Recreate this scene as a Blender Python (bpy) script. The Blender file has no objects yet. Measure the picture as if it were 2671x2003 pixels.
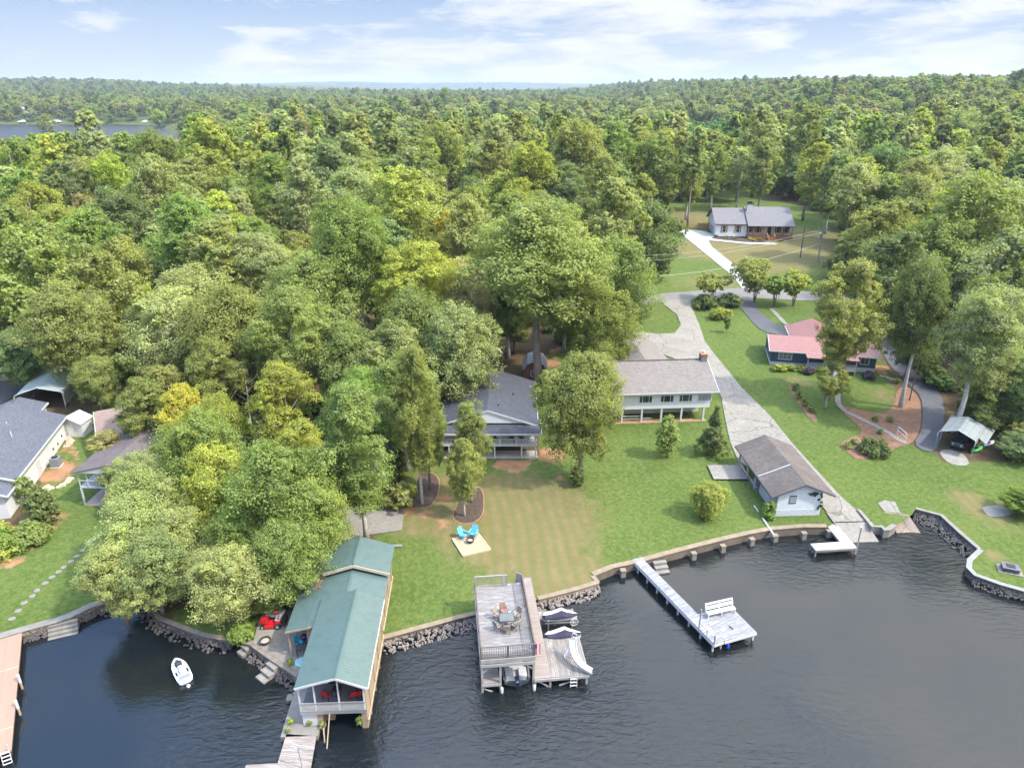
import bpy, math, random
import numpy as np
from mathutils import Vector, Matrix
from mathutils.geometry import delaunay_2d_cdt
R=math.radians
scene=bpy.context.scene
col=scene.collection
random.seed(7); np.random.seed(7)
# ------------------------------------------------------------------ camera
F=1860.0; CX=1335.5; CY=1001.5; HC=42.0
PITCH=math.atan((CY-228)/F); CPT,SPT=math.cos(PITCH),math.sin(PITCH)
cd=bpy.data.cameras.new('camera'); cam=bpy.data.objects.new('camera',cd); col.objects.link(cam)
cd.sensor_fit='HORIZONTAL'; cd.sensor_width=36.0; cd.lens=36.0*F/2671.0
cd.clip_start=0.5; cd.clip_end=30000
cam.location=(0,0,HC); cam.rotation_euler=(math.pi/2-PITCH,0,0)
scene.camera=cam
# ------------------------------------------------------------------ light
SUN=Vector((0.80,-0.30,0.0)).normalized(); ELEV=R(50)
SD=Vector((SUN.x*math.cos(ELEV),SUN.y*math.cos(ELEV),math.sin(ELEV)))
ld=bpy.data.lights.new('sun','SUN'); ld.energy=2.5; ld.angle=R(2.5); ld.color=(1,.93,.82)
lo=bpy.data.objects.new('sun',ld); col.objects.link(lo); lo.rotation_euler=SD.to_track_quat('Z','Y').to_euler()
scene.view_settings.view_transform='Standard'; scene.view_settings.look='None'
scene.view_settings.exposure=1.4; scene.view_settings.gamma=1.0
scene.cycles.max_bounces=5; scene.cycles.diffuse_bounces=3; scene.cycles.glossy_bounces=2
scene.cycles.transmission_bounces=3; scene.cycles.transparent_max_bounces=4; scene.cycles.volume_bounces=0
scene.cycles.use_denoising=True
scene.cycles.sample_clamp_indirect=4
# ------------------------------------------------------------------ node helpers
class NB:
    def __init__(s,nt): s.nt=nt; s.n=nt.nodes; s.l=nt.links
    def new(s,t,**kw):
        nd=s.n.new(t)
        for k,v in kw.items(): setattr(nd,k,v)
        return nd
    def put(s,nd,key,v):
        if v is None: return
        if isinstance(v,bpy.types.NodeSocket): s.l.new(v,nd.inputs[key])
        else:
            if isinstance(v,(tuple,list)) and len(v)==3 and nd.inputs[key].type=='RGBA': v=(*v,1)
            nd.inputs[key].default_value=v
    def m(s,op,a,b=None,c=None,clamp=False):
        nd=s.new('ShaderNodeMath',operation=op,use_clamp=clamp); s.put(nd,0,a); s.put(nd,1,b)
        if c is not None: s.put(nd,2,c)
        return nd.outputs[0]
    def mix(s,f,a,b,bt='MIX'):
        nd=s.new('ShaderNodeMix',data_type='RGBA',blend_type=bt); s.put(nd,0,f); s.put(nd,6,a); s.put(nd,7,b); return nd.outputs[2]
    def noise(s,vec,scale,detail=3,rough=.55,dist=0):
        nd=s.new('ShaderNodeTexNoise'); s.put(nd,'Vector',vec); s.put(nd,'Scale',scale); s.put(nd,'Detail',detail); s.put(nd,'Roughness',rough); s.put(nd,'Distortion',dist); return nd.outputs['Fac']
    def ramp(s,f,els,interp='LINEAR'):
        nd=s.new('ShaderNodeValToRGB'); cr=nd.color_ramp; cr.interpolation=interp
        while len(cr.elements)<len(els): cr.elements.new(.5)
        for e,(p,c) in zip(cr.elements,els):
            e.position=p
            if not isinstance(c,(tuple,list)): c=(c,c,c)
            e.color=(*c,1)
        s.put(nd,0,f); return nd.outputs[0]
    def coord(s,kind='Object'): return s.new('ShaderNodeTexCoord').outputs[kind]
    def pos(s): return s.new('ShaderNodeNewGeometry').outputs['Position']
    def mapv(s,v,loc=(0,0,0),rot=(0,0,0),sc=(1,1,1)):
        nd=s.new('ShaderNodeMapping'); s.put(nd,0,v); s.put(nd,1,loc); s.put(nd,2,rot); s.put(nd,3,sc); return nd.outputs[0]
    def sep(s,v):
        nd=s.new('ShaderNodeSeparateXYZ'); s.put(nd,0,v); return nd.outputs
    def comb(s,x,y,z):
        nd=s.new('ShaderNodeCombineXYZ'); s.put(nd,0,x); s.put(nd,1,y); s.put(nd,2,z); return nd.outputs[0]
    def bump(s,h,strength=.4,dist=.02):
        nd=s.new('ShaderNodeBump'); s.put(nd,'Height',h); s.put(nd,'Strength',strength); s.put(nd,'Distance',dist); return nd.outputs[0]
    def attr(s,name,t='GEOMETRY'):
        nd=s.new('ShaderNodeAttribute',attribute_name=name,attribute_type=t); return nd.outputs
def mk(name):
    m=bpy.data.materials.new(name); m.use_nodes=True; nt=m.node_tree; b=NB(nt); return m,b,nt.nodes['Principled BSDF']
def mul(c,k): return tuple(min(1,x*k) for x in c)
MATS={}
def plain(name,c,rough=.6,var=.25,scale=1.2,metal=0,bump=0,spec=None,fine=25):
    if name in MATS: return MATS[name]
    m,b,p=mk(name); v=b.coord()
    f=b.noise(v,scale,5,.65); g=b.noise(v,fine,2)
    cc=b.mix(b.ramp(f,[(.3,0),(.7,1)]),mul(c,1-var),mul(c,1+var*.6)); cc=b.mix(b.m('MULTIPLY',g,.35),cc,mul(c,.7))
    b.put(p,'Base Color',cc); b.put(p,'Roughness',rough); b.put(p,'Metallic',metal)
    if spec is not None: b.put(p,'Specular IOR Level',spec)
    if bump: b.put(p,'Normal',b.bump(g,bump,.01))
    MATS[name]=m; return m
def planks(name,cols,w=.14,axis='Y',rough=.8,gap=.10,stain=.5,length_scale=.25,gapdark=.35):
    """boards of width w laid so that they repeat along `axis` (object coordinates)"""
    if name in MATS: return MATS[name]
    m,b,p=mk(name); v=b.coord(); x=b.sep(v)
    i={'X':0,'Y':1,'Z':2}[axis]; t=b.m('DIVIDE',x[i],w); idx=b.m('FLOOR',t); fr=b.m('FRACT',t)
    wn=b.new('ShaderNodeTexWhiteNoise',noise_dimensions='1D'); b.put(wn,'W',idx)
    base=b.ramp(wn.outputs['Value'],[(k/max(1,len(cols)-1),c) for k,c in enumerate(cols)])
    sc=[length_scale*4]*3; sc[i]=6
    st=b.noise(b.mapv(v,sc=tuple(sc)),1.0,6,.7)
    big=b.noise(v,.35,4,.6)
    base=b.mix(b.m('MULTIPLY',b.ramp(st,[(.42,1),(.6,0)]),stain),base,mul(cols[0],.45))
    base=b.mix(b.m('MULTIPLY',b.ramp(big,[(.4,1),(.6,0)]),stain*.6),base,mul(cols[0],.6))
    g=b.m('LESS_THAN',fr,gap); base=b.mix(b.m('MULTIPLY',g,1-gapdark),base,mul(cols[0],.18))
    b.put(p,'Base Color',base); b.put(p,'Roughness',rough)
    b.put(p,'Normal',b.bump(b.m('SUBTRACT',1,g),.5,.01)); MATS[name]=m; return m
def ribs(name,c,w=.23,axis='Y',rough=.35,var=.12,metal=0,ribdark=.72,rust=0):
    if name in MATS: return MATS[name]
    m,b,p=mk(name); v=b.coord(); x=b.sep(v); i={'X':0,'Y':1,'Z':2}[axis]
    fr=b.m('FRACT',b.m('DIVIDE',x[i],w)); h=b.ramp(fr,[(0,0),(.06,1),(.16,1),(.22,0)])
    f=b.noise(v,.6,4,.6); cc=b.mix(f,mul(c,1-var),mul(c,1+var))
    st=b.noise(b.mapv(v,sc=(1.5,1.5,1.5)),1,6,.75)
    cc=b.mix(b.m('MULTIPLY',b.ramp(st,[(.48,0),(.70,1)]),.5),cc,mul(c,.6))
    cc=b.mix(b.m('MULTIPLY',h,1-ribdark),cc,mul(c,.45))
    b.put(p,'Base Color',cc); b.put(p,'Roughness',rough); b.put(p,'Metallic',metal)
    b.put(p,'Normal',b.bump(h,.55,.03)); MATS[name]=m; return m
def shingles(name,c,var=.25,streak=.3,w=.30,h=.14):
    if name in MATS: return MATS[name]
    m,b,p=mk(name); v=b.coord(); x=b.sep(v)
    row=b.m('DIVIDE',b.m('ADD',x[1],b.m('MULTIPLY',x[2],.6)),h); ri=b.m('FLOOR',row)
    cx=b.m('DIVIDE',b.m('ADD',x[0],b.m('MULTIPLY',ri,.137)),w); ci=b.m('FLOOR',cx)
    wn=b.new('ShaderNodeTexWhiteNoise',noise_dimensions='2D'); b.put(wn,'Vector',b.comb(ci,ri,0))
    f=b.noise(v,.5,5,.65); g=b.noise(v,18,2)
    cc=b.mix(wn.outputs['Value'],mul(c,1-var),mul(c,1+var))
    cc=b.mix(b.m('MULTIPLY',b.ramp(f,[(.38,1),(.62,0)]),streak),cc,mul(c,.5)); cc=b.mix(b.m('MULTIPLY',g,.5),cc,mul(c,.8))
    ln=b.m('LESS_THAN',b.m('FRACT',row),.14); cc=b.mix(b.m('MULTIPLY',ln,.45),cc,mul(c,.4))
    b.put(p,'Base Color',cc); b.put(p,'Roughness',.9); MATS[name]=m; return m
def siding(name,c,w=.18,axis='Z',dirt=.15,linedark=.8):
    if name in MATS: return MATS[name]
    m,b,p=mk(name); v=b.coord(); x=b.sep(v); i={'X':0,'Y':1,'Z':2}[axis]
    fr=b.m('FRACT',b.m('DIVIDE',x[i],w)); f=b.noise(v,.9,5,.65)
    cc=b.mix(b.m('MULTIPLY',b.ramp(f,[(.45,0),(.75,1)]),dirt*2),c,mul(c,.62))
    cc=b.mix(b.m('MULTIPLY',b.m('LESS_THAN',fr,.13),1-linedark),cc,mul(c,.3))
    b.put(p,'Base Color',cc); b.put(p,'Roughness',.55); b.put(p,'Normal',b.bump(fr,.3,.01)); MATS[name]=m; return m
def brick(name,c1,c2,mort=(.4,.38,.34),sc=1.0,rot=0):
    if name in MATS: return MATS[name]
    m,b,p=mk(name); v=b.coord(); x=b.sep(v)
    vv=b.comb(b.m('ADD',x[0],x[1]),x[2],0)
    t=b.new('ShaderNodeTexBrick'); b.put(t,'Vector',vv); b.put(t,'Color1',c1); b.put(t,'Color2',c2); b.put(t,'Mortar',mort)
    b.put(t,'Scale',1/sc); b.put(t,'Mortar Size',.012); b.put(t,'Brick Width',.22); b.put(t,'Row Height',.075)
    f=b.noise(v,2,4); cc=b.mix(b.m('MULTIPLY',f,.5),t.outputs[0],mul(c1,.7))
    b.put(p,'Base Color',cc); b.put(p,'Roughness',.9); MATS[name]=m; return m
def glassy(name,c=(.02,.03,.035),rough=.08):
    if name in MATS: return MATS[name]
    m,b,p=mk(name); v=b.coord(); f=b.noise(v,1.5,3)
    b.put(p,'Base Color',b.mix(f,mul(c,.5),mul(c,2.2))); b.put(p,'Roughness',rough); b.put(p,'IOR',1.5); b.put(p,'Specular IOR Level',.7); MATS[name]=m; return m
# ------------------------------------------------------------------ world
w=bpy.data.worlds.new('World'); scene.world=w; w.use_nodes=True; b=NB(w.node_tree)
bg=w.node_tree.nodes['Background']
sky=b.new('ShaderNodeTexSky',sky_type='NISHITA'); sky.sun_disc=False; sky.sun_elevation=ELEV
sky.sun_rotation=math.atan2(SD.x,SD.y); sky.altitude=100; sky.air_density=1.0; sky.dust_density=.6; sky.ozone_density=2.0
gen=b.coord('Generated'); xyz=b.sep(gen)
den=b.m('ADD',b.m('MAXIMUM',xyz[2],0.0),.16)
pv=b.comb(b.m('MULTIPLY',xyz[0],2.3),b.m('MULTIPLY',xyz[1],1.2),b.m('MULTIPLY',xyz[2],9.))
n1=b.noise(b.mapv(pv,loc=(.35,.2,.9)),1.25,8,.58,.5); n2=b.noise(b.mapv(pv,loc=(4,2,1),sc=(1,1,1.25)),4.2,7,.62,.4); n3=b.noise(b.mapv(pv,loc=(3,1,0)),1.1,3)
side=b.m('ADD',b.m('MULTIPLY',xyz[0],.17),.012)
dens=b.m('ADD',b.m('ADD',b.m('MULTIPLY',n1,.68),b.m('MULTIPLY',n2,.32)),side)
cov=b.ramp(dens,[(.455,0),(.50,.55),(.57,1)])
shade=b.ramp(b.m('ADD',n2,b.m('MULTIPLY',n3,.4)),[(.50,(2.75,2.82,3.0)),(.74,(3.9,3.9,3.9))])
grad=b.ramp(xyz[2],[(0,(2.9,3.15,3.5)),(.05,(2.2,2.65,3.4)),(.10,(1.6,2.15,3.25)),(.4,(.7,1.25,2.6))])
skyc=b.mix(.8,b.mix(1.0,sky.outputs[0],(.5,.5,.5),'MULTIPLY'),grad)
w_c=b.mix(b.m('MULTIPLY',cov,.88),skyc,shade)
w_c=b.mix(1.0,w_c,b.ramp(xyz[2],[(.12,(1,1,1)),(.35,(1.6,1.55,1.4)),(.85,(6.6,6.5,6.3))]),'MULTIPLY')  # unseen upper sky brightened beyond the visible band, as added ambient fill
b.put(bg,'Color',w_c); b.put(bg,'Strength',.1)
# ------------------------------------------------------------------ tags
def tag(o,label=None,cat=None,group=None,kind=None):
    if label: o['label']=label
    if cat: o['category']=cat
    if group: o['group']=group
    if kind: o['kind']=kind
    return o
def empty(name,loc,rz=0,label=None,cat=None,group=None):
    o=bpy.data.objects.new(name,None); col.objects.link(o); o.location=loc; o.rotation_euler=(0,0,rz); o.empty_display_size=.3
    return tag(o,label,cat,group)
def copy_tree(o,parent=None,keep=()):
    c=o.copy(); col.objects.link(c); c.parent=parent
    for ch in list(o.children): copy_tree(ch,c)
    return c
class MB:
    def __init__(s): s.v=[]; s.f=[]
    def add(s,vs,fs):
        k=len(s.v); s.seg=getattr(s,'seg',[])+[(k,len(s.f))]; s.v+= [tuple(p) for p in vs]; s.f+=[tuple(i+k for i in f) for f in fs]; return s
    def box(s,x0,y0,z0,x1,y1,z1):
        return s.add([(x0,y0,z0),(x1,y0,z0),(x1,y1,z0),(x0,y1,z0),(x0,y0,z1),(x1,y0,z1),(x1,y1,z1),(x0,y1,z1)],
            [(0,3,2,1),(4,5,6,7),(0,1,5,4),(1,2,6,5),(2,3,7,6),(3,0,4,7)])
    def beam(s,p,q,w=.1,h=None,up=(0,0,1)):
        h=h or w; p=Vector(p); q=Vector(q); d=(q-p).normalized(); u=Vector(up)
        if abs(d.dot(u))>.98: u=Vector((0,1,0))
        a=d.cross(u).normalized()*w/2; c=a.cross(d).normalized()*h/2
        vs=[p-a-c,p+a-c,p+a+c,p-a+c,q-a-c,q+a-c,q+a+c,q-a+c]
        return s.add(vs,[(0,3,2,1),(4,5,6,7),(0,1,5,4),(1,2,6,5),(2,3,7,6),(3,0,4,7)])
    def tube(s,pts,rs,n=8,cap=True):
        pts=[Vector(p) for p in pts]; rings=[]
        if not isinstance(rs,(list,tuple)): rs=[rs]*len(pts)
        a=None
        for i,p in enumerate(pts):
            d=(pts[min(i+1,len(pts)-1)]-pts[max(i-1,0)]).normalized()
            if a is None:
                u=Vector((0,0,1)) if abs(d.z)<.9 else Vector((1,0,0)); a=d.cross(u).normalized()
            a=(a-d*a.dot(d)).normalized(); c=d.cross(a)
            rings.append([p+(a*math.cos(2*math.pi*k/n)+c*math.sin(2*math.pi*k/n))*rs[i] for k in range(n)])
        vs=[v for r in rings for v in r]; fs=[]
        for i in range(len(pts)-1):
            for k in range(n): fs.append((i*n+k,i*n+(k+1)%n,(i+1)*n+(k+1)%n,(i+1)*n+k))
        if cap: fs.append(tuple(range(n-1,-1,-1))); fs.append(tuple((len(pts)-1)*n+k for k in range(n)))
        return s.add(vs,fs)
    def lathe(s,prof,n=20,c=(0,0)):
        vs=[]; fs=[]
        for r,z in prof:
            for k in range(n): vs.append((c[0]+r*math.cos(2*math.pi*k/n),c[1]+r*math.sin(2*math.pi*k/n),z))
        for i in range(len(prof)-1):
            for k in range(n): fs.append((i*n+k,i*n+(k+1)%n,(i+1)*n+(k+1)%n,(i+1)*n+k))
        fs.append(tuple(range(n-1,-1,-1))); fs.append(tuple((len(prof)-1)*n+k for k in range(n)))
        return s.add(vs,fs)
    def slab(s,q,t=.12):
        """planar polygon q (counter-clockwise from outside) thickened inwards"""
        q=[Vector(p) for p in q]; n=(q[1]-q[0]).cross(q[2]-q[0]).normalized(); k=len(q)
        vs=q+[p-n*t for p in q]; fs=[tuple(range(k)),tuple(range(2*k-1,k-1,-1))]
        for i in range(k): fs.append((i,i+k,(i+1)%k+k,(i+1)%k))
        return s.add(vs,fs)
    def prism(s,poly,z0,z1):
        k=len(poly); vs=[(x,y,z0) for x,y in poly]+[(x,y,z1) for x,y in poly]
        fs=[tuple(range(k-1,-1,-1)),tuple(range(k,2*k))]
        for i in range(k): fs.append((i,(i+1)%k,(i+1)%k+k,i+k))
        return s.add(vs,fs)
    def loft(s,secs,closed=True,cap=True):
        n=len(secs[0]); vs=[p for r in secs for p in r]; fs=[]
        for i in range(len(secs)-1):
            for k in range(n if closed else n-1): fs.append((i*n+k,i*n+(k+1)%n,(i+1)*n+(k+1)%n,(i+1)*n+k))
        if cap: fs.append(tuple(range(n-1,-1,-1))); fs.append(tuple((len(secs)-1)*n+k for k in range(n)))
        return s.add(vs,fs)
    def build(s,name,mat,parent=None,smooth=False,bevel=0):
        me=bpy.data.meshes.new(name); me.from_pydata([tuple(p) for p in s.v],[],s.f); me.materials.append(mat)
        import bmesh
        bm=bmesh.new(); bm.from_mesh(me); bmesh.ops.recalc_face_normals(bm,faces=bm.faces)
        if bevel:
            try: bmesh.ops.bevel(bm,geom=bm.edges,offset=bevel,segments=1,affect='EDGES')
            except Exception: pass
        bm.to_mesh(me); bm.free()
        if smooth:
            for f in me.polygons: f.use_smooth=True
        o=bpy.data.objects.new(name,me); col.objects.link(o)
        if parent: o.parent=parent
        return o
def each(mb,name,mat,parent,**kw):
    sg=mb.seg+[(len(mb.v),len(mb.f))]
    for (v0,f0),(v1,f1) in zip(sg,sg[1:]):
        m=MB(); m.v=mb.v[v0:v1]; m.f=[tuple(i-v0 for i in f) for f in mb.f[f0:f1]]; m.build(name,mat,parent,**kw)
# ------------------------------------------------------------------ terrain and pixel to ground
def sm(a,b_,x):
    t=max(0.,min(1.,(x-a)/(b_-a))); return t*t*(3-2*t)
def rmp(x,a,s):
    d=(x-a)/6.0; return s*6.0*(math.log1p(math.exp(d)) if d<30 else d)
def tz(x,y):
    z=0.75+rmp(y,66,.045)+rmp(y,130,.02)-rmp(y,205,.0625)
    z+=sm(120,420,x)*sm(150,420,y)*24
    lk=sm(85,-10,x+.5*y)
    z-=sm(280,420,y)*lk*20
    if y>840:
        z+=sm(905,955,y)*lk*22
        z+=sm(1200,2300,y)*(3+32*sm(-450,-1500,x)+12*sm(300,1500,x))
        z+=1.8*math.sin(x*.011+1)*math.sin(y*.009)*sm(900,1300,y)
    return z
def G(u,v,z=0.):
    dx=(u-CX)/F; dy=-(v-CY)/F; Y=CPT+SPT*dy; Z=-SPT+CPT*dy; t=(z-HC)/Z
    return Vector((dx*t,Y*t,z))
def T(u,v,off=0.):
    z=1.
    for _ in range(50):
        p=G(u,v,z); z=.5*z+.5*(tz(p.x,p.y)+off)
    return Vector((p.x,p.y,tz(p.x,p.y)+off))
def PJ(x,y,z):
    Z=z-HC; f=CPT*y-SPT*Z; u=SPT*y+CPT*Z
    return (CX+F*x/f,CY-F*u/f,f)
CR={'c1':(700,1350,.18083),'c2':(600,1650,.22604),'c3':(1200,1450,.24111),'c4':(1600,1300,.31646),'c5':(0,1550,.2731),'c6':(0,900,.30143),'c7':(1000,900,.31646),'c8':(1500,800,.24108),'d1':(1700,500,.24108),'d2':(1900,700,.36163),'d3':(1800,1050,.24108),'d4':(0,150,.40687),'d5':(900,150,.40687),'d6':(1771,150,.40687),'d7':(2200,1250,.24117),'d8':(0,1150,.30139),'f':(0,0,1.2075),'z1':(660,1560,.12056),'e4':(2280,880,.09042),'e5':(2440,1080,.10443),'e3':(560,1560,.09042),'e2':(1160,1360,.06632),'e8':(0,480,.60352)}
def P(c,x,y): a=CR[c]; return (a[0]+x*a[2],a[1]+y*a[2])
def PP(*runs):
    out=[]
    for c,pts in runs: out+=[P(c,*p) for p in pts]
    return out
def inpoly(x,y,poly):
    c=False; n=len(poly)
    for i in range(n):
        x1,y1=poly[i][0],poly[i][1]; x2,y2=poly[i-1][0],poly[i-1][1]
        if (y1>y)!=(y2>y) and x<(x2-x1)*(y-y1)/(y2-y1)+x1: c=not c
    return c
# shoreline, left to right, on top of the walls
SH_A=[G(*p,.8) for p in PP(('c5',[(-700,690),(0,415),(215,352),(545,262),(665,220),(880,120),(960,95)]))]
SH_B=[G(*p,.8) for p in PP(('f',[(272,1288),(306,1284)]),('c5',[(1500,222),(1600,265),(1740,320),(1900,380),(2197,445)]))]
SH_C=[G(*p,.85) for p in PP(('c2',[(150,110),(232,128),(470,300),(575,370),(805,515)]))]
SH_D=[G(*p,.8) for p in PP(('c2',[(1745,70)]),('c3',[(0,665),(150,630),(500,545),(820,470)]))]
SH_E=[G(*p,.8) for p in PP(('c3',[(820,470),(960,440),(1270,360),(1500,290)]))]
SH_F=[G(*p,.8) for p in PP(('c3',[(1445,212)]),('c4',[(0,570),(170,535),(300,500),(640,410),(880,350),(1120,295),(1300,262),(1560,240),(1760,240)]))]
SH_G=[G(*p,.8) for p in PP(('d7',[(150,345),(300,520),(410,525),(440,560),(495,555),(565,507)]))]
SH_H=[G(*p,.8) for p in PP(('d7',[(775,330),(1050,400),(1250,580),(1465,760),(1350,870),(1340,960),(1420,1040),(1700,1140),(1953,1210),(2300,1300)]))]
RAMP1=[G(*p,.05) for p in PP(('c4',[(1930,297),(2140,287)]))]
RAMP2=[G(*p,.05) for p in PP(('d7',[(570,525),(780,512)]))]
shore=[Vector((-260,20,.8))]+SH_A+SH_B+SH_C+[SH_C[-1]+Vector((1.5,0.3,0))]+SH_D+SH_E[1:]+SH_F+[RAMP1[0]+Vector((-.6,1.2,0)),RAMP1[1]+Vector((0.2,1.2,0))]+SH_G[1:]+[RAMP2[1]+Vector((0,1,0))]+SH_H[:1]+SH_H[1:]+[Vector((230,40,.8))]
def cdt(outline,pts,zf,name,mat,kind='structure',parent=None):
    n=len(outline); vs=[Vector((p[0],p[1])) for p in outline]; ed=[(i,(i+1)%n) for i in range(n)]
    ins=[Vector(p) for p in pts if inpoly(p[0],p[1],outline)]
    r=delaunay_2d_cdt(vs+ins,ed,[list(range(n))],1,1e-4)
    me=bpy.data.meshes.new(name); me.from_pydata([(v.x,v.y,zf(v.x,v.y)) for v in r[0]],[],[tuple(f) for f in r[2]])
    me.materials.append(mat)
    import bmesh
    bm=bmesh.new(); bm.from_mesh(me)
    bmesh.ops.recalc_face_normals(bm,faces=bm.faces)
    if sum(f.normal.z for f in bm.faces)<0: bmesh.ops.reverse_faces(bm,faces=bm.faces)
    bm.to_mesh(me); bm.free()
    o=bpy.data.objects.new(name,me); col.objects.link(o); o.parent=parent
    if kind: o['kind']=kind
    return o
def smooth_poly(pts,it=1,closed=True):
    for _ in range(it):
        q=[]; n=len(pts)
        for i in range(n if closed else n-1):
            a,b_=pts[i],pts[(i+1)%n]; q+=[a*.75+b_*.25,a*.25+b_*.75]
        if not closed: q=[pts[0]]+q+[pts[-1]]
        pts=q
    return pts
def sheet(name,pix,mat,off=.05,smooth=1,step=2.,flat=None,kind='structure',world=None):
    pts=world or [T(*p) for p in pix]
    pts=[Vector((p[0],p[1],0)) for p in pts]
    if smooth: pts=smooth_poly(pts,smooth)
    dn=[]
    for i,a in enumerate(pts):
        b_=pts[(i+1)%len(pts)]; k=max(1,int((b_-a).length/step))
        dn+=[a.lerp(b_,j/k) for j in range(k)]
    xs=[p.x for p in dn]; ys=[p.y for p in dn]
    inn=[(x,y) for x in np.arange(min(xs),max(xs),step) for y in np.arange(min(ys),max(ys),step)]
    return cdt(dn,inn,(lambda x,y:flat) if flat is not None else (lambda x,y:tz(x,y)+off),name,mat,kind)
def strip(name,pix,width,mat,off=.06,zs=None,world=None):
    pts=smooth_poly([Vector((p.x,p.y,0)) for p in (world or [T(*q) for q in pix])],2,False)
    L=[];Rr=[]
    for i,p in enumerate(pts):
        d=(pts[min(i+1,len(pts)-1)]-pts[max(0,i-1)]).normalized(); nn=Vector((-d.y,d.x,0))*width/2
        L.append(p+nn); Rr.append(p-nn)
    vs=[(q.x,q.y,tz(q.x,q.y)+off) for q in L+Rr]; n=len(L)
    me=bpy.data.meshes.new(name); me.from_pydata(vs,[],[(i,i+n,i+n+1,i+1) for i in range(n-1)]); me.materials.append(mat)
    o=bpy.data.objects.new(name,me); col.objects.link(o); o['kind']='structure'; return o
# ------------------------------------------------------------------ ground material
def ground_mat():
    m,b,p=mk('ground_cover'); v=b.pos(); z=b.attr('zone'); s=b.sep(z[1])
    f1=b.noise(v,.09,5,.6); f2=b.noise(v,.7,5,.65); f3=b.noise(v,7,4,.8)
    x=b.sep(v)
    g=b.mix(b.ramp(f1,[(.35,0),(.65,1)]),(.056,.086,.020),(.095,.125,.032))
    g=b.mix(b.m('MULTIPLY',b.ramp(f2,[(.3,0),(.7,1)]),.5),g,(.095,.125,.032))
    g=b.mix(b.m('MULTIPLY',b.ramp(f3,[(.35,1),(.65,0)]),.6),g,(.035,.080,.010))
    # mowing stripes
    st=b.m('SINE',b.m('MULTIPLY',b.m('ADD',b.m('ADD',x[0],b.m('MULTIPLY',x[1],.10)),b.m('MULTIPLY',f1,2.5)),5.2))
    g=b.mix(b.m('MULTIPLY',b.m('ADD',st,1),.05),g,(.11,.15,.04))
    fl=b.noise(v,5.5,1,.5); g=b.mix(b.m('MULTIPLY',b.ramp(fl,[(.70,0),(.74,1)]),.5),g,(.3,.28,.12))
    dry=b.mix(b.ramp(f2,[(.3,0),(.7,1)]),(.135,.110,.045),(.19,.145,.075)); dry=b.mix(b.m('MULTIPLY',f3,.35),dry,(.09,.10,.03))
    dry=b.mix(b.m('MULTIPLY',b.m('ADD',st,1),.26),dry,(.10,.115,.035))
    f4=b.noise(v,2.2,5,.75); g=b.mix(b.m('MULTIPLY',b.ramp(f4,[(.46,0),(.66,1)]),.5),g,(.15,.165,.05)); g=b.mix(b.m('MULTIPLY',b.ramp(f4,[(.34,1),(.48,0)]),.45),g,(.035,.07,.012))
    lit=b.mix(b.ramp(f3,[(.3,0),(.7,1)]),(.045,.038,.020),(.13,.085,.05)); lit=b.mix(b.ramp(f2,[(.5,0),(.75,.6)]),lit,(.05,.075,.02))
    so=b.mix(b.ramp(f2,[(.3,0),(.7,1)]),(.22,.10,.05),(.32,.19,.11)); so=b.mix(b.m('MULTIPLY',f3,.3),so,(.2,.12,.06))
    w_=b.m('ADD',b.m('MULTIPLY',b.m('SUBTRACT',f2,.5),1.1),b.m('MULTIPLY',b.m('SUBTRACT',f3,.5),.5))
    d=b.ramp(b.m('ADD',s[0],w_),[(.30,0),(.75,1)]); c=b.mix(d,g,dry)
    e=b.ramp(b.m('ADD',s[2],w_),[(.42,0),(.58,1)]); c=b.mix(e,c,so)
    fo=b.ramp(b.m('ADD',s[1],b.m('MULTIPLY',w_,.6)),[(.4,0),(.6,1)]); c=b.mix(fo,c,lit)
    b.put(p,'Base Color',c); b.put(p,'Roughness',.95); b.put(p,'Specular IOR Level',.1)
    b.put(p,'Normal',b.bump(b.m('ADD',f3,f2),.5,.06)); return m
def concrete(name,c,stain=.5,crack=True,joint=0):
    m,b,p=mk(name); v=b.pos(); f=b.noise(v,.45,6,.7); g=b.noise(v,3.5,5,.7); h=b.noise(v,20,2)
    cc=b.mix(b.ramp(f,[(.3,0),(.7,1)]),mul(c,.78),mul(c,1.12)); cc=b.mix(b.m('MULTIPLY',b.ramp(g,[(.35,1),(.6,0)]),stain),cc,mul(c,.42))
    cc=b.mix(b.m('MULTIPLY',h,.25),cc,mul(c,.6))
    if crack:
        vo=b.new('ShaderNodeTexVoronoi',feature='DISTANCE_TO_EDGE'); b.put(vo,'Scale',.16)
        b.put(vo,'Vector',b.mapv(v)); dv=b.new('ShaderNodeVectorMath',operation='ADD'); 
        nn=b.new('ShaderNodeTexNoise'); b.put(nn,'Vector',v); b.put(nn,'Scale',.6); b.put(nn,'Detail',5)
        b.l.new(v,dv.inputs[0]); sc=b.new('ShaderNodeVectorMath',operation='SCALE'); b.l.new(nn.outputs[1],sc.inputs[0]); sc.inputs['Scale'].default_value=1.6
        b.l.new(sc.outputs[0],dv.inputs[1]); b.l.new(dv.outputs[0],vo.inputs['Vector'])
        cr=b.ramp(vo.outputs['Distance'],[(0,1),(.006,.7),(.012,0)]); cc=b.mix(b.m('MULTIPLY',cr,.75),cc,(.05,.06,.03))
    b.put(p,'Base Color',cc); b.put(p,'Roughness',.88); return m
M_ground=ground_mat()
M_conc=concrete('weathered_concrete',(.255,.235,.20),.75)
M_concnew=concrete('new_concrete',(.38,.37,.355),.08,False)
M_slab=concrete('stained_concrete',(.24,.22,.19),.6,False)
M_asph=concrete('driveway_asphalt',(.085,.085,.092),.3,False)
M_road=concrete('road_asphalt',(.17,.163,.152),.2,False)
M_mulch=plain('dark_mulch',(.075,.050,.038),.95,.5,3,fine=9)
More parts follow.
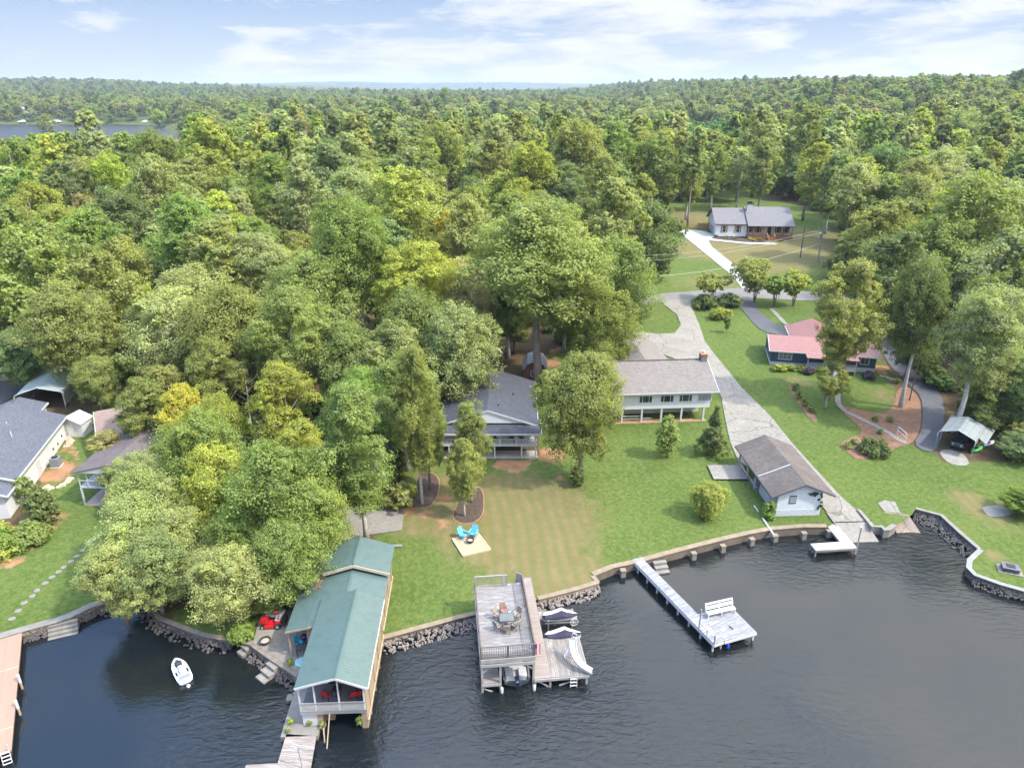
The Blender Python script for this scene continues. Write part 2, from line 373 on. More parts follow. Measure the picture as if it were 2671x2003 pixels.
M_straw=plain('pine_straw',(.20,.105,.060),.95,.45,2,fine=9)
M_soil=plain('clay_soil',(.30,.17,.095),.95,.35,1.5,fine=9)
M_sand=plain('pale_sand',(.25,.23,.20),.95,.25,1.2,fine=9)
# ------------------------------------------------------------------ ground sheet
LAWNS=[PP(('f',q)) for q in (
 [(-60,1260),(0,1210),(100,1125),(60,1120),(90,1000),(180,900),(300,880),(330,1080),(300,1300),(0,1380),(-80,1400)],
 [(330,1330),(560,1430),(640,1300),(560,1290)],
 [(830,1480),(800,1180),(870,1100),(860,960),(900,1000),(960,1000),(1165,980),(1160,860),(1180,760),(1230,735),(1330,720),(1395,640),(1810,632),(1770,700),(1900,760),(1945,860),(1900,930),(2040,990),(2300,1010),(2400,1390),(1400,1500)],
 [(1385,650),(1380,620),(1420,540),(1460,490),(1440,440),(1530,425),(1720,440),(1800,470),(1820,560),(1790,650)],
 [(670,900),(700,840),(830,850),(800,960),(700,950)],[(180,900),(260,850),(330,900),(250,960)],
 [(1250,290),(1640,255),(1660,440),(1470,430),(1440,330)],[(1840,240),(2212,240),(2300,330),(1950,290)])]
WL=[[ (T(*p).x,T(*p).y) for p in q] for q in LAWNS]
BLOBS=[]  # (x,y,r,channel,strength)
def blob(c,x,y,r,ch,s=1.): p=T(*P(c,x,y)); BLOBS.append((p.x,p.y,r,ch,s))
for q in [('c7',1100,1250,5,0,.75),('c7',850,1350,5,0,.6),('c7',1250,1350,6,0,.75),('c7',1000,1500,6,0,.55),('c7',300,1420,3.5,0,1.),('c7',560,1150,3,0,.9),('c7',250,950,3,0,.8),
 ('c3',600,60,7,0,.5),('c3',1100,250,2.6,0,1.1),('c3',1350,230,2.2,0,1.1),('c3',1000,350,1.2,0,1.2),('c3',1300,320,1.4,0,1.2),('c7',1500,1500,6,0,.35),('d1',700,600,10,0,.8),('d1',950,640,10,0,.9),('d1',1250,650,10,0,.9),('d1',1500,500,10,0,.9),('d1',1650,500,9,0,.9),('d1',400,260,9,0,1.),('d1',300,330,6,0,1.),('d1',1700,650,8,0,.8),
 ('d1',250,640,8,0,.35),('d1',600,950,6,0,.45),('d1',850,1000,6,0,.5),('d1',250,1020,7,0,.3),('d1',1500,850,8,0,.5),
 ('c8',800,100,5,0,.5),('c8',1900,350,5,0,.3),('d2',1150,920,3,0,.8),('d2',500,820,2.5,0,.7),('d7',1350,220,2.5,0,.8),('d7',1650,430,3,0,.7),('d7',1650,840,1.0,0,1.2),('d7',1230,530,1,0,1),
 ('d8',100,1050,1.2,2,.9),('d8',250,900,1.2,2,.9),('d8',400,740,1.3,2,.9),('d8',480,640,1.2,2,.8),('d8',450,330,3.,2,.55),('d8',550,200,2.5,2,.5),('d8',580,60,2.2,2,.5),('d8',620,-40,1.6,2,.45),
 ('c7',1000,990,1.6,2,1.),('c7',1120,1000,1.1,2,1.),('c7',1330,900,1.8,2,1.),('c7',1450,900,1.2,2,.9),('c7',1450,1110,.7,2,1.1),('c7',520,930,1.4,2,1.),('c7',500,1250,1.4,2,.75),('c7',480,1480,1.2,2,.7),('c7',350,1400,1.2,2,.8),('c7',150,1380,1.,2,.8),
 ('c7',1380,150,2.5,2,.8),('c7',1400,30,2.5,2,.8),('c7',1000,60,4,2,.9),('c7',1080,150,3,2,.9),('c7',1110,260,2,2,.8),('c7',1290,330,1.6,2,.8),('c7',1020,-60,4,2,.8),
 ('d2',1330,1500,3,1,.0),('c5',2120,370,1.,2,.7),('d2',1120,730,2.5,2,.7)]: blob(*q)
def zone(x,y):
    fo=1.
    for q in WL:
        if inpoly(x,y,q): fo=0.; break
    d=s=0.
    for bx,by,r,ch,k in BLOBS:
        t=k*math.exp(-((x-bx)**2+(y-by)**2)/(r*r))
        if ch==0: d+=t
        elif ch==2: s+=t
    return (min(d,1.2),fo,min(s,1.1))
pts=[]
def grid(x0,x1,y0,y1,s,hole=None):
    for x in np.arange(x0,x1,s):
        for y in np.arange(y0,y1,s):
            if hole and hole[0]<x<hole[1] and hole[2]<y<hole[3]: continue
            pts.append((x+random.uniform(-.1,.1)*s,y+random.uniform(-.1,.1)*s))
grid(-66,78,40,118,1.4)
grid(-170,180,30,260,4,(-65,77,30,117))
grid(-420,480,30,520,13,(-172,182,30,262))
grid(-1500,1600,30,1400,45,(-425,485,30,525))
grid(-9000,9000,-150,9000,320,(-1520,1620,0,1420))
outline=[Vector((-9500,-200,0)),Vector((-900,-200,0))]+shore+[Vector((900,-200,0)),Vector((9500,-200,0)),Vector((9500,9300,0)),Vector((-9500,9300,0))]
dn=[]
for i,a in enumerate(outline):
    b_=outline[(i+1)%len(outline)]; L=(b_-a).length; k=1 if L>2000 else max(1,int(L/(2.5 if L<60 else 80)))
    dn+=[a.lerp(b_,j/k) for j in range(k)]
ground=cdt(dn,pts,lambda x,y:tz(x,y),'ground',M_ground)
me=ground.data; at_=me.attributes.new('zone','FLOAT_VECTOR','POINT')
arr=np.zeros((len(me.vertices),3),np.float32)
for i,v_ in enumerate(me.vertices):
    if -170<v_.co.x<180 and v_.co.y<330: arr[i]=zone(v_.co.x,v_.co.y)
    else: arr[i]=(0,1 if v_.co.y<700 else .46,0)
at_.data.foreach_set('vector',arr.ravel())
for f in me.polygons: f.use_smooth=True
# ------------------------------------------------------------------ water
def water_mat():
    m,b,p=mk('lake_water'); v=b.pos()
    n0=b.noise(v,.035,3,.5); calm=b.ramp(n0,[(.42,.12),(.60,1)])
    a=b.noise(b.mapv(v,rot=(0,0,.35),sc=(1.0,2.1,1)),1.15,4,.6,.6)
    c=b.noise(b.mapv(v,rot=(0,0,-.5),sc=(1.1,1.7,1)),3.2,3,.6,.3)
    d=b.noise(b.mapv(v,rot=(0,0,.2),sc=(.5,1,1)),.33,2)
    h=b.m('ADD',b.m('ADD',b.m('MULTIPLY',a,.6),b.m('MULTIPLY',c,.16)),b.m('MULTIPLY',d,.5))
    nd=b.new('ShaderNodeBump'); b.put(nd,'Height',h); x=b.sep(v); b.put(nd,'Strength',b.m('MULTIPLY',calm,b.ramp(b.m('DIVIDE',x[1],1000.),[(.1,1),(.6,1)]))); b.put(nd,'Distance',.26)
    shal=b.ramp(b.m('ADD',b.noise(v,.12,3),b.m('MULTIPLY',x[1],.004)),[(.6,0),(.95,.7)])
    b.put(p,'Base Color',b.mix(shal,(.006,.009,.011),(.014,.014,.010))); b.put(p,'Roughness',b.ramp(b.m('DIVIDE',x[1],1000.),[(.15,.035),(.5,.32)])); b.put(p,'IOR',1.46)
    b.put(p,'Normal',nd.outputs[0]); return m
me=bpy.data.meshes.new('water'); s=9500
me.from_pydata([(-s,-400,0),(s,-400,0),(s,9400,0),(-s,9400,0)],[],[(0,1,2,3)]); me.materials.append(water_mat())
o=bpy.data.objects.new('water',me); col.objects.link(o); o['kind']='structure'
# ------------------------------------------------------------------ far hills
def hills(name,y0,hs,seed,x0=-9000,x1=9000,depth=1200):
    rs=np.random.RandomState(seed); n=300; xs=np.linspace(x0,x1,n); vs=[]; fs=[]
    prof=np.interp(xs,[h[0] for h in hs],[h[1] for h in hs])
    for j,(t,k) in enumerate(((0,0.),(.35,.72),(.6,1.),(1.,.8))):
        for i,x in enumerate(xs):
            vs.append((x,y0+depth*t+rs.uniform(-60,60),15+(prof[i]-15)*k+(rs.uniform(-3,3)+4*math.sin(x*.004+j))*k))
    for j in range(3):
        for i in range(n-1): fs.append((j*n+i,j*n+i+1,(j+1)*n+i+1,(j+1)*n+i))
    me=bpy.data.meshes.new(name); me.from_pydata(vs,[],fs); me.materials.append(plain('hill_forest',(.045,.075,.03),.95,.4,.004,fine=.05))
    o=bpy.data.objects.new(name,me); col.objects.link(o); o['kind']='structure'
hills('hills',6200,[(-9000,75),(-3000,70),(-1500,84),(0,78),(1500,74),(3200,86),(4200,118),(5200,122),(9000,80)],3)
# ------------------------------------------------------------------ paved and soil sheets
sheet('road',PP(('d1',[(-420,1250),(0,1110),(560,1072),(760,1055),(960,1043),(1200,1045),(1700,1090),(2300,1080),(2300,1160),(1700,1185),(1250,1158),(1100,1152),(930,1152),(540,1168),(420,1175),(0,1190),(-400,1340)])),M_road,.05)
sheet('driveway',PP(('d1',[(265,420),(600,690),(880,920),(975,1047),(1260,1050),(960,850),(760,690),(650,600),(615,540),(690,472),(560,432),(450,418)])),M_concnew,.10,0)
sheet('path',PP(('d1',[(625,508),(760,527),(1000,552),(1250,560),(1330,562),(1358,580),(1240,580),(1000,570),(760,547),(612,532)])),M_concnew,.13,0)
sheet('driveway',PP(('d1',[(70,1184),(420,1168)]),('c8',[(1255,0),(1345,200),(1400,370),(1500,510),(1640,680),(1800,880),(2074,1150)]),('d3',[(900,190),(1100,440),(1370,740),(1640,1030),(1810,1180),(1900,1290),(1560,1300),(1440,1140),(1300,1050),(1000,900),(620,700),(520,640),(440,450),(400,290),(345,0)]),('c8',[(1590,1000),(1530,880),(1440,700),(1000,540),(700,400),(480,330),(520,255),(900,300),(1080,290),(1145,200),(1100,90),(985,0)])),M_conc,.11,0)
rp=[T(*p,.11) for p in PP(('d3',[(1560,1300),(1900,1290)]))]
me=bpy.data.meshes.new('boat_ramp'); me.from_pydata([tuple(rp[0]),tuple(rp[1]),tuple(RAMP1[1]+Vector((.3,-2.5,-.6))),tuple(RAMP1[0]+Vector((-.8,-2.5,-.6)))],[],[(0,3,2,1)]); me.materials.append(M_slab)
o=bpy.data.objects.new('boat_ramp',me); col.objects.link(o); o['kind']='structure'
rp=[T(*p,.07) for p in PP(('d7',[(440,345),(705,385)]))]
sheet('path',PP(('d7',[(368,262),(450,228),(560,250),(612,365),(700,385),(440,348)])),M_conc,.07,0,1.)
me=bpy.data.meshes.new('boat_ramp'); me.from_pydata([tuple(rp[0]),tuple(rp[1]),tuple(RAMP2[1]+Vector((0.2,-2.,-.5))),tuple(RAMP2[0]+Vector((-.2,-2.,-.5)))],[],[(0,3,2,1)]); me.materials.append(concrete('wet_ramp',(.26,.2,.16),.6,True))
o=bpy.data.objects.new('boat_ramp',me); col.objects.link(o); o['kind']='structure'
sheet('driveway',PP(('d1',[(940,1145),(1085,1142),(1120,1250),(1250,1380),(1400,1465),(1500,1500),(1530,1560),(1290,1548),(1130,1470),(1000,1300),(925,1230)])),M_asph,.09,1)
strip('path',PP(('d1',[(1285,1265),(1360,1340),(1440,1430),(1505,1475)])),.8,M_conc,.08)
sheet('driveway',PP(('d2',[(1050,470),(1170,450),(1290,600),(1400,730),(1510,870),(1560,1000),(1552,1130),(1522,1300),(1430,1335),(1330,1270),(1390,1180),(1402,1050),(1390,930),(1320,860),(1220,770),(1130,660)])),M_asph,.10,1)
sheet('flower_bed',PP(('d2',[(790,985),(870,1000),(960,1030),(1120,1050),(1190,1000),(1215,870),(1300,850),(1380,940),(1392,1050),(1382,1180),(1320,1270),(1240,1280),(1100,1355),(940,1390),(860,1330),(795,1280),(850,1230),(980,1190),(900,1100),(820,1040)])),M_straw,.05,1)
sheet('flower_bed',PP(('d2',[(425,850),(460,845),(560,960),(650,1100),(610,1115),(500,980)])),M_straw,.05,1,1.)
strip('path',PP(('d2',[(800,840),(785,920),(790,985),(850,1040),(960,1090),(1080,1150),(1160,1190),(1240,1245),(1285,1262)])),.75,M_conc,.10)
b1=PP(('c7',[(280,1060),(400,1050),(455,1100),(460,1180),(430,1280),(370,1340),(200,1345),(205,1290),(270,1230)]))
b2=PP(('c7',[(620,1200),(740,1170),(810,1180),(830,1300),(810,1420),(720,1475),(620,1465),(565,1410),(620,1310)]))
for bb in (b1,b2):
    cx=sum(p[0] for p in bb)/len(bb); cy=sum(p[1] for p in bb)/len(bb)
    sheet('soil',[(cx+(p[0]-cx)*1.07,cy+(p[1]-cy)*1.05) for p in bb],M_soil,.04,2,1.)
    sheet('flower_bed',bb,M_mulch,.07,2,1.)
sheet('patio',PP(('f',[(722,1105),(760,1060),(880,1050),(868,1146),(800,1155),(735,1168)])),M_slab,.06,0)
sheet('driveway',PP(('c6',[(-200,300),(0,245),(100,200),(400,130),(640,180),(760,235),(740,310),(300,340),(130,430),(0,520),(-200,600)])),M_asph,.06,1)
sheet('path',PP(('d7',[(1490,300),(1600,285),(1750,280),(1850,350),(1790,400),(1600,410),(1540,380)])),M_sand,.04,2,1.)
sheet('path',PP(('e5',[(80,930),(300,880),(620,960),(780,1080),(860,1290),(480,1290),(220,1150)])),M_sand,.04,1,1.)
sheet('patio',PP(('d3',[(185,690),(570,690),(630,845),(255,845)])),M_slab,.22,0,1.)
sheet('patio',PP(('z1',[(0,1000),(90,650),(160,420),(330,330),(640,300),(1000,300),(1500,400),(1500,1500),(1100,1680),(400,1250)])),M_slab,0,0,1.,flat=.90)
sheet('flower_bed',PP(('d1',[(690,490),(880,490),(1010,515),(1240,520),(1230,552),(1000,545),(760,522),(650,505)])),M_mulch,.10,0,1.)
# ------------------------------------------------------------------ foliage and bark
def foliage_mat(name='foliage',trans=.48,var=.30):
    m=bpy.data.materials.new(name); m.use_nodes=True; nt=m.node_tree; b=NB(nt)
    for n in list(nt.nodes):
        if n.type!='OUTPUT_MATERIAL': nt.nodes.remove(n)
    out=nt.nodes['Material Output']; oi=b.new('ShaderNodeObjectInfo'); ti=b.attr('tint'); tc=b.attr('tcol','INSTANCER')
    base=b.mix(1.0,oi.outputs['Color'],tc[0],'ADD')
    t=ti[2]
    base=b.mix(1.0,base,b.ramp(t,[(0,(1-var,1-var,1-var*.8)),(.5,(1,1,1)),(1,(1+var*1.2,1+var,1+var*.5))]),'MULTIPLY')
    d=b.new('ShaderNodeBsdfDiffuse'); b.put(d,'Color',base); tr=b.new('ShaderNodeBsdfTranslucent'); b.put(tr,'Color',b.mix(1.,base,(1.25,1.3,.6),'MULTIPLY'))
    mx=b.new('ShaderNodeMixShader'); b.put(mx,0,trans); nt.links.new(d.outputs[0],mx.inputs[1]); nt.links.new(tr.outputs[0],mx.inputs[2])
    gl=b.new('ShaderNodeBsdfGlossy'); gl.inputs['Roughness'].default_value=.45; gl.inputs['Color'].default_value=(1,1,1,1)
    m2=b.new('ShaderNodeMixShader'); b.put(m2,0,.012); nt.links.new(mx.outputs[0],m2.inputs[1]); nt.links.new(gl.outputs[0],m2.inputs[2])
    nt.links.new(m2.outputs[0],out.inputs[0]); return m
M_leaf=foliage_mat()
M_bark=plain('bark',(.21,.175,.145),.9,.35,2.5,fine=12)
M_pale=plain('pale_bark',(.42,.40,.36),.9,.3,2.0,fine=12)
M_twig=plain('dark_bark',(.13,.105,.085),.9,.35,2.5,fine=12)
def nrm(a): return a/np.maximum(np.linalg.norm(a,axis=-1,keepdims=True),1e-6)
PROF={'round':lambda t:np.sqrt(np.clip(1-(2*t-1)**2,0,1)),
 'oak':lambda t:np.where(t<.42,np.sqrt(np.clip(.30+.7*t/.42,0,1)),np.sqrt(np.clip(1-((t-.42)/.62)**2,0,1))),
 'tall':lambda t:np.clip(np.sin(np.pi*np.clip(t*.88+.10,0,1)),0,1)**.75,
 'cone':lambda t:np.clip(1-t,0,1)**.75*np.clip(t*8+.35,0,1),
 'column':lambda t:np.clip(np.sin(np.pi*np.clip(t*.9+.08,0,1)),0,1)**.5,
 'umbrella':lambda t:np.clip(.25+.9*t,0,1)*np.sqrt(np.clip(1-np.clip(t-.75,0,1)*3.4,0,1)),
 'hedge':lambda t:np.clip(1.0-t**6,0,1)}
def crown_arrays(seed,Rr,zb,zt,prof,nl,nc,nk,leaf,lob=(.24,.38),fill=.5,gap=0.,upb=.35,droop=0.):
    rs=np.random.RandomState(seed); H=zt-zb
    t=np.clip((np.arange(nl)+rs.uniform(0,1,nl))/nl,0,1); t=rs.permutation(t)
    rl=Rr*rs.uniform(lob[0],lob[1],nl); rl=np.minimum(rl,H*.36)
    ang=rs.uniform(0,6.283)+np.arange(nl)*2.39996+rs.uniform(-.5,.5,nl)
    rad=PROF[prof](t)*Rr*rs.uniform(fill,1.02,nl)**.8-rl*.72; rad=np.maximum(rad,0)*rs.choice([1,.45],nl,p=[.8,.2])
    z=zb+rl*.5+t*(H-rl*1.35)
    asym=rs.uniform(-.2,.2,2)*Rr
    L=np.stack([np.cos(ang)*rad+asym[0],np.sin(ang)*rad+asym[1],z],1)
    if prof in('cone',): rl=rl*np.clip(1.25-t,.35,1.1)
    # clumps
    n=nl*nc; li=np.repeat(np.arange(nl),nc)
    d=rs.normal(size=(n,3)); d=nrm(d); d[:,2]+=upb; d=nrm(d)
    cc=L[li]+d*(rl[li]*rs.uniform(.55,1.12,n))[:,None]*np.array([1,1,.92])
    if gap>0:
        keep=rs.uniform(size=n)>gap; cc=cc[keep]; d=d[keep]; li=li[keep]; n=len(cc)
    rc=rl[li]*rs.uniform(.24,.40,n)
    ct=rs.normal(.5,.16,n)+ (rs.normal(0,.10,nl))[li]
    # leaves
    N=n*nk; ci=np.repeat(np.arange(n),nk)
    o=nrm(rs.normal(size=(N,3)))*(rs.uniform(0,1,N)**.45)[:,None]; o2=o*rc[ci][:,None]*np.array([1.1,1.1,.85])
    c=cc[ci]+o2
    if droop: c[:,2]-=droop*rs.uniform(0,1,N)**1.5
    no=nrm(d[ci]*.6+o*.5+rs.normal(size=(N,3))*.45+np.array([0.08,-.08,.40]))
    u=nrm(np.cross(no,rs.normal(size=(N,3)))); v=np.cross(no,u)
    s=leaf*rs.uniform(.55,1.3,N)[:,None]
    q=np.stack([c-u*s*.62,c-v*s*.40-u*s*.05,c+u*s*.62,c+v*s*.40],1).reshape(-1,3)
    tint=np.clip(ct[ci]+rs.normal(0,.15,N),0,1)
    return q,tint,L,rl
def quad_mesh(name,q,tint,mats,extra=None):
    me=bpy.data.meshes.new(name); nv=len(q); nf=nv//4
    if extra is None:
        me.vertices.add(nv); me.vertices.foreach_set('co',q.astype(np.float32).ravel())
        me.loops.add(nv); me.loops.foreach_set('vertex_index',np.arange(nv,dtype=np.int32))
        me.polygons.add(nf); me.polygons.foreach_set('loop_start',np.arange(0,nv,4,dtype=np.int32)); me.polygons.foreach_set('loop_total',np.full(nf,4,np.int32))
        T_=tint
    else:
        ev,ef=extra; ne=len(ev); ef=np.array(ef,np.int32)+nv
        me.vertices.add(nv+ne); me.vertices.foreach_set('co',np.concatenate([q,np.array(ev)]).astype(np.float32).ravel())
        li=np.concatenate([np.arange(nv,dtype=np.int32),ef.ravel()]); me.loops.add(len(li)); me.loops.foreach_set('vertex_index',li)
        m=nf+len(ef); me.polygons.add(m); me.polygons.foreach_set('loop_start',np.arange(0,m*4,4,dtype=np.int32)); me.polygons.foreach_set('loop_total',np.full(m,4,np.int32))
        mi=np.zeros(m,np.int32); mi[nf:]=1; me.polygons.foreach_set('material_index',mi); T_=np.concatenate([tint,np.full(len(ef),.5)])
    for mm in mats: me.materials.append(mm)
    a=me.attributes.new('tint','FLOAT','FACE'); a.data.foreach_set('value',T_.astype(np.float32))
    me.update(calc_edges=True); return me
def trunk_mb(seed,L,rl,zb,zt,r0,nlimb=10,lean=(0,0),limb_r=.22,multi=1,n=7):
    rs=random.Random(seed); mb=MB(); H=zt
    for k in range(multi):
        a0=k*6.283/max(1,multi)+.3; sp=(0 if multi==1 else .35)
        top=.82*H
        pts=[];rr=[]
        for i in range(7):
            t=i/6; w_=.12*H*.06
            pts.append((math.cos(a0)*sp*(t*3.2+.25)*(H*.09)+lean[0]*t+rs.uniform(-w_,w_)*(t>0),math.sin(a0)*sp*(t*3.2+.25)*(H*.09)+lean[1]*t+rs.uniform(-w_,w_)*(t>0),-.3+t*(top+.3)))
            rr.append(r0*(1.25 if i==0 else 1)*(1-.80*t)/(multi**.5))
        mb.tube(pts,rr,n)
        order=sorted(range(len(L)),key=lambda i:-rl[i])[:nlimb]
        for j in order:
            if multi>1 and j%multi!=k: continue
            p=Vector(L[j]); zs=max(min(p.z-abs(math.hypot(p.x,p.y))*.75-rl[j]*.3,top*.92),zb*.8); t=(zs+.3)/(top+.3); t=max(.05,min(.98,t)); i=min(5,int(t*6)); f=t*6-i
            s_=Vector(pts[i]).lerp(Vector(pts[i+1]),f); rb=(rr[i]*(1-f)+rr[i+1]*f)*.55
            mid=s_.lerp(p,.5)+Vector((rs.uniform(-.3,.3),rs.uniform(-.3,.3),-.08*(p-s_).length))
            mb.tube([s_,mid,p],[rb,rb*.62,rb*.25],5)
            for q in range(3):
                e=p+Vector((rs.uniform(-1,1),rs.uniform(-1,1),rs.uniform(-.2,1)))*rl[j]*.8
                mb.tube([mid.lerp(p,.4+.2*q),e],[rb*.32,rb*.1],4)
    return mb
KIND={ # prof,R,zb,zt,r0,(nl,nc,nk,leaf) near
 'oak':dict(prof='oak',R=6.4,zb=3.0,zt=15,r0=.34,lob=(.18,.44),gap=.14),
 'tall':dict(prof='oak',R=5.0,zb=4.5,zt=19,r0=.32,lob=(.20,.44),gap=.14),
 'maple':dict(prof='round',R=5.4,zb=2.8,zt=13.,r0=.3,lob=(.20,.38),gap=.06),
 'airy':dict(prof='oak',R=5.6,zb=5.0,zt=18,r0=.3,lob=(.18,.32),gap=.30),
 'grand':dict(prof='oak',R=6.4,zb=8.0,zt=20,r0=.42,lob=(.18,.44),gap=.16),
 'pine':dict(prof='tall',R=3.6,zb=11.,zt=23,r0=.28,lob=(.24,.4),gap=.1)}
LOD={'near':(46,34,44,.20),'mid':(34,26,24,.32),'far':(26,13,12,.78)}
PROTO={}
def get_proto(kind,lod,var):
    key=(kind,lod,var)
    if key in PROTO: return PROTO[key]
    k=KIND[kind]; nl,nc,nk,leaf=LOD[lod]; seed=hash((kind,var))%9973 if False else (sum(map(ord,kind))*7+var*131)
    q,t,L,rl=crown_arrays(seed,k['R'],k['zb'],k['zt'],k['prof'],nl,nc,nk,leaf,k['lob'],gap=k['gap'])
    tm=trunk_mb(seed,L,rl,k['zb'],k['zt'],k['r0'],12 if lod!='far' else 3,n=7 if lod!='far' else 4)
    bark=M_pale if (kind in('airy','tall','grand') and var%2==0) else M_bark
    if lod=='far':
        faces=[f for f in tm.f if len(f)==4]
        me=quad_mesh('far_tree_mesh',q,t,[M_leaf,bark],(tm.v,faces)); PROTO[key]=me; return me
    cm=quad_mesh('crown',q,t,[M_leaf])
    to=tm.build('trunk',bark,smooth=True); tmesh=to.data; bpy.data.objects.remove(to)
    PROTO[key]=(cm,tmesh); return PROTO[key]
COLS={'olive':(.275,.305,.090),'mid':(.235,.295,.082),'bluegreen':(.205,.275,.105),'dark':(.160,.200,.066),'green':(.225,.315,.072),
 'yellowgreen':(.335,.375,.078),'lime':(.355,.435,.076),'gold':(.47,.42,.075),'tan':(.34,.33,.135),'pale':(.32,.365,.145),'rust':(.34,.28,.115)}
CNAME={'olive':'olive green','mid':'mid green','bluegreen':'bluish green','dark':'dark green','green':'fresh green','yellowgreen':'yellow green','lime':'bright lime green','gold':'golden yellow','tan':'tan and olive','pale':'pale green','rust':'rusty brown'}
KNAME={'oak':('oak_tree','broad spreading'),'tall':('poplar_tree','tall narrow'),'maple':('maple_tree','rounded'),'airy':('hardwood_tree','open airy'),'grand':('tall_oak_tree','high crowned'),'pine':('pine_tree','high crowned')}
TREES=[]   # dict(x,y,R,...)
def jit(c,k=.12):
    a=random.uniform(1-k,1+k); return (c[0]*a*random.uniform(.94,1.06),c[1]*a,c[2]*a*random.uniform(.9,1.1),1)
def put_tree(kind,x,y,sx,sz,colr,label=None,group=None,lod=None,var=None,rot=None,z=None,name=None):
    d=math.hypot(x,y); lod=lod or ('near' if d<118 else 'mid')
    cm,tm=get_proto(kind,lod,random.randrange(3) if var is None else var)
    zz=tz(x,y) if z is None else z
    r=empty(name or KNAME[kind][0],(x,y,zz-.05),rot if rot is not None else random.uniform(0,6.28))
    r.scale=(sx,sx,sz)
    t=bpy.data.objects.new('trunk',tm); col.objects.link(t); t.parent=r
    c=bpy.data.objects.new('crown',cm); col.objects.link(c); c.parent=r; c.color=jit(COLS[colr],.1)
    k=KIND[kind]
    TREES.append(dict(o=r,x=x,y=y,R=k['R']*sx,kind=kind,col=colr,label=label,group=group,H=k['zt']*sz))
    return r
def ft(u,v,r,kind,colr,hz=1.,base=None,label=None,var=None,lod=None,cs='f'):
    """crown centre (u,v) and radius r in the displayed photograph, solved for the tree that stands on the terrain"""
    uu,vv=P(cs,u,v); rp=r*CR[cs][2]; k=KIND[kind]
    if base:
        bp=T(*P(cs,*base)); dpt=PJ(bp.x,bp.y,bp.z+6)[2]; s=rp*dpt/(F*k['R'])
        # height from crown centre row
        lo,hi=2.,60.
        for _ in range(30):
            m_=(lo+hi)/2
            if PJ(bp.x,bp.y,bp.z+m_)[1]>vv: lo=m_
            else: hi=m_
        sz=lo/((k['zb']+k['zt'])/2); return put_tree(kind,bp.x,bp.y,s,sz,colr,label,lod=lod,var=var)
    s=1.
    for _ in range(25):
        zc=(k['zb']+k['zt'])/2*s*hz; z=6.
        p=T(uu,vv,zc); dpt=PJ(p.x,p.y,p.z)[2]; s=.5*s+.5*max(.45,min(1.9,rp*dpt/(F*k['R'])))
    return put_tree(kind,p.x,p.y,s,s*hz,colr,label,lod=lod,var=var)
NEAR=[(400,905,58,'maple','gold',1.35),(480,925,60,'oak','yellowgreen',1.3),(430,985,100,'oak','mid',1.1),(450,1060,90,'oak','yellowgreen',1.1),(565,1075,122,'oak','mid',1.),(300,1025,60,'oak','pale',.9),(610,1200,95,'oak','mid',.9),(540,1150,80,'oak','green',.9),(330,1100,95,'oak','pale',1.),(250,1250,88,'oak','pale',.85),(300,1150,90,'oak','pale',1.),(330,1225,92,'oak','pale',.85),(370,1180,88,'oak','pale',.9),
(500,1240,95,'oak','pale',.8),(665,1120,95,'oak','mid',1.),(620,880,72,'tall','yellowgreen',.9),(650,985,60,'tall','yellowgreen',.9),(620,1040,80,'oak','mid',1.0),
(985,755,92,'oak','pale',1.1),(1015,665,72,'oak','tan',1.2),(900,720,88,'oak','mid',1.1),(870,860,75,'tall','mid',.9),(790,870,70,'oak','green',1.1),
(1315,615,88,'oak','mid',1.15),(1822,670,82,'airy','olive',1.1),(1290,715,86,'oak','mid',1.1),(1395,520,76,'oak','dark',1.1),(1340,500,70,'tall','olive',1.),
(740,790,88,'oak','mid',1.1),(500,730,112,'oak','olive',1.),(660,665,108,'oak','mid',1.05),(385,720,95,'oak','pale',1.),(455,815,75,'airy','olive',.9),(560,780,72,'oak','mid',1.),
(80,600,118,'oak','mid',1.05),(165,715,95,'oak','olive',1.1),(235,640,92,'oak','olive',1.1),(205,820,52,'oak','olive',1.),(40,765,62,'maple','bluegreen',.9),(10,680,70,'oak','dark',1.),
(305,885,72,'airy','olive',.75),(235,965,42,'airy','tan',.7),(262,1035,52,'oak','pale',.8),(2000,620,72,'oak','mid',1.),(2170,650,85,'oak','olive',1.),(1905,555,62,'oak','olive',1.),(365,850,60,'airy','olive',.9),(390,985,60,'oak','olive',.9),
(560,1275,52,'oak','mid',.55),
(1950,590,85,'oak','dark',1.1),(2040,560,85,'oak','mid',1.1),(2150,600,100,'oak','pale',1.),(2190,720,75,'oak','mid',1.),(2215,840,70,'oak','bluegreen',1.),(2130,800,55,'tall','pale',.9),
(1795,815,40,'airy','olive',.8),(1975,730,58,'oak','dark',1.),
(2205,960,48,'maple','bluegreen',.45),(2110,470,90,'oak','pale',1.),(2000,470,85,'oak','olive',1.),(2190,470,80,'oak','pale',1.),(2060,650,62,'oak','dark',1.),
(2120,890,50,'maple','dark',.6),(2210,1080,30,'maple','green',.5)]
BASED=[(790,960,84,'tall','mid',(792,1165)),(905,880,50,'tall','olive',(912,1088)),(945,905,46,'tall','mid',(930,1057)),(1003,1010,38,'tall','olive',(1003,1115)),(1035,950,42,'tall','olive',(1018,1085)),
(1285,880,98,'oak','olive',(1252,1045)),(1165,560,150,'grand','mid',(1158,835)),(1938,665,66,'grand','dark',(1945,880)),(2090,715,92,'grand','pale',(2062,935)),(1345,830,55,'oak','olive',(1290,930)),
(1105,640,60,'tall','mid',(1098,775)),(1212,650,60,'tall','bluegreen',(1218,760)),(1125,690,45,'tall','olive',(1110,765))]
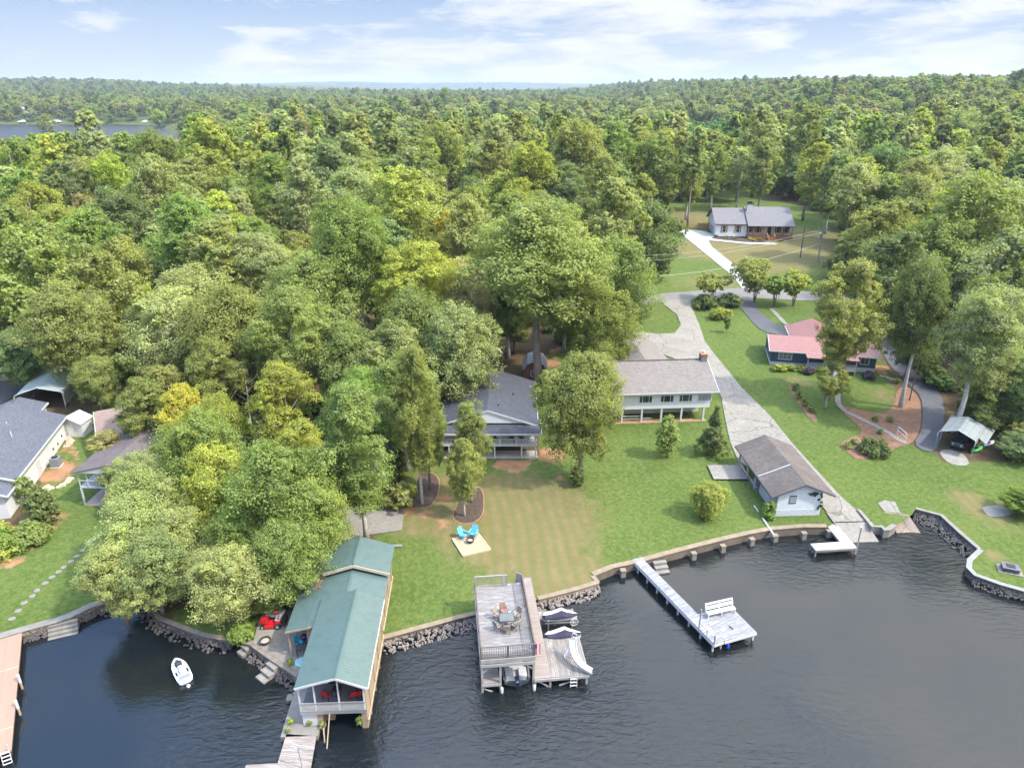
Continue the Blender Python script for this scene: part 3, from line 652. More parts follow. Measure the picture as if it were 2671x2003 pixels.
MIDF=[(1490,375,42,'tall','olive',1.),(1545,362,40,'tall','mid',1.),(1600,368,40,'airy','pale',1.),(1650,360,42,'tall','olive',1.),(1700,368,42,'oak','mid',1.),(1750,372,44,'tall','yellowgreen',1.),(1800,392,48,'tall','mid',1.),(460,345,56,'maple','lime',.9),(485,470,68,'maple','lime',.9),(430,505,45,'oak','lime',.9),(795,415,48,'tall','yellowgreen',.9),(960,520,52,'tall','gold',.9),(918,395,45,'tall','yellowgreen',.9),
(1425,330,42,'tall','yellowgreen',.9),(1385,370,50,'oak','yellowgreen',.9),(645,290,30,'tall','tan',.9),(340,252,21,'maple','lime',.9),(98,268,44,'airy','yellowgreen',.8),(380,520,46,'maple','green',.9),
(205,470,56,'oak','tan',1.),(60,430,70,'oak','green',1.),(25,350,60,'oak','green',1.),(1860,415,55,'tall','yellowgreen',.9),(1905,440,50,'tall','lime',.9),(2080,290,55,'oak','pale',1.),(1000,440,40,'oak','yellowgreen',1.),
(960,210,26,'tall','green',.9),(510,290,42,'oak','green',1.),(770,200,34,'tall','olive',.8),(1640,300,60,'airy','pale',1.),(1740,300,60,'airy','olive',1.),(2010,400,60,'oak','olive',1.),(1560,330,45,'oak','pale',1.),(2140,185,32,'pine','olive',1.),
(1890,330,45,'oak','rust',.9),(860,470,50,'oak','yellowgreen',1.),(650,560,62,'oak','olive',1.),(720,540,62,'oak','olive',1.),(1500,330,34,'pine','pale',1.)]
for t_ in NEAR: ft(t_[0],t_[1],t_[2]*1.12,t_[3],t_[4],hz=t_[5])
for t_ in BASED: ft(t_[0],t_[1],t_[2]*1.12,t_[3],t_[4],base=t_[5])
for t_ in MIDF: ft(*t_[:5],hz=t_[5])
KEEP=[PP(('f',q)) for q in (
 [(-60,250),(400,240),(385,284),(-60,292)],
 [(1400,650),(1395,600),(1455,500),(1435,440),(1500,440),(1600,436),(1750,436),(1790,500),(1800,560),(1800,640)],
 [(860,1400),(690,1170),(700,1100),(870,1060),(870,1000),(945,960),(1040,840),(1070,720),(1210,700),(1210,760),(1300,740),(1400,630),(1800,630),(1990,700),(2000,790),(2110,860),(2212,1000),(2212,1659),(860,1659)],
 [(-50,790),(190,790),(230,880),(210,1000),(260,1080),(260,1300),(330,1659),(-50,1659)],
 [(320,780),(420,780),(420,830),(360,1000),(200,1080),(150,900)],
 [(300,1250),(860,1150),(860,1659),(300,1659)],[(690,850),(800,850),(770,910),(700,910)]
 )]
OPEN=[PP(('f',q)) for q in ([(1240,278),(1650,268),(1690,370),(1470,375),(1430,330),(1280,330)],[(1860,268),(2300,258),(2350,335),(2000,300)],[(930,262),(1150,262),(1130,305),(930,305)],[(790,330),(905,330),(905,360),(790,360)])]
OW=[[(T(*p).x,T(*p).y) for p in q] for q in OPEN]
rr_=random.Random(11)
def blocked(x,y,Rr,H):
    z=tz(x,y)
    if z<.6: return True
    for q in OW:
        if inpoly(x,y,q) and rr_.random()>.06: return True
    for (dx,h) in ((0,0),(0,H*.5),(0,H*.95),(-Rr*.9,H*.6),(Rr*.9,H*.6),(-Rr*.6,H*.35),(Rr*.6,H*.35)):
        u,v,_=PJ(x+dx,y,z+h)
        for q in KEEP:
            if inpoly(u,v,q): return True
    return False
cand=[]
for gy in np.arange(64,400,9.3):
    for gx in np.arange(-300,330,9.3):
        x=gx+rr_.uniform(-3.4,3.4); y=gy+rr_.uniform(-3.4,3.4)
        u,v,f=PJ(x,y,tz(x,y)+12)
        if f<5 or u<-260 or u>2930 or v>2000: continue
        kind=rr_.choice(['oak','oak','grand','grand','tall','maple','airy','airy']) if y<200 else rr_.choice(['oak','tall','maple','grand','tall','airy','tall'])
        s=rr_.uniform(.75,1.45); sz=s**.7*rr_.uniform(.85,1.12)
        if kind=='tall': sz*=1.02
        if kind=='airy': sz*=.9
        Rr=KIND[kind]['R']*s
        if blocked(x,y,Rr,KIND[kind]['zt']*sz): continue
        if any((t['x']-x)**2+(t['y']-y)**2<(.62*(t['R']+Rr)*.82)**2 for t in TREES): continue
        cand.append((math.hypot(x,y),kind,x,y,s,sz))
        TREES.append(dict(o=None,x=x,y=y,R=Rr))
TREES=[t for t in TREES if t['o'] is not None]
cand.sort()
def pick(x,y):
    g=math.sin(x*.035+1.3)*math.cos(y*.028+.4)+rr_.uniform(-1,1)
    pool=['olive']*6+['mid']*6+['pale']*4+['bluegreen']*2+['dark']*2+['green']*2+['yellowgreen']*3+['lime']*1+['tan']*1
    if x>30 and y>110: pool+=['pale']*4+['olive']*3
    if g>1.2: pool=['yellowgreen','pale','green','lime','olive','mid']
    return rr_.choice(pool)
NIND=290-len(TREES)
for d,kind,x,y,s,sz in cand[:NIND]: put_tree(kind,x,y,s,sz,pick(x,y))
rest=cand[NIND:]
# ------------------------------------------------------------------ labels of the forest trees
def where(t):
    z=tz(t['x'],t['y'])+t['H']*.6; u,v,_=PJ(t['x'],t['y'],z); u/=1.2075; v/=1.2075
    if v<300: return 'near the horizon, '+('left' if u<740 else 'right' if u>1480 else 'centre')
    if u>1800 and v>520: return 'beside the curved driveway'
    if u>1480: return 'behind the distant house' if u<1780 else 'right of the distant house'
    if u>1380 and v<560: return 'left of the distant house'
    if u>1050 and v<700: return 'behind the cabin'
    if u<260: return ('above the pale carport' if v>560 else 'at the left forest edge')
    if v>1000: return 'on the boathouse shore'
    if v>800: return 'left of the cabin'
    if v>560: return 'in the near wood'
    return 'deep in the left forest' if u<600 else 'deep in the middle forest'
groups={}
for t in TREES:
    sz='small' if t['R']<3.9 else 'large' if t['R']>5.6 else 'medium'
    lab='%s %s %s tree %s'%(sz,KNAME[t['kind']][1].split()[0],CNAME[t['col']].split()[-1] if 'and' in CNAME[t['col']] else CNAME[t['col']],where(t)); groups.setdefault(lab,[]).append(t)
ORD=['leftmost','second from left','third from left','fourth from left','fifth from left','sixth from left','seventh from left','eighth from left','ninth from left']
for lab,ts in groups.items():
    ts.sort(key=lambda t:PJ(t['x'],t['y'],tz(t['x'],t['y'])+8)[0])
    for i,t in enumerate(ts):
        full=lab if len(ts)==1 else lab+', '+(ORD[i] if i<len(ORD) and i<len(ts)-1 else 'rightmost')
        tag(t['o'],full,'tree','trees of the lakeside forest')
# ------------------------------------------------------------------ rest of the forest, one object
pts=[];scl=[];rot=[];idx=[];cl=[]
KI=['oak','tall','maple','pine']
for d,kind,x,y,s,sz in rest:
    k=kind if kind in KI else 'oak'
    pts.append((x,y,tz(x,y)-.1)); scl.append((s,s,sz)); rot.append(rr_.uniform(0,6.28)); idx.append(KI.index(k)*2+rr_.randrange(2)); cl.append(jit(COLS[pick(x,y)])[:3])
def scatter(y0,y1,step,sc,tone,xr=None):
    y=y0
    while y<y1:
        st=step*(1+.25*(y-y0)/(y1-y0)); hw=y*.80+60; x=-hw
        while x<hw+40:
            X=x+rr_.uniform(-.4,.4)*st; Y=y+rr_.uniform(-.4,.4)*st; x+=st
            if xr and not (xr[0]<X<xr[1]): continue
            z=tz(X,Y)
            if z<.7 or (any(inpoly(X,Y,q) for q in OW) and rr_.random()>.04): continue
            u,v,_=PJ(X,Y,z+14*sc)
            if Y<880 and (inpoly(u,v,KEEP[0]) or inpoly(*PJ(X,Y,z+8*sc)[:2],KEEP[0])): continue
            hid=0
            s=1.15*sc*rr_.uniform(.7,1.15); c=COLS[rr_.choice(tone)]
            pts.append((X,Y,z-.2)); scl.append((s,s,s*rr_.uniform(.62,.9))); rot.append(rr_.uniform(0,6.28)); idx.append(rr_.choice([0,1,0,1,4,5,4,2,3])); cl.append(jit(c,.2)[:3])
        y+=st
tone=['dark','mid','mid','olive','olive','pale','pale','tan','green','yellowgreen']
scatter(400,620,10.5,.85,tone)
scatter(620,1150,10.5,1.1,tone+['dark']*2)
scatter(1150,2600,18,1.2,['dark','mid','mid','olive','bluegreen'])
print('forest rest',len(pts),'individual',len(TREES))
def gn_scatter(name,pts,scl,rot,idx,cl,meshes,kind='stuff'):
    me=bpy.data.meshes.new(name); me.from_pydata(pts,[],[])
    a=me.attributes.new('iscl','FLOAT_VECTOR','POINT'); a.data.foreach_set('vector',np.array(scl,np.float32).ravel())
    a=me.attributes.new('irot','FLOAT_VECTOR','POINT'); a.data.foreach_set('vector',np.array([(0,0,r) for r in rot],np.float32).ravel())
    a=me.attributes.new('iidx','INT','POINT'); a.data.foreach_set('value',np.array(idx,np.int32))
    a=me.attributes.new('tcol','FLOAT_VECTOR','POINT'); a.data.foreach_set('vector',np.array(cl,np.float32).ravel())
    o=bpy.data.objects.new(name,me); col.objects.link(o); o.color=(0,0,0,1); o['kind']=kind
    ng=bpy.data.node_groups.new(name,'GeometryNodeTree'); ng.interface.new_socket('Geometry',in_out='INPUT',socket_type='NodeSocketGeometry'); ng.interface.new_socket('Geometry',in_out='OUTPUT',socket_type='NodeSocketGeometry')
    N=ng.nodes; Lk=ng.links; gi=N.new('NodeGroupInput'); go=N.new('NodeGroupOutput'); ip=N.new('GeometryNodeInstanceOnPoints'); jn=N.new('GeometryNodeJoinGeometry')
    for m_ in reversed(meshes):
        po=bpy.data.objects.new('tree_shape',m_); oi=N.new('GeometryNodeObjectInfo'); oi.inputs[0].default_value=po; oi.inputs['As Instance'].default_value=True; Lk.new(oi.outputs['Geometry'],jn.inputs[0])
    def na(n_,t): x=N.new('GeometryNodeInputNamedAttribute'); x.data_type=t; x.inputs[0].default_value=n_; return x.outputs[0]
    Lk.new(gi.outputs[0],ip.inputs['Points']); Lk.new(jn.outputs[0],ip.inputs['Instance']); ip.inputs['Pick Instance'].default_value=True
    Lk.new(na('iidx','INT'),ip.inputs['Instance Index']); Lk.new(na('irot','FLOAT_VECTOR'),ip.inputs['Rotation']); Lk.new(na('iscl','FLOAT_VECTOR'),ip.inputs['Scale'])
    Lk.new(ip.outputs[0],go.inputs[0]); md=o.modifiers.new('scatter','NODES'); md.node_group=ng; return o
gn_scatter('forest',pts,scl,rot,idx,cl,[get_proto(k,'far',v) for k in KI for v in (0,1)])
# young pine plantation in the clearings
pts=[];scl=[];rot=[];idx=[];cl=[]
q,t,L,rl=crown_arrays(5,1.5,.1,4.2,'cone',14,10,8,.7); young=quad_mesh('young_pine',q,t,[M_leaf])
q,t,L,rl=crown_arrays(6,1.9,.1,3.0,'round',12,10,8,.7); young2=quad_mesh('thicket',q,t,[M_leaf])
for q in OW:
    xs=[p[0] for p in q]; ys=[p[1] for p in q]
    n_=int((max(xs)-min(xs))*(max(ys)-min(ys))/9); n_=min(n_,5200)
    for _ in range(n_):
        x=rr_.uniform(min(xs),max(xs)); y=rr_.uniform(min(ys),max(ys))
        if not inpoly(x,y,q) or tz(x,y)<.6: continue
        s=rr_.uniform(.8,1.9); pts.append((x,y,tz(x,y)-.1)); scl.append((s,s,s)); rot.append(rr_.uniform(0,6)); idx.append(int(rr_.random()<.35)); cl.append(jit(rr_.choice([(.12,.27,.10),(.15,.29,.09),(.20,.28,.09)]),.2)[:3])
gn_scatter('young_pines',pts,scl,rot,idx,cl,[young,young2])

pts=[];scl=[];rot=[];idx=[];cl=[]
q,t,L,rl=crown_arrays(9,2.2,.0,2.6,'round',12,12,9,.42); bush=quad_mesh('understory_bush',q,t,[M_leaf])
TX=np.array([(t['x'],t['y']) for t in TREES])
for _ in range(5200):
    y=rr_.uniform(52,300); x=rr_.uniform(-y*.78-25,y*.78+30)
    if tz(x,y)<.6 or any(inpoly(x,y,q) for q in WL) or any(inpoly(x,y,q) for q in OW): continue
    u,v,_=PJ(x,y,tz(x,y)+1.5)
    if any(inpoly(u,v,q) for q in KEEP): continue
    if np.min((TX[:,0]-x)**2+(TX[:,1]-y)**2)>49: pass
    s=rr_.uniform(.6,1.35); pts.append((x,y,tz(x,y)-.1)); scl.append((s,s,s*rr_.uniform(.7,1.5))); rot.append(rr_.uniform(0,6)); idx.append(0); cl.append(jit(COLS[rr_.choice(['dark','mid','olive','green'])],.2)[:3])
gn_scatter('undergrowth',pts,scl,rot,idx,cl,[bush])
# ------------------------------------------------------------------ haze
def haze():
    mb=MB(); mb.box(-9700,-150,-3,9700,9500,140)
    m=bpy.data.materials.new('air_haze'); m.use_nodes=True; nt=m.node_tree; nt.nodes.remove(nt.nodes['Principled BSDF'])
    pv=nt.nodes.new('ShaderNodeVolumePrincipled'); pv.inputs['Color'].default_value=(.66,.78,.98,1); pv.inputs['Density'].default_value=.00011; pv.inputs['Anisotropy'].default_value=.2
    nt.links.new(pv.outputs[0],nt.nodes['Material Output'].inputs['Volume']); o=mb.build('haze',m); o['kind']='stuff'
haze()

# dead bare trees
for k,(cs,x,y,h,lab) in enumerate([('d4',1000,820,13,'bare dead tree in the left part of the forest'),('d5',870,570,12,'bare white dead tree by the green clearing'),('d6',1200,650,14,'pale dead tree right of the distant house, farther back'),('d6',850,800,15,'bare dead tree just right of the distant house'),('d6',1110,720,14,'grey dead tree between two yellowing trees on the right'),('e8',380,260,15,'dead tree top above the pale carport wood'),('e8',1095,1090,11,'broken bare tree behind the golden maple'),('d6',130,760,17,'slender white trunk left of the distant house')]):
    p=T(*P(cs,x,y)); q,t,L,rl=crown_arrays(300+k,2.6,h*.45,h,'oak',12,2,2,.1); o=empty('dead_tree',p,k*1.3,lab,'tree'); m=trunk_mb(300+k,L,rl,h*.3,h,.16,12,n=6); part_=m.build('trunk',M_pale,o,smooth=True)
# ------------------------------------------------------------------ building helpers
Z3=Vector((0,0,1))
def ex_x(mb,prof,x0,x1):
    k=len(prof); vs=[(x0,y,z) for y,z in prof]+[(x1,y,z) for y,z in prof]
    return mb.add(vs,[tuple(range(k)),tuple(range(2*k-1,k-1,-1))]+[(i,(i+1)%k,(i+1)%k+k,i+k) for i in range(k)])
def ex_y(mb,prof,y0,y1):
    k=len(prof); vs=[(x,y0,z) for x,z in prof]+[(x,y1,z) for x,z in prof]
    return mb.add(vs,[tuple(range(k)),tuple(range(2*k-1,k-1,-1))]+[(i,(i+1)%k,(i+1)%k+k,i+k) for i in range(k)])
M_white=plain('white_paint',(.50,.50,.49),.45,.07,1.2,fine=8)
M_trim=plain('white_trim',(.50,.51,.52),.4,.05,2)
M_pane=glassy('window_glass'); M_panel=glassy('bright_glass',(.10,.12,.13))
M_black=plain('black_metal',(.02,.02,.022),.5,.2)
M_dkwood=planks('aged_deck_wood',[(.23,.21,.19),(.31,.28,.26),(.19,.17,.16)],.14,'Y',stain=.6)
M_tanpaint=plain('tan_wood',(.36,.28,.18),.7,.25,1.5)
M_galv=plain('galvanised_metal',(.42,.43,.44),.4,.15,2,metal=.6)
def rect_frame(mb,p,r,w,h,t=.07,d=.05,mull=(0,0),off=.02):
    n=r.cross(Z3); p=Vector(p)+n*off; u=Z3
    def bar(a,b_,ww): mb.beam(a,b_,ww,d,up=n)
    bar(p-r*t,p+r*(w+t),t*2) ; bar(p+u*h-r*t,p+u*h+r*(w+t),t*2); bar(p+u*t,p+u*(h-t),t*2); bar(p+r*w+u*t,p+r*w+u*(h-t),t*2)
    q=p-n*.012
    for i in range(1,mull[0]+1): x=w*i/(mull[0]+1); mb.beam(q+r*x+u*t,q+r*x+u*(h-t),.05,d*.6,up=n)
    for i in range(1,mull[1]+1): z=h*i/(mull[1]+1); mb.beam(q+u*z+r*t,q+u*z+r*(w-t),.05,d*.5,up=n)
def window(parent,p,r,w,h,fm=None,pm=None,mull=(0,1),t=.06):
    r=Vector(r).normalized(); mb=MB(); rect_frame(mb,p,r,w,h,t,.06,mull); f=mb.build('window',fm or M_trim,parent)
    n=r.cross(Z3); a=Vector(p)+n*.015; m2=MB(); m2.slab([a,a+r*w,a+r*w+Z3*h,a+Z3*h],.03); m2.build('pane',pm or M_pane,f); return f
def door(parent,p,r,w,h,mat,knob=True):
    r=Vector(r).normalized(); n=r.cross(Z3); a=Vector(p)+n*.04; m=MB(); m.slab([a,a+r*w,a+r*w+Z3*h,a+Z3*h],.05)
    for z0 in (.12,.55):
        q=a+n*.015+r*.12*w/.9+Z3*z0*h; m.slab([q,q+r*(w*.72),q+r*(w*.72)+Z3*h*.33,q+Z3*h*.33],.02)
    d=m.build('door',mat,parent)
    if knob: k=MB(); c=a+r*w*.88+Z3*h*.47; k.tube([c,c+n*.07],.035,6); k.build('handle',M_galv,d)
    rect=MB(); rect_frame(rect,p,r,w,h,.05,.07,(0,0),.02); rect.build('door_frame',M_trim,parent)
    return d
def panel(parent,name,p,r,w,h,mat,d=.04,off=.0):
    r=Vector(r).normalized(); n=r.cross(Z3); a=Vector(p)+n*(off+d); m=MB(); m.slab([a,a+r*w,a+r*w+Z3*h,a+Z3*h],d); return m.build(name,mat,parent)
def roof_slope(parent,q,mat,t=.12,name='roof'):
    m=MB(); m.slab(q,t); return m.build(name,mat,parent)
def part(mb,name,mat,parent,**k): return mb.build(name,mat,parent,**k)
def fascia(parent,pairs,mat,w=.06,h=.2,name='fascia'):
    m=MB()
    for a,b_ in pairs: m.beam(a,b_,w,h)
    return m.build(name,mat,parent)
def railing(a,b_,h=1.0,gap=.13,mat=None,post=1.6,thick=.035,parent=None,name='railing',top=.09,lean=0):
    a=Vector(a); b_=Vector(b_); L=(b_-a).length; d=(b_-a)/L; m=MB()
    m.beam(a+Z3*h,b_+Z3*h,top,.05); m.beam(a+Z3*.10,b_+Z3*.10,.05,.06)
    n=int(L/gap)
    for i in range(1,n): p=a+d*(L*i/n); m.beam(p+Z3*.13,p+Z3*(h-.025),thick,thick,up=d)
    k=max(1,round(L/post))
    for i in range(k+1): p=a+d*(L*i/k); m.beam(p-Z3*.02,p+Z3*(h-.03),.10,.10,up=d)
    return m.build(name,mat,parent)
X=(1,0,0)
# ------------------------------------------------------------------ ranch house, two levels
M_rsh=shingles('brown_grey_shingles',(.170,.150,.135),.22,.15)
M_wsid=siding('white_siding',(.52,.525,.53),.2,'Z',.05,.88)
o=empty('ranch_house',(13.2,83.8,1.56),R(4.2),'white two level ranch house with brown grey shingle roof and brick chimney','house')
L_=12.6
m=MB(); m.box(-.4,0,1.95,L_,.9,4.3); m.box(-.4,.9,1.95,L_,9.6,4.35)
ex_x(m,[(9.6,4.2),(.05,4.3),(4.9,6.35)],-.38,L_-.02); part(m,'wall',M_wsid,o)
m=MB(); m.box(0,2.6,-.5,12.1,9.5,1.93); part(m,'lower_wall',siding('lower_wall_white',(.50,.49,.46),.2,'Z',.2),o)
m=MB(); m.slab([(-1.,-.6,4.42),(13.4,-.6,4.42),(13.4,5,6.75),(-1.,5,6.75)],.14); part(m,'roof',M_rsh,o)
rb_=MB(); rb_.slab([(13.4,10.4,4.4),(-1.,10.4,4.4),(-1.,5.01,6.75),(13.4,5.01,6.75)],.14); part(rb_,'roof',M_rsh,o)
m=MB(); ex_y(m,[(1.2,2.),(9.2,2.),(9.2,4.5),(5.2,6.3),(1.2,4.5)],9.6,17.4); part(m,'rear_wing_wall',M_wsid,o)
m=MB(); m.slab([(9.9,6.5,4.55),(9.9,18,4.55),(5.2,18,6.6),(5.2,5.5,6.6)],.13); m.slab([(5.19,5.5,6.6),(5.19,18,6.6),(.5,18,4.55),(.5,6.5,4.55)],.13); part(m,'rear_roof',M_rsh,o)
fascia(o,[((-1.,-.62,4.32),(13.4,-.62,4.32)),((13.42,-.6,4.32),(13.42,5,6.66)),((13.42,5,6.66),(13.42,10.4,4.3)),((-1.02,-.6,4.32),(-1.02,5,6.66))],M_trim,.05,.18,'fascia')
m=MB(); m.beam((-1,5,6.80),(13.3,5,6.80),.22,.08); part(m,'ridge_cap',plain('ridge_dark',(.10,.09,.085),.9),o)
ch=MB(); ch.box(12.45,4.5,4.,13.25,5.5,7.5); ch=part(ch,'chimney',brick('dark_brick',(.045,.04,.045),(.07,.06,.06)),o)
m=MB(); m.box(12.37,4.42,7.5,13.33,5.58,7.62); part(m,'chimney_cap',plain('cap_orange',(.45,.17,.07),.7),ch); m=MB(); m.tube([(12.85,5,7.62),(12.85,5,7.95)],.22,10); part(m,'flue',M_trim,ch)
for x in (8.45,10.95,6.0,3.2):
    window(o,(x,0,2.85),X,1.7,.95,M_trim,M_panel if x>10 else M_pane,(0,0),.05)
    m=MB(); m.beam((x+.42,-.045,2.9),(x+.42,-.045,3.75),.06,.05,up=(0,1,0)); m.beam((x+1.28,-.045,2.9),(x+1.28,-.045,3.75),.06,.05,up=(0,1,0)); part(m,'mullion',M_trim,o)
for x in (1.1,3.7,6.3,8.95,11.9):
    m=MB(); m.beam((x,.15,-.2),(x,.15,1.95),.22,.22,up=(0,1,0)); part(m,'post',M_trim,o)
m=MB(); m.box(-.3,-.15,-.5,12.3,2.6,.06); part(m,'patio_floor',plain('clay_patio',(.36,.21,.11),.85,.3,2),o)
for x,w_ in ((2.6,1.4),(6.2,1.1),(9.6,1.2),(10.9,.8)): window(o,(x,2.58,.75),X,w_,.75,M_trim,M_pane,(1,0),.04)
door(o,(5.1,2.58,.06),X,.9,1.75,M_trim)
m=MB(); m.lathe([(.10,0),(.14,.03)],10); 
for x in (8.1,11.7):
    m=MB(); m.tube([(x,2.59,1.2),(x,2.53,1.2)],.13,12); part(m,'round_vent',M_black,o)
m=MB(); m.beam((1.2,.15,.55),(5.,.15,.55),.05,.05); m.beam((1.2,.15,.9),(3.7,.15,.9),.05,.05); part(m,'handrail',M_trim,o)
t=T(*P('c8',1190,1170)); 
def patio_chair(loc,rz,mat,label,group=None,fm=None):
    r=empty('patio_chair',loc,rz,label,'chair',group); m=MB(); m.box(-.25,-.25,.40,.25,.25,.45); part(m,'seat',mat,r)
    m=MB(); m.slab([(-.25,.25,.45),(.25,.25,.45),(.25,.36,.98),(-.25,.36,.98)],.05); part(m,'backrest',mat,r)
    for sx in (-1,1):
        for sy in (-1,1): m=MB(); m.beam((sx*.23,sy*.22,0),(sx*.23,sy*.22,.4),.035,.035,up=(0,1,0)); part(m,'leg',fm or mat,r)
        m=MB(); m.beam((sx*.27,-.25,.66),(sx*.27,.27,.66),.05,.03); m.beam((sx*.27,-.24,.42),(sx*.27,-.24,.65),.03,.03,up=(0,1,0)); part(m,'armrest',fm or mat,r)
    return r
M_brownm=plain('bronze_frame',(.07,.05,.035),.5)
a_=o.matrix_basis if False else None
def inworld(root,p):
    c,s=math.cos(root.rotation_euler.z),math.sin(root.rotation_euler.z); return Vector((root.location.x+c*p[0]-s*p[1],root.location.y+s*p[0]+c*p[1],root.location.z+p[2]))
pc=patio_chair(inworld(o,(10.2,1.3,.06)),R(200),M_brownm,'brown patio chair under the ranch house overhang')
tb=empty('patio_table',inworld(o,(9.5,1.1,.06)),0,'small round table under the ranch house overhang','table'); m=MB(); m.lathe([(.4,.68),(.4,.72)],16); part(m,'tabletop',M_brownm,tb); m=MB(); m.lathe([(.25,0),(.05,.05),(.04,.68)],10); part(m,'pedestal',M_brownm,tb)
# ------------------------------------------------------------------ cabin with porch
M_dsh=shingles('charcoal_shingles',(.050,.055,.070),.3,.2)
o=empty('cabin_house',(-8.06,75.4,1.23),0,'cabin with dark shingle roof, white gable and railed porch over a carport','house')
m=MB(); m.box(-.4,1.4,1.75,10.7,14.5,3.6); ex_y(m,[(-.4,3.55),(10.7,3.55),(5.15,5.3)],1.45,14.4); part(m,'wall',siding('cabin_white_siding',(.56,.57,.58),.16,'Z',.05),o)
m=MB(); m.box(-.2,4.,-.5,10.5,14.3,1.72); part(m,'lower_wall',brick('tan_brick',(.30,.20,.13),(.36,.25,.17)),o)
m=MB(); m.slab([(11.2,1.0,3.58),(11.2,15.,3.58),(5.15,15.,5.6),(5.15,1.0,5.6)],.13); m.slab([(5.14,1.0,5.6),(5.14,15.,5.6),(-.9,15.,3.58),(-.9,1.0,3.58)],.13); part(m,'roof',M_dsh,o)
m=MB(); m.slab([(-1.,-.45,3.25),(11.5,-.45,3.25),(11.5,2.0,4.0),(-1.,2.0,4.0)],.12); part(m,'porch_roof',M_dsh,o)
m=MB(); ex_y(m,[(.3,3.95),(10.0,3.95),(5.15,5.42)],1.05,1.3); part(m,'gable',siding('cabin_gable_white',(.60,.61,.62),.3,'X',.03,.92),o)
fascia(o,[((-1,-.47,3.15),(11.5,-.47,3.15)),((11.52,-.45,3.17),(11.52,2.0,3.92)),((5.15,.97,5.55),(11.15,.97,3.55)),((5.15,.97,5.55),(-.85,.97,3.55)),((11.22,1.05,3.5),(11.22,15,3.5))],M_trim,.06,.2)
m=MB(); m.box(-.5,-.3,1.55,11.,1.4,1.75); part(m,'porch_floor',M_trim,o)
for x in (-.35,2.2,4.4,6.6,8.6,10.85): m=MB(); m.beam((x,-.2,1.75),(x,-.2,3.1),.13,.13,up=(0,1,0)); part(m,'post',M_trim,o)
for x in (.6,3.2,6.,9.2,10.85): m=MB(); m.beam((x,-.2,-.1),(x,-.2,1.55),.17,.17,up=(0,1,0)); part(m,'post',M_trim,o)
railing((-.35,-.22,1.75),(10.85,-.22,1.75),.72,.16,M_trim,2.2,.05,o)
m=MB(); m.box(-.3,-.4,-.3,11.1,4.,.05); part(m,'patio_floor',plain('pale_slab',(.34,.32,.29),.85),o)
window(o,(7.1,1.36,2.1),X,1.2,1.1,M_trim,M_pane,(1,0)); window(o,(1.6,1.36,2.1),X,1.2,1.1,M_trim,M_pane,(1,0)); door(o,(5.2,1.36,1.76),X,1.,1.75,M_black)
m=MB(); m.tube([(6.4,3.3,5.05),(6.4,3.3,5.4)],.09,8); m.tube([(8.2,8,4.5),(8.2,8,4.85)],.07,8); part(m,'roof_vent',M_black,o)
# gas grill / cover on the porch
for k,x in enumerate((8.,9.2,2.9)): patio_chair(inworld(o,(x,.6,1.75)),R(180),M_brownm,['dark porch chair near the right end of the cabin porch','dark porch chair at the far right of the cabin porch','dark porch chair on the left side of the cabin porch'][k],'porch chairs of the cabin')
# ------------------------------------------------------------------ white boat shed
M_osh=shingles('weathered_shingles',(.120,.100,.088),.3,.7)
o=empty('boat_shed',(27.35,63.14,.88),R(2.6),'white boat shed with stained gable roof, ivy and an open side porch','shed')
zr,ze=3.95,2.55
m=MB(); ex_y(m,[(0,-1.3),(4.6,-1.3),(4.6,2.7),(2.5,zr-.18),(0,2.62)],0,4.6); part(m,'wall',siding('shed_white_boards',(.52,.56,.60),.3,'X',.18,.86),o)
m=MB(); m.box(-.03,-.03,-1.3,4.63,4.63,.75); part(m,'block_base',brick('painted_block',(.50,.53,.56),(.54,.57,.60),(.36,.38,.40),3.),o)
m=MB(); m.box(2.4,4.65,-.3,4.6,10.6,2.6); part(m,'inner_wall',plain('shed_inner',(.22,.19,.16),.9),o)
m=MB(); m.box(-.3,4.65,-.3,2.39,10.6,.18); part(m,'porch_floor',M_slab,o)
m=MB(); m.slab([(-.85,-.45,ze),(-.85,10.9,ze),(2.5,10.9,zr),(2.5,-.45,zr)][::-1],.12); m.slab([(2.51,-.45,zr),(2.51,10.9,zr),(5.75,10.9,ze-.02),(5.75,-.45,ze-.02)][::-1],.12); part(m,'roof',M_osh,o)
m=MB(); m.slab([(-.8,3.6,ze+.10),(-.8,3.78,ze+.10),(2.5,3.78,zr+.05),(2.5,3.6,zr+.05)][::-1],.04); part(m,'flashing',M_galv,o)
fascia(o,[((-.88,-.4,ze-.08),(-.88,10.9,ze-.08)),((-.85,-.47,ze-.06),(2.5,-.47,zr-.07)),((2.5,-.47,zr-.07),(5.75,-.47,ze-.08)),((5.78,-.4,ze-.1),(5.78,10.9,ze-.1))],plain('dark_trim',(.06,.06,.065),.8),.05,.14)
for y in (5.3,7.6,10.3): m=MB(); m.beam((-.32,y,-.2),(-.32,y,ze),.16,.16,up=(0,1,0)); part(m,'post',M_trim,o)
m=MB(); m.beam((-.32,4.7,.62),(-.32,10.3,.62),.05,.08); part(m,'rail',M_trim,o)
f=window(o,(1.25,0,1.55),X,.62,.85,plain('old_frame',(.10,.10,.12),.7),M_pane,(0,0),.05)
m=MB()
for k in range(3): m.beam((1.25,-.05,1.72+.24*k),(1.87,-.05,1.72+.24*k),.05,.07,up=(0,0,1))
part(m,'louvre',M_trim,f)
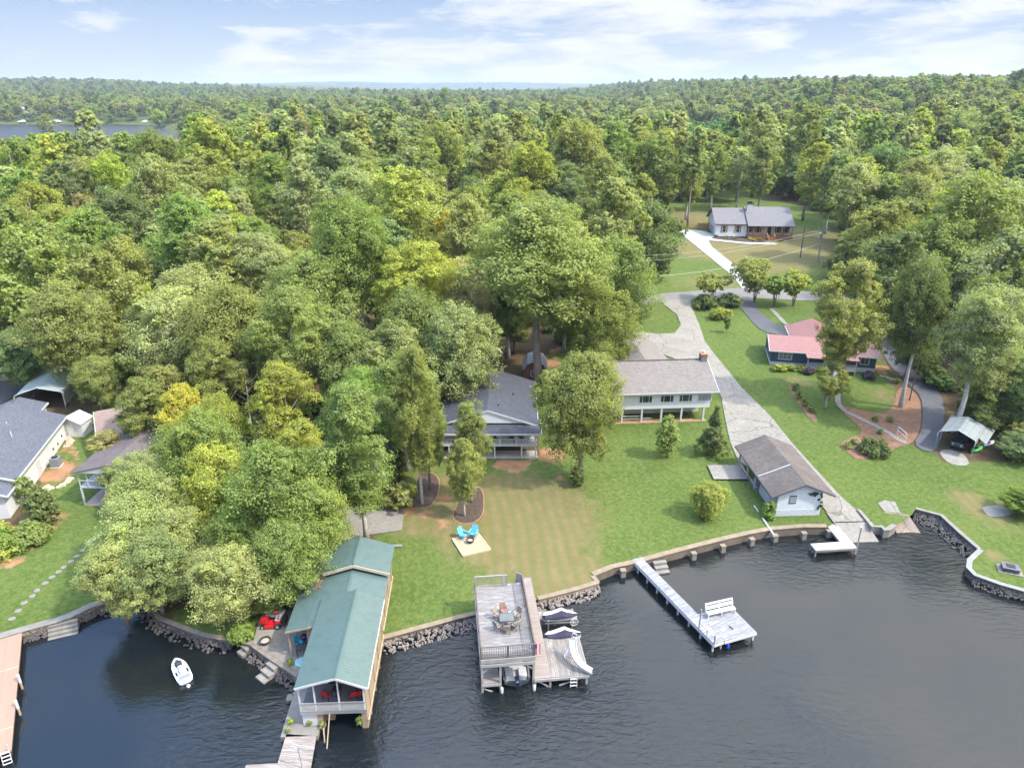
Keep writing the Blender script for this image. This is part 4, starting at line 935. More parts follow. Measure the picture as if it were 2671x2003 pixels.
# ------------------------------------------------------------------ distant white house
M_gsh=shingles('grey_shingles',(.155,.150,.155),.15,.12)
o=empty('country_house',(58.93,179.18,6.85),R(-4),'distant white house with grey gable roofs, white chimney and wooden front porch','house')
M_ws=siding('house_white_siding',(.66,.67,.68),.3,'Z',.03,.93); M_wing=siding('grey_white_siding',(.55,.56,.58),.2,'Z',.03,.9)  # second siding is a slightly greyer white with narrower boards
m=MB(); ex_x(m,[(1.4,-.5),(12.4,-.5),(12.4,3.5),(6.9,6.4),(1.4,3.5)],-7.6,-.05); part(m,'garage_wall',M_ws,o)
m=MB(); ex_x(m,[(1.8,-.5),(12.,-.5),(12.,3.6),(6.9,6.6),(1.8,3.6)],-.04,11.); part(m,'wall',M_ws,o)
m=MB(); m.box(-7.64,1.34,-.6,-.1,1.42,.35); part(m,'foundation',plain('dark_foundation',(.06,.065,.07),.8),o)
m=MB(); m.slab([(-8.1,1.0,3.45),(0.,1.0,3.45),(0.,6.9,6.62),(-8.1,6.9,6.62)],.13); m.slab([(0.,12.8,3.45),(-8.1,12.8,3.45),(-8.1,6.91,6.62),(0.,6.91,6.62)],.13); part(m,'garage_roof',M_gsh,o)
m=MB(); m.slab([(-.02,-.1,3.25),(11.4,-.1,3.25),(11.4,6.9,6.95),(-.02,6.9,6.95)],.14); m.slab([(11.4,13.,3.6),(-.02,13.,3.6),(-.02,6.91,6.95),(11.4,6.91,6.95)],.14); part(m,'roof',M_gsh,o)
fascia(o,[((-8.12,1.0,3.37),(-8.12,6.9,6.53)),((-8.12,6.9,6.53),(-8.12,12.8,3.37)),((-8.1,.98,3.36),(0,.98,3.36)),((-.05,-.1,3.17),(-.05,6.9,6.86)),((0,-.12,3.16),(11.4,-.12,3.16))],plain('dark_gutter',(.05,.05,.055),.6),.07,.16)
ch=MB(); ch.box(.35,4.9,4.5,1.75,6.,7.9); ch=part(ch,'chimney',M_white,o); m=MB(); m.box(.25,4.8,7.9,1.85,6.1,8.1); m.box(.6,5.1,8.1,1.5,5.8,8.5); part(m,'chimney_cap',M_black,ch)
M_cedar=plain('stained_cedar',(.24,.105,.045),.6,.25,2)
M_cedl=plain('cedar_shutter',(.36,.19,.08),.6,.2,2)
for x in (-6.0,-2.6):
    window(o,(x,1.38,1.35),X,.85,1.7,M_trim,M_pane,(0,1),.05)
    for s in (-.42,.92): panel(o,'shutter',(x+s,1.38,1.3),X,.34,1.8,M_cedl,.05)
for x in (.6,2.5,7.5,9.5):
    window(o,(x,1.78,1.3),X,.8,1.7,M_trim,M_pane,(0,1),.05)
    for s in (-.40,.86): panel(o,'shutter',(x+s,1.78,1.25),X,.32,1.8,M_cedar,.05)
door(o,(5.2,1.78,.75),X,1.,2.15,plain('navy_door',(.02,.025,.05),.4))
m=MB(); m.box(0,-.02,.6,11.,1.78,.75); part(m,'porch_floor',M_cedar,o)
m=MB(); m.box(0,-.06,-.5,11.,.0,.6); part(m,'porch_skirt',planks('cedar_boards',[(.22,.09,.04),(.30,.14,.06)],.16,'X',stain=.3),o)
for x in (.1,1.5,3.9,6.3,8.6,10.9): m=MB(); m.beam((x,.1,.75),(x,.1,3.2),.14,.14,up=(0,1,0)); part(m,'post',M_cedar,o)
for a,c_ in ((.1,4.7),(6.5,10.9)): railing((a,.08,.75),(c_,.08,.75),.9,.16,M_cedar,2.3,.05,o)
st=MB()
for k in range(4): st.box(4.85,-.06-.32*(k+1),-.5,6.4,-.06-.32*k,.6-.17*(k+0)-.02)
part(st,'steps',M_cedar,o)
for x in (4.8,6.45): m=MB(); m.beam((x,0,1.6),(x,-1.5,.85),.12,.12); m.beam((x,-1.5,-.2),(x,-1.5,.9),.14,.14,up=(0,1,0)); part(m,'handrail',M_cedl,o)
panel(o,'garage_door',(-7.62,8.6,0),(0,-1,0),4.6,2.3,siding('garage_door_grey',(.40,.42,.43),.5,'Z',.02),.04)
# ------------------------------------------------------------------ blue house with red metal roof
M_red=ribs('red_metal_roof',(.225,.095,.083),.4,'X',.4,.12,0,.8)
o=empty('blue_house',(39.88,102.98,2.42),R(-12),'navy blue house with pinkish red metal roof and white porch','house')
M_blue=siding('navy_siding',(.035,.075,.125),.18,'Z',.05,.6)
m=MB(); ex_x(m,[(0,.55),(7.,.55),(7.,2.55),(3.5,3.5),(0,2.45)],0,15.); part(m,'wall',M_blue,o)
m=MB(); m.box(-.03,-.03,-.8,15.03,7.03,.55); part(m,'foundation',plain('foundation_white',(.52,.52,.51),.8,.15),o)
m=MB(); m.slab([(-.4,-.5,2.45),(15.5,-.5,2.45),(15.5,3.5,3.75),(-.4,3.5,3.75)],.1); m.slab([(15.5,7.5,2.5),(-.4,7.5,2.5),(-.4,3.51,3.75),(15.5,3.51,3.75)],.1); part(m,'roof',M_red,o)
m=MB(); ex_y(m,[(4,.5),(11,.5),(11,2.6),(7.5,3.9),(4,2.6)],6.,12.); part(m,'rear_wall',M_blue,o)
m=MB(); m.slab([(11.5,3.6,2.6),(11.5,12.5,2.6),(7.5,12.5,4.15),(7.5,3.6,4.15)],.1); m.slab([(7.49,3.6,4.15),(7.49,12.5,4.15),(3.5,12.5,2.6),(3.5,3.6,2.6)],.1); part(m,'rear_roof',ribs('red_metal_rear',(.225,.095,.083),.4,'Y',.4,.12,0,.8),o)
fascia(o,[((-.4,-.52,2.38),(15.5,-.52,2.38)),((-.42,-.5,2.38),(-.42,3.5,3.68)),((-.42,3.5,3.68),(-.42,7.5,2.42)),((3.46,12.5,2.52),(3.46,6,2.52))],M_trim,.06,.16)
window(o,(1.1,0,1.05),X,1.9,1.05,M_trim,M_panel,(2,1),.06); window(o,(0,3.8,1.1),(0,-1,0),1.0,1.0,M_trim,M_panel,(0,1),.06); window(o,(12.8,0,1.1),X,1.2,1.05,M_trim,M_pane,(1,0),.06)
m=MB(); m.box(5.,-1.7,.4,12.,-.04,.55); part(m,'porch_floor',M_trim,o)
for x in (5.1,7.4,9.7,11.9): m=MB(); m.beam((x,-1.6,-.6),(x,-1.6,2.3),.12,.12,up=(0,1,0)); part(m,'post',M_trim,o)
m=MB(); m.slab([(4.8,-1.95,2.2),(12.2,-1.95,2.2),(12.2,-.52,2.42),(4.8,-.52,2.42)],.08); part(m,'porch_roof',M_red,o)
railing((5.1,-1.6,.55),(7.4,-1.6,.55),.8,.14,M_trim,2.3,.05,o); railing((9.7,-1.6,.55),(11.9,-1.6,.55),.8,.14,M_trim,2.3,.05,o)
st=MB()
for k in range(4): st.box(7.6,-1.7-.3*(k+1),-.8,9.5,-1.7-.3*k,.42-.2*k)
part(st,'steps',M_trim,o)
for x in (7.6,9.5): m=MB(); m.beam((x,-1.7,1.3),(x,-2.95,.5),.1,.1); m.beam((x,-2.95,-.5),(x,-2.95,.5),.1,.1,up=(0,1,0)); part(m,'handrail',M_trim,o)
door(o,(8.,0,.55),X,.95,1.75,M_white)
# ------------------------------------------------------------------ left white house
M_lsh=shingles('slate_blue_shingles',(.085,.092,.112),.25,.2)
o=empty('lakeside_house',(-52.39,65.14,.92),R(90),'long white house with slate grey roof at the left edge of the photo','house')
a2=13.5
m=MB(); dirx=Vector((math.cos(R(a2)),math.sin(R(a2)),0))
o.rotation_euler=(0,0,R(90+a2)); o.location=(-52.39,65.14,.92)
m=MB(); ex_x(m,[(0,-.6),(11,-.6),(11,3.3),(5.5,5.4),(0,3.3)],0,15.6); part(m,'wall',siding('left_house_siding',(.58,.60,.58),.22,'Z',.06,.92),o)
m=MB(); m.slab([(-.4,-.5,3.2),(16.,-.5,3.2),(16.,5.5,5.6),(-.4,5.5,5.6)],.13); m.slab([(16.,11.5,3.2),(-.4,11.5,3.2),(-.4,5.51,5.6),(16.,5.51,5.6)],.13); part(m,'roof',M_lsh,o)
m=MB(); m.slab([(16.,2.5,3.9),(19.2,2.5,3.9),(19.2,5.5,5.0),(16.,5.5,5.0)],.12); m.slab([(19.2,8.5,3.9),(16.,8.5,3.9),(16.,5.51,5.0),(19.2,5.51,5.0)],.12); part(m,'rear_roof',M_lsh,o)
m=MB(); ex_x(m,[(2.8,-.6),(8.2,-.6),(8.2,3.85),(5.5,4.85),(2.8,3.85)],15.6,19.); part(m,'rear_wall',M_white,o)
m=MB(); m.slab([(-2.8,-.45,2.75),(-.4,-.45,2.75),(-.4,5.5,5.1),(-2.8,5.5,5.1)],.12); part(m,'porch_roof',M_lsh,o)
m=MB(); m.box(-2.4,.05,-.6,-.02,5.4,2.7); part(m,'porch_wall',M_wing,o)
fascia(o,[((-.4,-.53,3.1),(16.,-.53,3.1)),((-.43,-.5,3.12),(-.43,5.5,5.5)),((-2.8,-.48,2.66),(-.5,-.48,2.66)),((-2.83,-.45,2.66),(-2.83,5.5,5.0)),((16.,2.47,3.82),(19.2,2.47,3.82))],M_trim,.08,.2)
for x in (8.2,9.1,11.8): panel(o,'wall_vent',(x,0,2.55),X,.38,.38,plain('rust_vent',(.22,.15,.10),.7),.05)
for x,z in ((11.,1.1),(12.6,1.0),(14.2,1.3)): m=MB(); m.tube([(x,0,z),(x,-.05,z)],.16,10); part(m,'round_vent',M_black,o)
door(o,(5.9,0,-.1),X,.95,2.,M_white); window(o,(.6,0,.6),X,.6,.9,M_trim,M_pane,(0,1))
m=MB()
for x,y in ((5,3.2),(8.2,2.6),(11,4)): m.tube([(x,y,4.35),(x,y,5.1)],.07,8)
part(m,'roof_vent',M_white,o)
h=empty('air_conditioner',(-53.2,73.3,1.13),R(10),'grey air conditioning unit on mulch beside the white left house','air conditioner')
m=MB(); m.box(-.48,-.48,.08,.48,.48,1.15); 
part(m,'casing',siding('ac_louvres',(.17,.20,.22),.06,'Z',.0,.4),h,bevel=.03); m=MB(); m.lathe([(.36,1.16),(.36,1.2),(.1,1.22)],20); part(m,'fan_grille',M_black,h); m=MB(); m.box(-.55,-.55,-.1,.55,.55,.08); part(m,'pad',M_white,h)
# ------------------------------------------------------------------ metal carports
def arch_roof(W,Lg,zl,zr_,rad,t=.05,n=5):
    pr=[(-W/2,zl-.9)]; 
    pr+=[(-W/2,zl-rad)]
    for k in range(1,n+1): a=math.pi-(math.pi/2-.30)*k/n; pr.append((-W/2+rad+math.cos(a)*rad,zl-rad+math.sin(a)*rad))
    pr.append((0,zr_)); pr+=[(-x,z) for x,z in reversed(pr[:-1])]
    return pr
def carport(name,loc,rz,W,Lg,ze_,zr_,drop,mat,label):
    o=empty(name,loc,rz,label,'carport'); pr=arch_roof(W,Lg,ze_,zr_,.45); pr[0]=(-W/2,ze_-.45-drop); pr[-1]=(W/2,ze_-.45-drop)
    m=MB(); a=[(x,0,z) for x,z in pr]; b_=[(x,Lg,z) for x,z in pr]; a2_=[(x*.985,0,z-.05) for x,z in pr]; b2_=[(x*.985,Lg,z-.05) for x,z in pr]
    n=len(pr); m.add(a+b_+a2_+b2_,[(i,i+1,i+1+n,i+n) for i in range(n-1)]+[(i+2*n,i+3*n,i+1+3*n,i+1+2*n) for i in range(n-1)]+[(i,i+2*n,i+1+2*n,i+1) for i in range(n-1)]+[(i+n,i+1+n,i+1+3*n,i+3*n) for i in range(n-1)]+[(0,n,3*n,2*n),(n-1,3*n-1,4*n-1,2*n-1)])
    part(m,'roof',mat,o)
    m=MB()
    for y in (.0,Lg):
        for i in range(n-1): m.beam((pr[i][0],y-.03,pr[i][1]+.01),(pr[i+1][0],y-.03,pr[i+1][1]+.01),.08,.08,up=(0,1,0))
    part(m,'trim',M_trim,o)
    k=max(2,int(Lg/1.8))
    for i in range(k+1):
        for s in (-1,1): m=MB(); m.beam((s*(W/2-.06),Lg*i/k,-.3),(s*(W/2-.06),Lg*i/k,ze_-.4),.06,.06,up=(0,1,0)); part(m,'post',M_galv,o)
    return o
carport('metal_carport',(-63.0,87.0,1.75),R(14),5.8,7.5,2.75,3.5,1.7,ribs('pale_green_metal',(.30,.36,.34),.28,'Y',.45,.12,0,.8),'pale green arched metal carport behind the long white house')
cr_=carport('metal_carport',(53.2,76.3,1.33),R(-42),4.0,5.0,2.35,2.95,.35,ribs('mossy_grey_metal',(.21,.235,.23),.28,'Z',.5,.25,0,.75),'weathered grey metal carport over a small car at the right')
m=MB(); m.slab([(2.0,1.5,2.05),(2.0,6.6,2.0),(2.9,6.6,1.45),(2.9,1.5,1.5)][::-1],.05); m.slab([(-2,5.05,2.2),(-2,6.6,2.1),(1.98,6.6,2.1),(1.98,5.05,2.2)][::-1],.05); part(m,'side_roof',MATS['mossy_grey_metal'],cr_)
# ------------------------------------------------------------------ small white canopy shed, porch building, hidden roofs, barn shed
o=empty('garden_shed',(-55.2,81.3,1.45),R(-4),'small white metal shed beside the pale carport, partly under branches','shed')
m=MB(); m.box(-1.5,-1,-.3,1.5,1,1.9); ex_y(m,[(-1.5,1.9),(1.5,1.9),(0,2.6)],-1,1); part(m,'wall',M_white,o)
m=MB(); m.slab([(-1.7,-1.3,1.85),(0,-1.3,2.68),(0,1.3,2.68),(-1.7,1.3,1.85)],.05); m.slab([(.01,-1.3,2.68),(1.7,-1.3,1.85),(1.7,1.3,1.85),(.01,1.3,2.68)],.05); part(m,'roof',ribs('white_metal_roof',(.58,.60,.62),.3,'X',.5),o); door(o,(-.45,-1,-.2),X,.9,1.9,M_wing)
o=empty('screened_porch',(-45.4,65.15,.95),R(-2),'grey roofed two level porch building with white posts near the left shore','house')
m=MB(); m.box(0,4.5,-.4,7.,9,4.); part(m,'wall',plain('brown_siding',(.16,.115,.085),.8),o); m=MB(); m.box(-.1,-.1,-.3,7,4.5,.06); part(m,'patio_floor',plain('pinkish_slab',(.36,.28,.24),.85),o)
m=MB(); m.box(-.1,0,2.1,7,4.5,2.25); part(m,'porch_floor',M_trim,o)
m=MB(); m.slab([(-.5,-.3,4.05),(3.5,-.3,5.0),(3.5,9,5.0),(-.5,9,4.05)],.1); m.slab([(3.51,-.3,5.0),(7.5,-.3,4.05),(7.5,9,4.05),(3.51,9,5.0)],.1); part(m,'roof',plain('brown_shingle',(.11,.09,.085),.9,.3),o)
m=MB(); ex_y(m,[(-.2,4.0),(7.2,4.0),(3.5,4.85)],-.22,-.1); part(m,'gable',M_white,o)
for x in (0,.9,1.8,2.7,3.5,4.6,5.8,7): m=MB(); m.beam((x,0,2.25),(x,0,4.),.09,.09,up=(0,1,0)); part(m,'post',M_trim,o)
for x in (0,3.5,7): m=MB(); m.beam((x,0,-.3),(x,0,2.1),.14,.14,up=(0,1,0)); part(m,'post',M_trim,o)
m=MB(); m.beam((0,0,3.0),(7,0,3.0),.06,.08); part(m,'rail',M_trim,o); window(o,(1,4.48,.6),X,2.,1.3,M_trim,M_pane,(1,0)); 
o=empty('brown_roof_house',(-48.6,74.5,1.3),R(28),'brown roofed house mostly hidden by the golden maple','house')
m=MB(); ex_x(m,[(0,-.5),(9,-.5),(9,2.6),(4.5,4.2),(0,2.6)],.4,15); part(m,'wall',M_white,o)
m=MB(); m.slab([(0,-.5,2.5),(15.5,-.5,2.5),(15.5,4.5,4.4),(0,4.5,4.4)],.12); m.slab([(15.5,9.5,2.5),(0,9.5,2.5),(0,4.51,4.4),(15.5,4.51,4.4)],.12); part(m,'roof',shingles('faded_brown_shingles',(.22,.155,.13),.15,.2),o)
fascia(o,[((-.03,-.5,2.42),(-.03,4.5,4.3)),((0,-.53,2.4),(15.5,-.53,2.4))],M_trim); window(o,(3,0,.8),X,1.4,1.1,M_trim,M_pane,(1,0)); door(o,(6.5,0,-.2),X,.95,2.,M_white)
p=T(*P('e8',690,800)); o=empty('grey_cottage',(p.x,p.y,p.z),R(5),'grey roofed cottage glimpsed between trees above the golden maple','house')
m=MB(); ex_x(m,[(0,-.5),(7,-.5),(7,2.6),(3.5,4.3),(0,2.6)],0,9); part(m,'wall',plain('cottage_wall',(.33,.30,.27),.8,.15),o); m=MB(); m.slab([(-.4,-.4,2.5),(9.4,-.4,2.5),(9.4,3.5,4.45),(-.4,3.5,4.45)],.12); m.slab([(9.4,7.4,2.5),(-.4,7.4,2.5),(-.4,3.51,4.45),(9.4,3.51,4.45)],.12); part(m,'roof',plain('cottage_roof',(.20,.18,.165),.9,.2),o); window(o,(2,0,.9),X,1.2,1.,M_trim,M_pane,(1,0)); door(o,(5.5,0,-.2),X,.9,2.,M_white)
o=empty('barn_shed',(1.75,96.6,2.15),R(-2),'red brown wooden shed with grey gambrel roof behind the cabin','shed')
m=MB(); ex_y(m,[(0,-.4),(3.2,-.4),(3.2,1.9),(2.7,2.7),(1.6,3.15),(.5,2.7),(0,1.9)],0,4.2); part(m,'wall',planks('red_cedar_boards',[(.16,.06,.03),(.21,.085,.04)],.2,'X',stain=.3),o)
m=MB()
gq=[(3.4,1.85),(2.78,2.82),(1.6,3.3),(.42,2.82),(-.2,1.85)]
for i in range(4): a,b_=gq[i],gq[i+1]; m.slab([(a[0],-.2,a[1]),(a[0],4.5,a[1]),(b_[0],4.5,b_[1]),(b_[0],-.2,b_[1])],.06)
part(m,'roof',plain('pale_shingle',(.24,.255,.265),.8,.12),o); window(o,(1.0,0,.9),X,.9,.8,M_trim,M_pane,(1,1)); 
p=T(*P('f',2140,750)); o=empty('brick_house',(p.x,p.y,p.z),R(-20),'brick house with white windows hidden behind trees at the right edge','house')
m=MB(); ex_x(m,[(0,-.5),(8,-.5),(8,2.8),(4,4.6),(0,2.8)],0,12); part(m,'wall',brick('pink_brick',(.30,.15,.12),(.38,.22,.17)),o); m=MB(); m.slab([(-.4,-.4,2.7),(12.4,-.4,2.7),(12.4,4,4.8),(-.4,4,4.8)],.12); m.slab([(12.4,8.4,2.7),(-.4,8.4,2.7),(-.4,4.01,4.8),(12.4,4.01,4.8)],.12); part(m,'roof',plain('dark_brown_roof',(.10,.085,.08),.9,.2),o)
for x in (1.5,4.5,9): window(o,(x,0,.9),X,1.3,1.2,M_trim,M_pane,(1,0))
p=T(*P('f',800,300)); o=empty('white_barn',(p.x,p.y,p.z),R(4),'long pale building glimpsed through distant trees','house')
m=MB(); ex_x(m,[(0,-.5),(9,-.5),(9,3),(4.5,4.6),(0,3)],0,22); part(m,'wall',M_white,o); m=MB(); m.slab([(-.4,-.4,2.9),(22.4,-.4,2.9),(22.4,4.5,4.8),(-.4,4.5,4.8)],.12); part(m,'roof',plain('barn_roof_grey',(.3,.3,.3),.8),o)
for x in (2,7,12,17): window(o,(x,0,1),X,1.6,1.2,M_trim,M_pane,(1,0))
# houses and boat docks across the lake
for i,(u,v,w_,lab) in enumerate([(275,308,14,'white lakefront house across the far water, left'),(712,378,17,'long pale house with dark windows across the lake'),(840,385,14,'low house right of the long pale one across the lake'),(130,375,9,'small white house among trees across the lake')]):
    q=P('d4',u,v) if i else P('d4',275,385); p=G(*q,0); k=0
    y=962+20*(i!=3); x=(q[0]-CX)/F*(CPT*y+SPT*HC)
    o=empty('lake_house',(x,y,tz(x,y)),R(8),lab,'house','houses across the lake')
    m=MB(); ex_x(m,[(0,-1),(9,-1),(9,4),(4.5,6.2),(0,4)],0,w_); part(m,'wall',M_white,o); m=MB(); m.slab([(-.6,-.7,3.8),(w_+.6,-.7,3.8),(w_+.6,4.5,6.4),(-.6,4.5,6.4)],.2); part(m,'roof',plain('lake_roof',(.3,.32,.34),.7),o)
    m=MB()
    for kx in np.arange(1.5,w_-2,3.2): m.slab([(kx,-.08,1.2),(kx+2,-.08,1.2),(kx+2,-.08,3.2),(kx,-.08,3.2)],.05)
    each(m,'window',M_pane,o)
for i,(u,lab) in enumerate([(115,'white roofed boat dock at the left across the lake'),(310,'long white boat dock behind the lone tree across the lake'),(510,'white boathouse with peaked roof across the lake'),(910,'small white boat dock at the right across the lake')]):
    q=P('d4',u,425); y=925.; x=(q[0]-CX)/F*(CPT*y+SPT*HC); o=empty('lake_dock',(x,y,0),0,lab,'boat dock','boat docks across the lake'); w_=(11,18,14,8)[i]
    m=MB(); m.box(0,0,.5,w_,8,.8); part(m,'deck',M_white,o); m=MB(); m.slab([(-.5,-.5,3.2),(w_+.5,-.5,3.2),(w_*.6,4,5.2),(w_*.4,4,5.2)],.2); m.slab([(w_+.5,8.5,3.2),(-.5,8.5,3.2),(w_*.4,4.02,5.2),(w_*.6,4.02,5.2)],.2); part(m,'roof',M_white,o)
    for px in (0.2,w_/2,w_-.2): m=MB(); m.beam((px,.2,-1),(px,.2,3.3),.35,.35,up=(0,1,0)); part(m,'post',M_white,o)
# ------------------------------------------------------------------ sea walls
def seawall(pts,label,mat,cap=None,th=.3,top=.06,bottom=-.9,z0=None,cat='sea wall',name='sea_wall',batter=0.,group=None):
    o=empty(name,(pts[0].x,pts[0].y,0),0,label,cat,group); off=Vector((pts[0].x,pts[0].y,0)); P2=[Vector((p.x,p.y,0))-off for p in pts]; n=len(P2)
    Nn=[]
    for i in range(n):
        d=(P2[min(i+1,n-1)]-P2[max(i-1,0)]).normalized(); Nn.append(Vector((-d.y,d.x,0)))
    zt=[(tz(p.x,p.y) if z0 is None else z0)+top for p in pts]
    m=MB(); vs=[];k=4
    for i in range(n):
        a=P2[i]-Nn[i]*.05; c=P2[i]+Nn[i]*th; q=P2[i]-Nn[i]*(.05+batter)
        vs+=[(a.x,a.y,zt[i]-.07),(c.x,c.y,zt[i]-.07),(c.x,c.y,bottom),(q.x,q.y,bottom)]
    fs=[]
    for i in range(n-1):
        for j in range(4): fs.append((i*4+j,i*4+(j+1)%4,(i+1)*4+(j+1)%4,(i+1)*4+j))
    fs+=[(0,1,2,3),((n-1)*4+3,(n-1)*4+2,(n-1)*4+1,(n-1)*4)]
    m.add(vs,fs); part(m,'wall_face',mat,o)
    m=MB(); vs=[]
    for i in range(n):
        a=P2[i]-Nn[i]*.12; c=P2[i]+Nn[i]*(th+.06); vs+=[(a.x,a.y,zt[i]),(c.x,c.y,zt[i]),(c.x,c.y,zt[i]-.07),(a.x,a.y,zt[i]-.07)]
    m.add(vs,fs); part(m,'cap',cap or mat,o); return o
def stonemat(name,c1,c2,sc=1.6):
    m,b,p=mk(name); v=b.pos(); vo=b.new('ShaderNodeTexVoronoi'); b.put(vo,'Vector',v); b.put(vo,'Scale',sc); ed=b.new('ShaderNodeTexVoronoi',feature='DISTANCE_TO_EDGE'); b.put(ed,'Vector',v); b.put(ed,'Scale',sc)
    s=b.sep(vo.outputs['Color']); cc=b.mix(s[0],c1,c2); cc=b.mix(b.ramp(ed.outputs['Distance'],[(.02,1),(.12,0)]),cc,mul(c1,.25)); f=b.noise(v,8,4); cc=b.mix(b.m('MULTIPLY',f,.4),cc,mul(c1,.5))
    b.put(p,'Base Color',cc); b.put(p,'Roughness',.9); b.put(p,'Normal',b.bump(ed.outputs['Distance'],.6,.1)); return m
M_stone=stonemat('rubble_stone',(.26,.21,.16),(.40,.33,.25),3.)
M_dstone=stonemat('dark_stone',(.10,.09,.08),(.20,.18,.16),3.)
M_cap=plain('concrete_cap',(.20,.185,.16),.85,.3,1.2,fine=6)
M_timber=plain('weathered_timber',(.20,.165,.135),.85,.45,1.5,fine=6)
M_tcap=plain('tan_cap',(.235,.185,.125),.85,.3,1.5,fine=6)
seawall(SH_A,'rough stone sea wall with pale concrete cap along the left lawn',M_stone,M_cap,.55,.10)
seawall([SH_A[-1],SH_B[0]],'short mossy sea wall at the head of the cove',M_dstone,M_cap,.4,.08)
seawall(SH_B,'low curved timber edging around the cove bank',M_dstone,M_timber,.25,.08,batter=.15)
seawall(SH_C,'dark timber sea wall along the boathouse patio',M_timber,M_timber,.35,.12)
seawall(SH_D,'tan capped sea wall between boathouse and double deck dock',M_dstone,M_tcap,.3,.08)
seawall([SH_E[0]+Vector((.2,.05,0))]+SH_E[1:],'tan sea wall corner right of the double deck dock',M_tcap,M_tcap,.3,.08)
seawall([SH_E[-1]+Vector((0.02,0.05,0)),SH_F[0]],'short return wall joining the tan corner and the long wall',M_tcap,M_tcap,.25,.07)
seawall(SH_F,'long brown concrete sea wall with buttress blocks below the big lawn',plain('brown_wall',(.14,.115,.09),.85,.4,1.,fine=6),M_tcap,.4,.10)
seawall([T(*P('d7',150,345))]+SH_G[1:],'stepped concrete sea wall between the two boat ramps',M_cap,M_cap,.35,.10)
seawall(SH_H[:4],'dark bulkhead with rocks along the right bay',M_dstone,M_cap,.25,.08)
seawall([SH_H[3]+Vector((.02,-.03,0))]+SH_H[4:],'curved pale capped sea wall around the right lawn point',M_dstone,plain('pale_cap',(.22,.22,.20),.8,.2),.3,.10)
for i,(x,y) in enumerate([(75,590),(658,450),(898,390),(1137,335),(1330,305),(1567,285),(1775,268)]):
    g_=G(*P('c4',x,y-12),.75); o=empty('buttress_block',(g_.x,g_.y,0),R([12,12,14,14,10,6,5][i]),'square concrete block on the long sea wall, '+['leftmost of seven','second from left','third from left','fourth from left','fifth from left','sixth from left','rightmost of seven'][i],'block','buttress blocks of the long sea wall')
    m=MB(); m.box(-.24,-.36,-.8,.24,.12,.70); part(m,'block',M_cap,o,bevel=.03)
    m=MB(); m.box(-.27,-.39,.70,.27,.12,.76); part(m,'cap',M_tcap,o,bevel=.02)
def steps(loc,rz,n,w,rise,run,mat,label,topz):
    o=empty('water_steps',loc,rz,label,'steps')
    for k in range(n): m=MB(); m.box(-w/2,-run*(k+1),-1,w/2,-run*k,topz-rise*k-.1); part(m,'step',mat,o,bevel=.02)
    return o
g_=G(*P('c4',375,505),.7); steps((g_.x,g_.y,0),R(12),3,1.3,.25,.42,M_cap,'three concrete steps down to the water right of the white pier',.75)
g_=G(*P('c2',520,345),.7); steps((g_.x,g_.y,0),R(-38),3,1.1,.28,.5,M_slab,'concrete steps below the boathouse patio wall',.8)
g_=G(*P('c2',200,130),.7); steps((g_.x,g_.y,0),R(-38),2,.8,.3,.4,M_slab,'small concrete steps at the left corner of the patio wall',.7)
g_=G(*P('c5',600,245),.8); steps((g_.x,g_.y,0),R(22),4,2.2,.22,.3,M_cap,'wide pale steps set into the left stone wall',.78)
# rocks
def rocks(pth,n,spread,size,mat,z=0.05,seed=1,name='shore_rocks',land=False,inward=0.):
    rs=random.Random(seed); m=MB(); L=[0]
    for i in range(len(pth)-1): L.append(L[-1]+(pth[i+1]-pth[i]).length)
    for _ in range(n):
        t=rs.uniform(0,L[-1]); i=max(k for k in range(len(L)-1) if L[k]<=t); d=(pth[i+1]-pth[i]).normalized(); p=pth[i]+d*(t-L[i]); nn=Vector((d.y,-d.x,0)); q=rs.uniform(0,1)**1.3
        p=p+nn*(.1+inward+q*spread); s=size*rs.uniform(.5,1.3); zz=(tz(p.x,p.y) if land else (z+.45*(1-q)))
        n_=6; pr=[]
        c=Vector((p.x,p.y,zz)); rot=Matrix.Rotation(rs.uniform(0,6.28),3,'Z')@Matrix.Rotation(rs.uniform(-.5,.5),3,'X')
        vs=[c+rot@Vector((s*a*rs.uniform(.8,1.1),s*.75*b_*rs.uniform(.8,1.1),s*.5*e*rs.uniform(.7,1.1))) for a,b_,e in ((-1,-.6,-1),(.9,-.8,-1),(1,.7,-1),(-.8,.9,-1),(-.6,-.5,.8),(.6,-.6,1),(.7,.5,.8),(-.5,.6,1))]
        m.add(vs,[(0,3,2,1),(4,5,6,7),(0,1,5,4),(1,2,6,5),(2,3,7,6),(3,0,4,7)])
    o=m.build(name,mat,None); o['kind']='stuff'; return o
M_rock=plain('pale_rock',(.215,.185,.165),.9,.35,2,fine=5); M_rockd=plain('dark_rock',(.10,.088,.08),.9,.35,2,fine=5)
rocks(SH_D[1:],420,.8,.12,M_rock,seed=2); rocks([SH_D[0],SH_D[1]],240,1.0,.13,M_rock,seed=12); rocks(SH_E,170,.7,.15,M_rock,seed=3); rocks(SH_H[:4],360,1.3,.13,M_rockd,seed=4); rocks(SH_H[6:],220,.5,.12,M_rockd,seed=5)
rocks([SH_A[-1]]+SH_B,300,.8,.13,M_rockd,seed=6); rocks(SH_A[2:],260,.4,.14,M_rockd,seed=7); rocks([SH_C[1],SH_C[-1]],160,.7,.14,M_rockd,seed=8)
for k,(pl,n) in enumerate([([(420,1210),(480,1230),(560,1180),(590,1150)],120),([(540,800),(600,790),(650,830),(600,880)],120)]): rocks([T(*P('c6',*q)) for q in pl],n,.6,.22,plain('tan_rock',(.42,.35,.26),.9,.2),seed=20+k,land=True,name='stone_border')
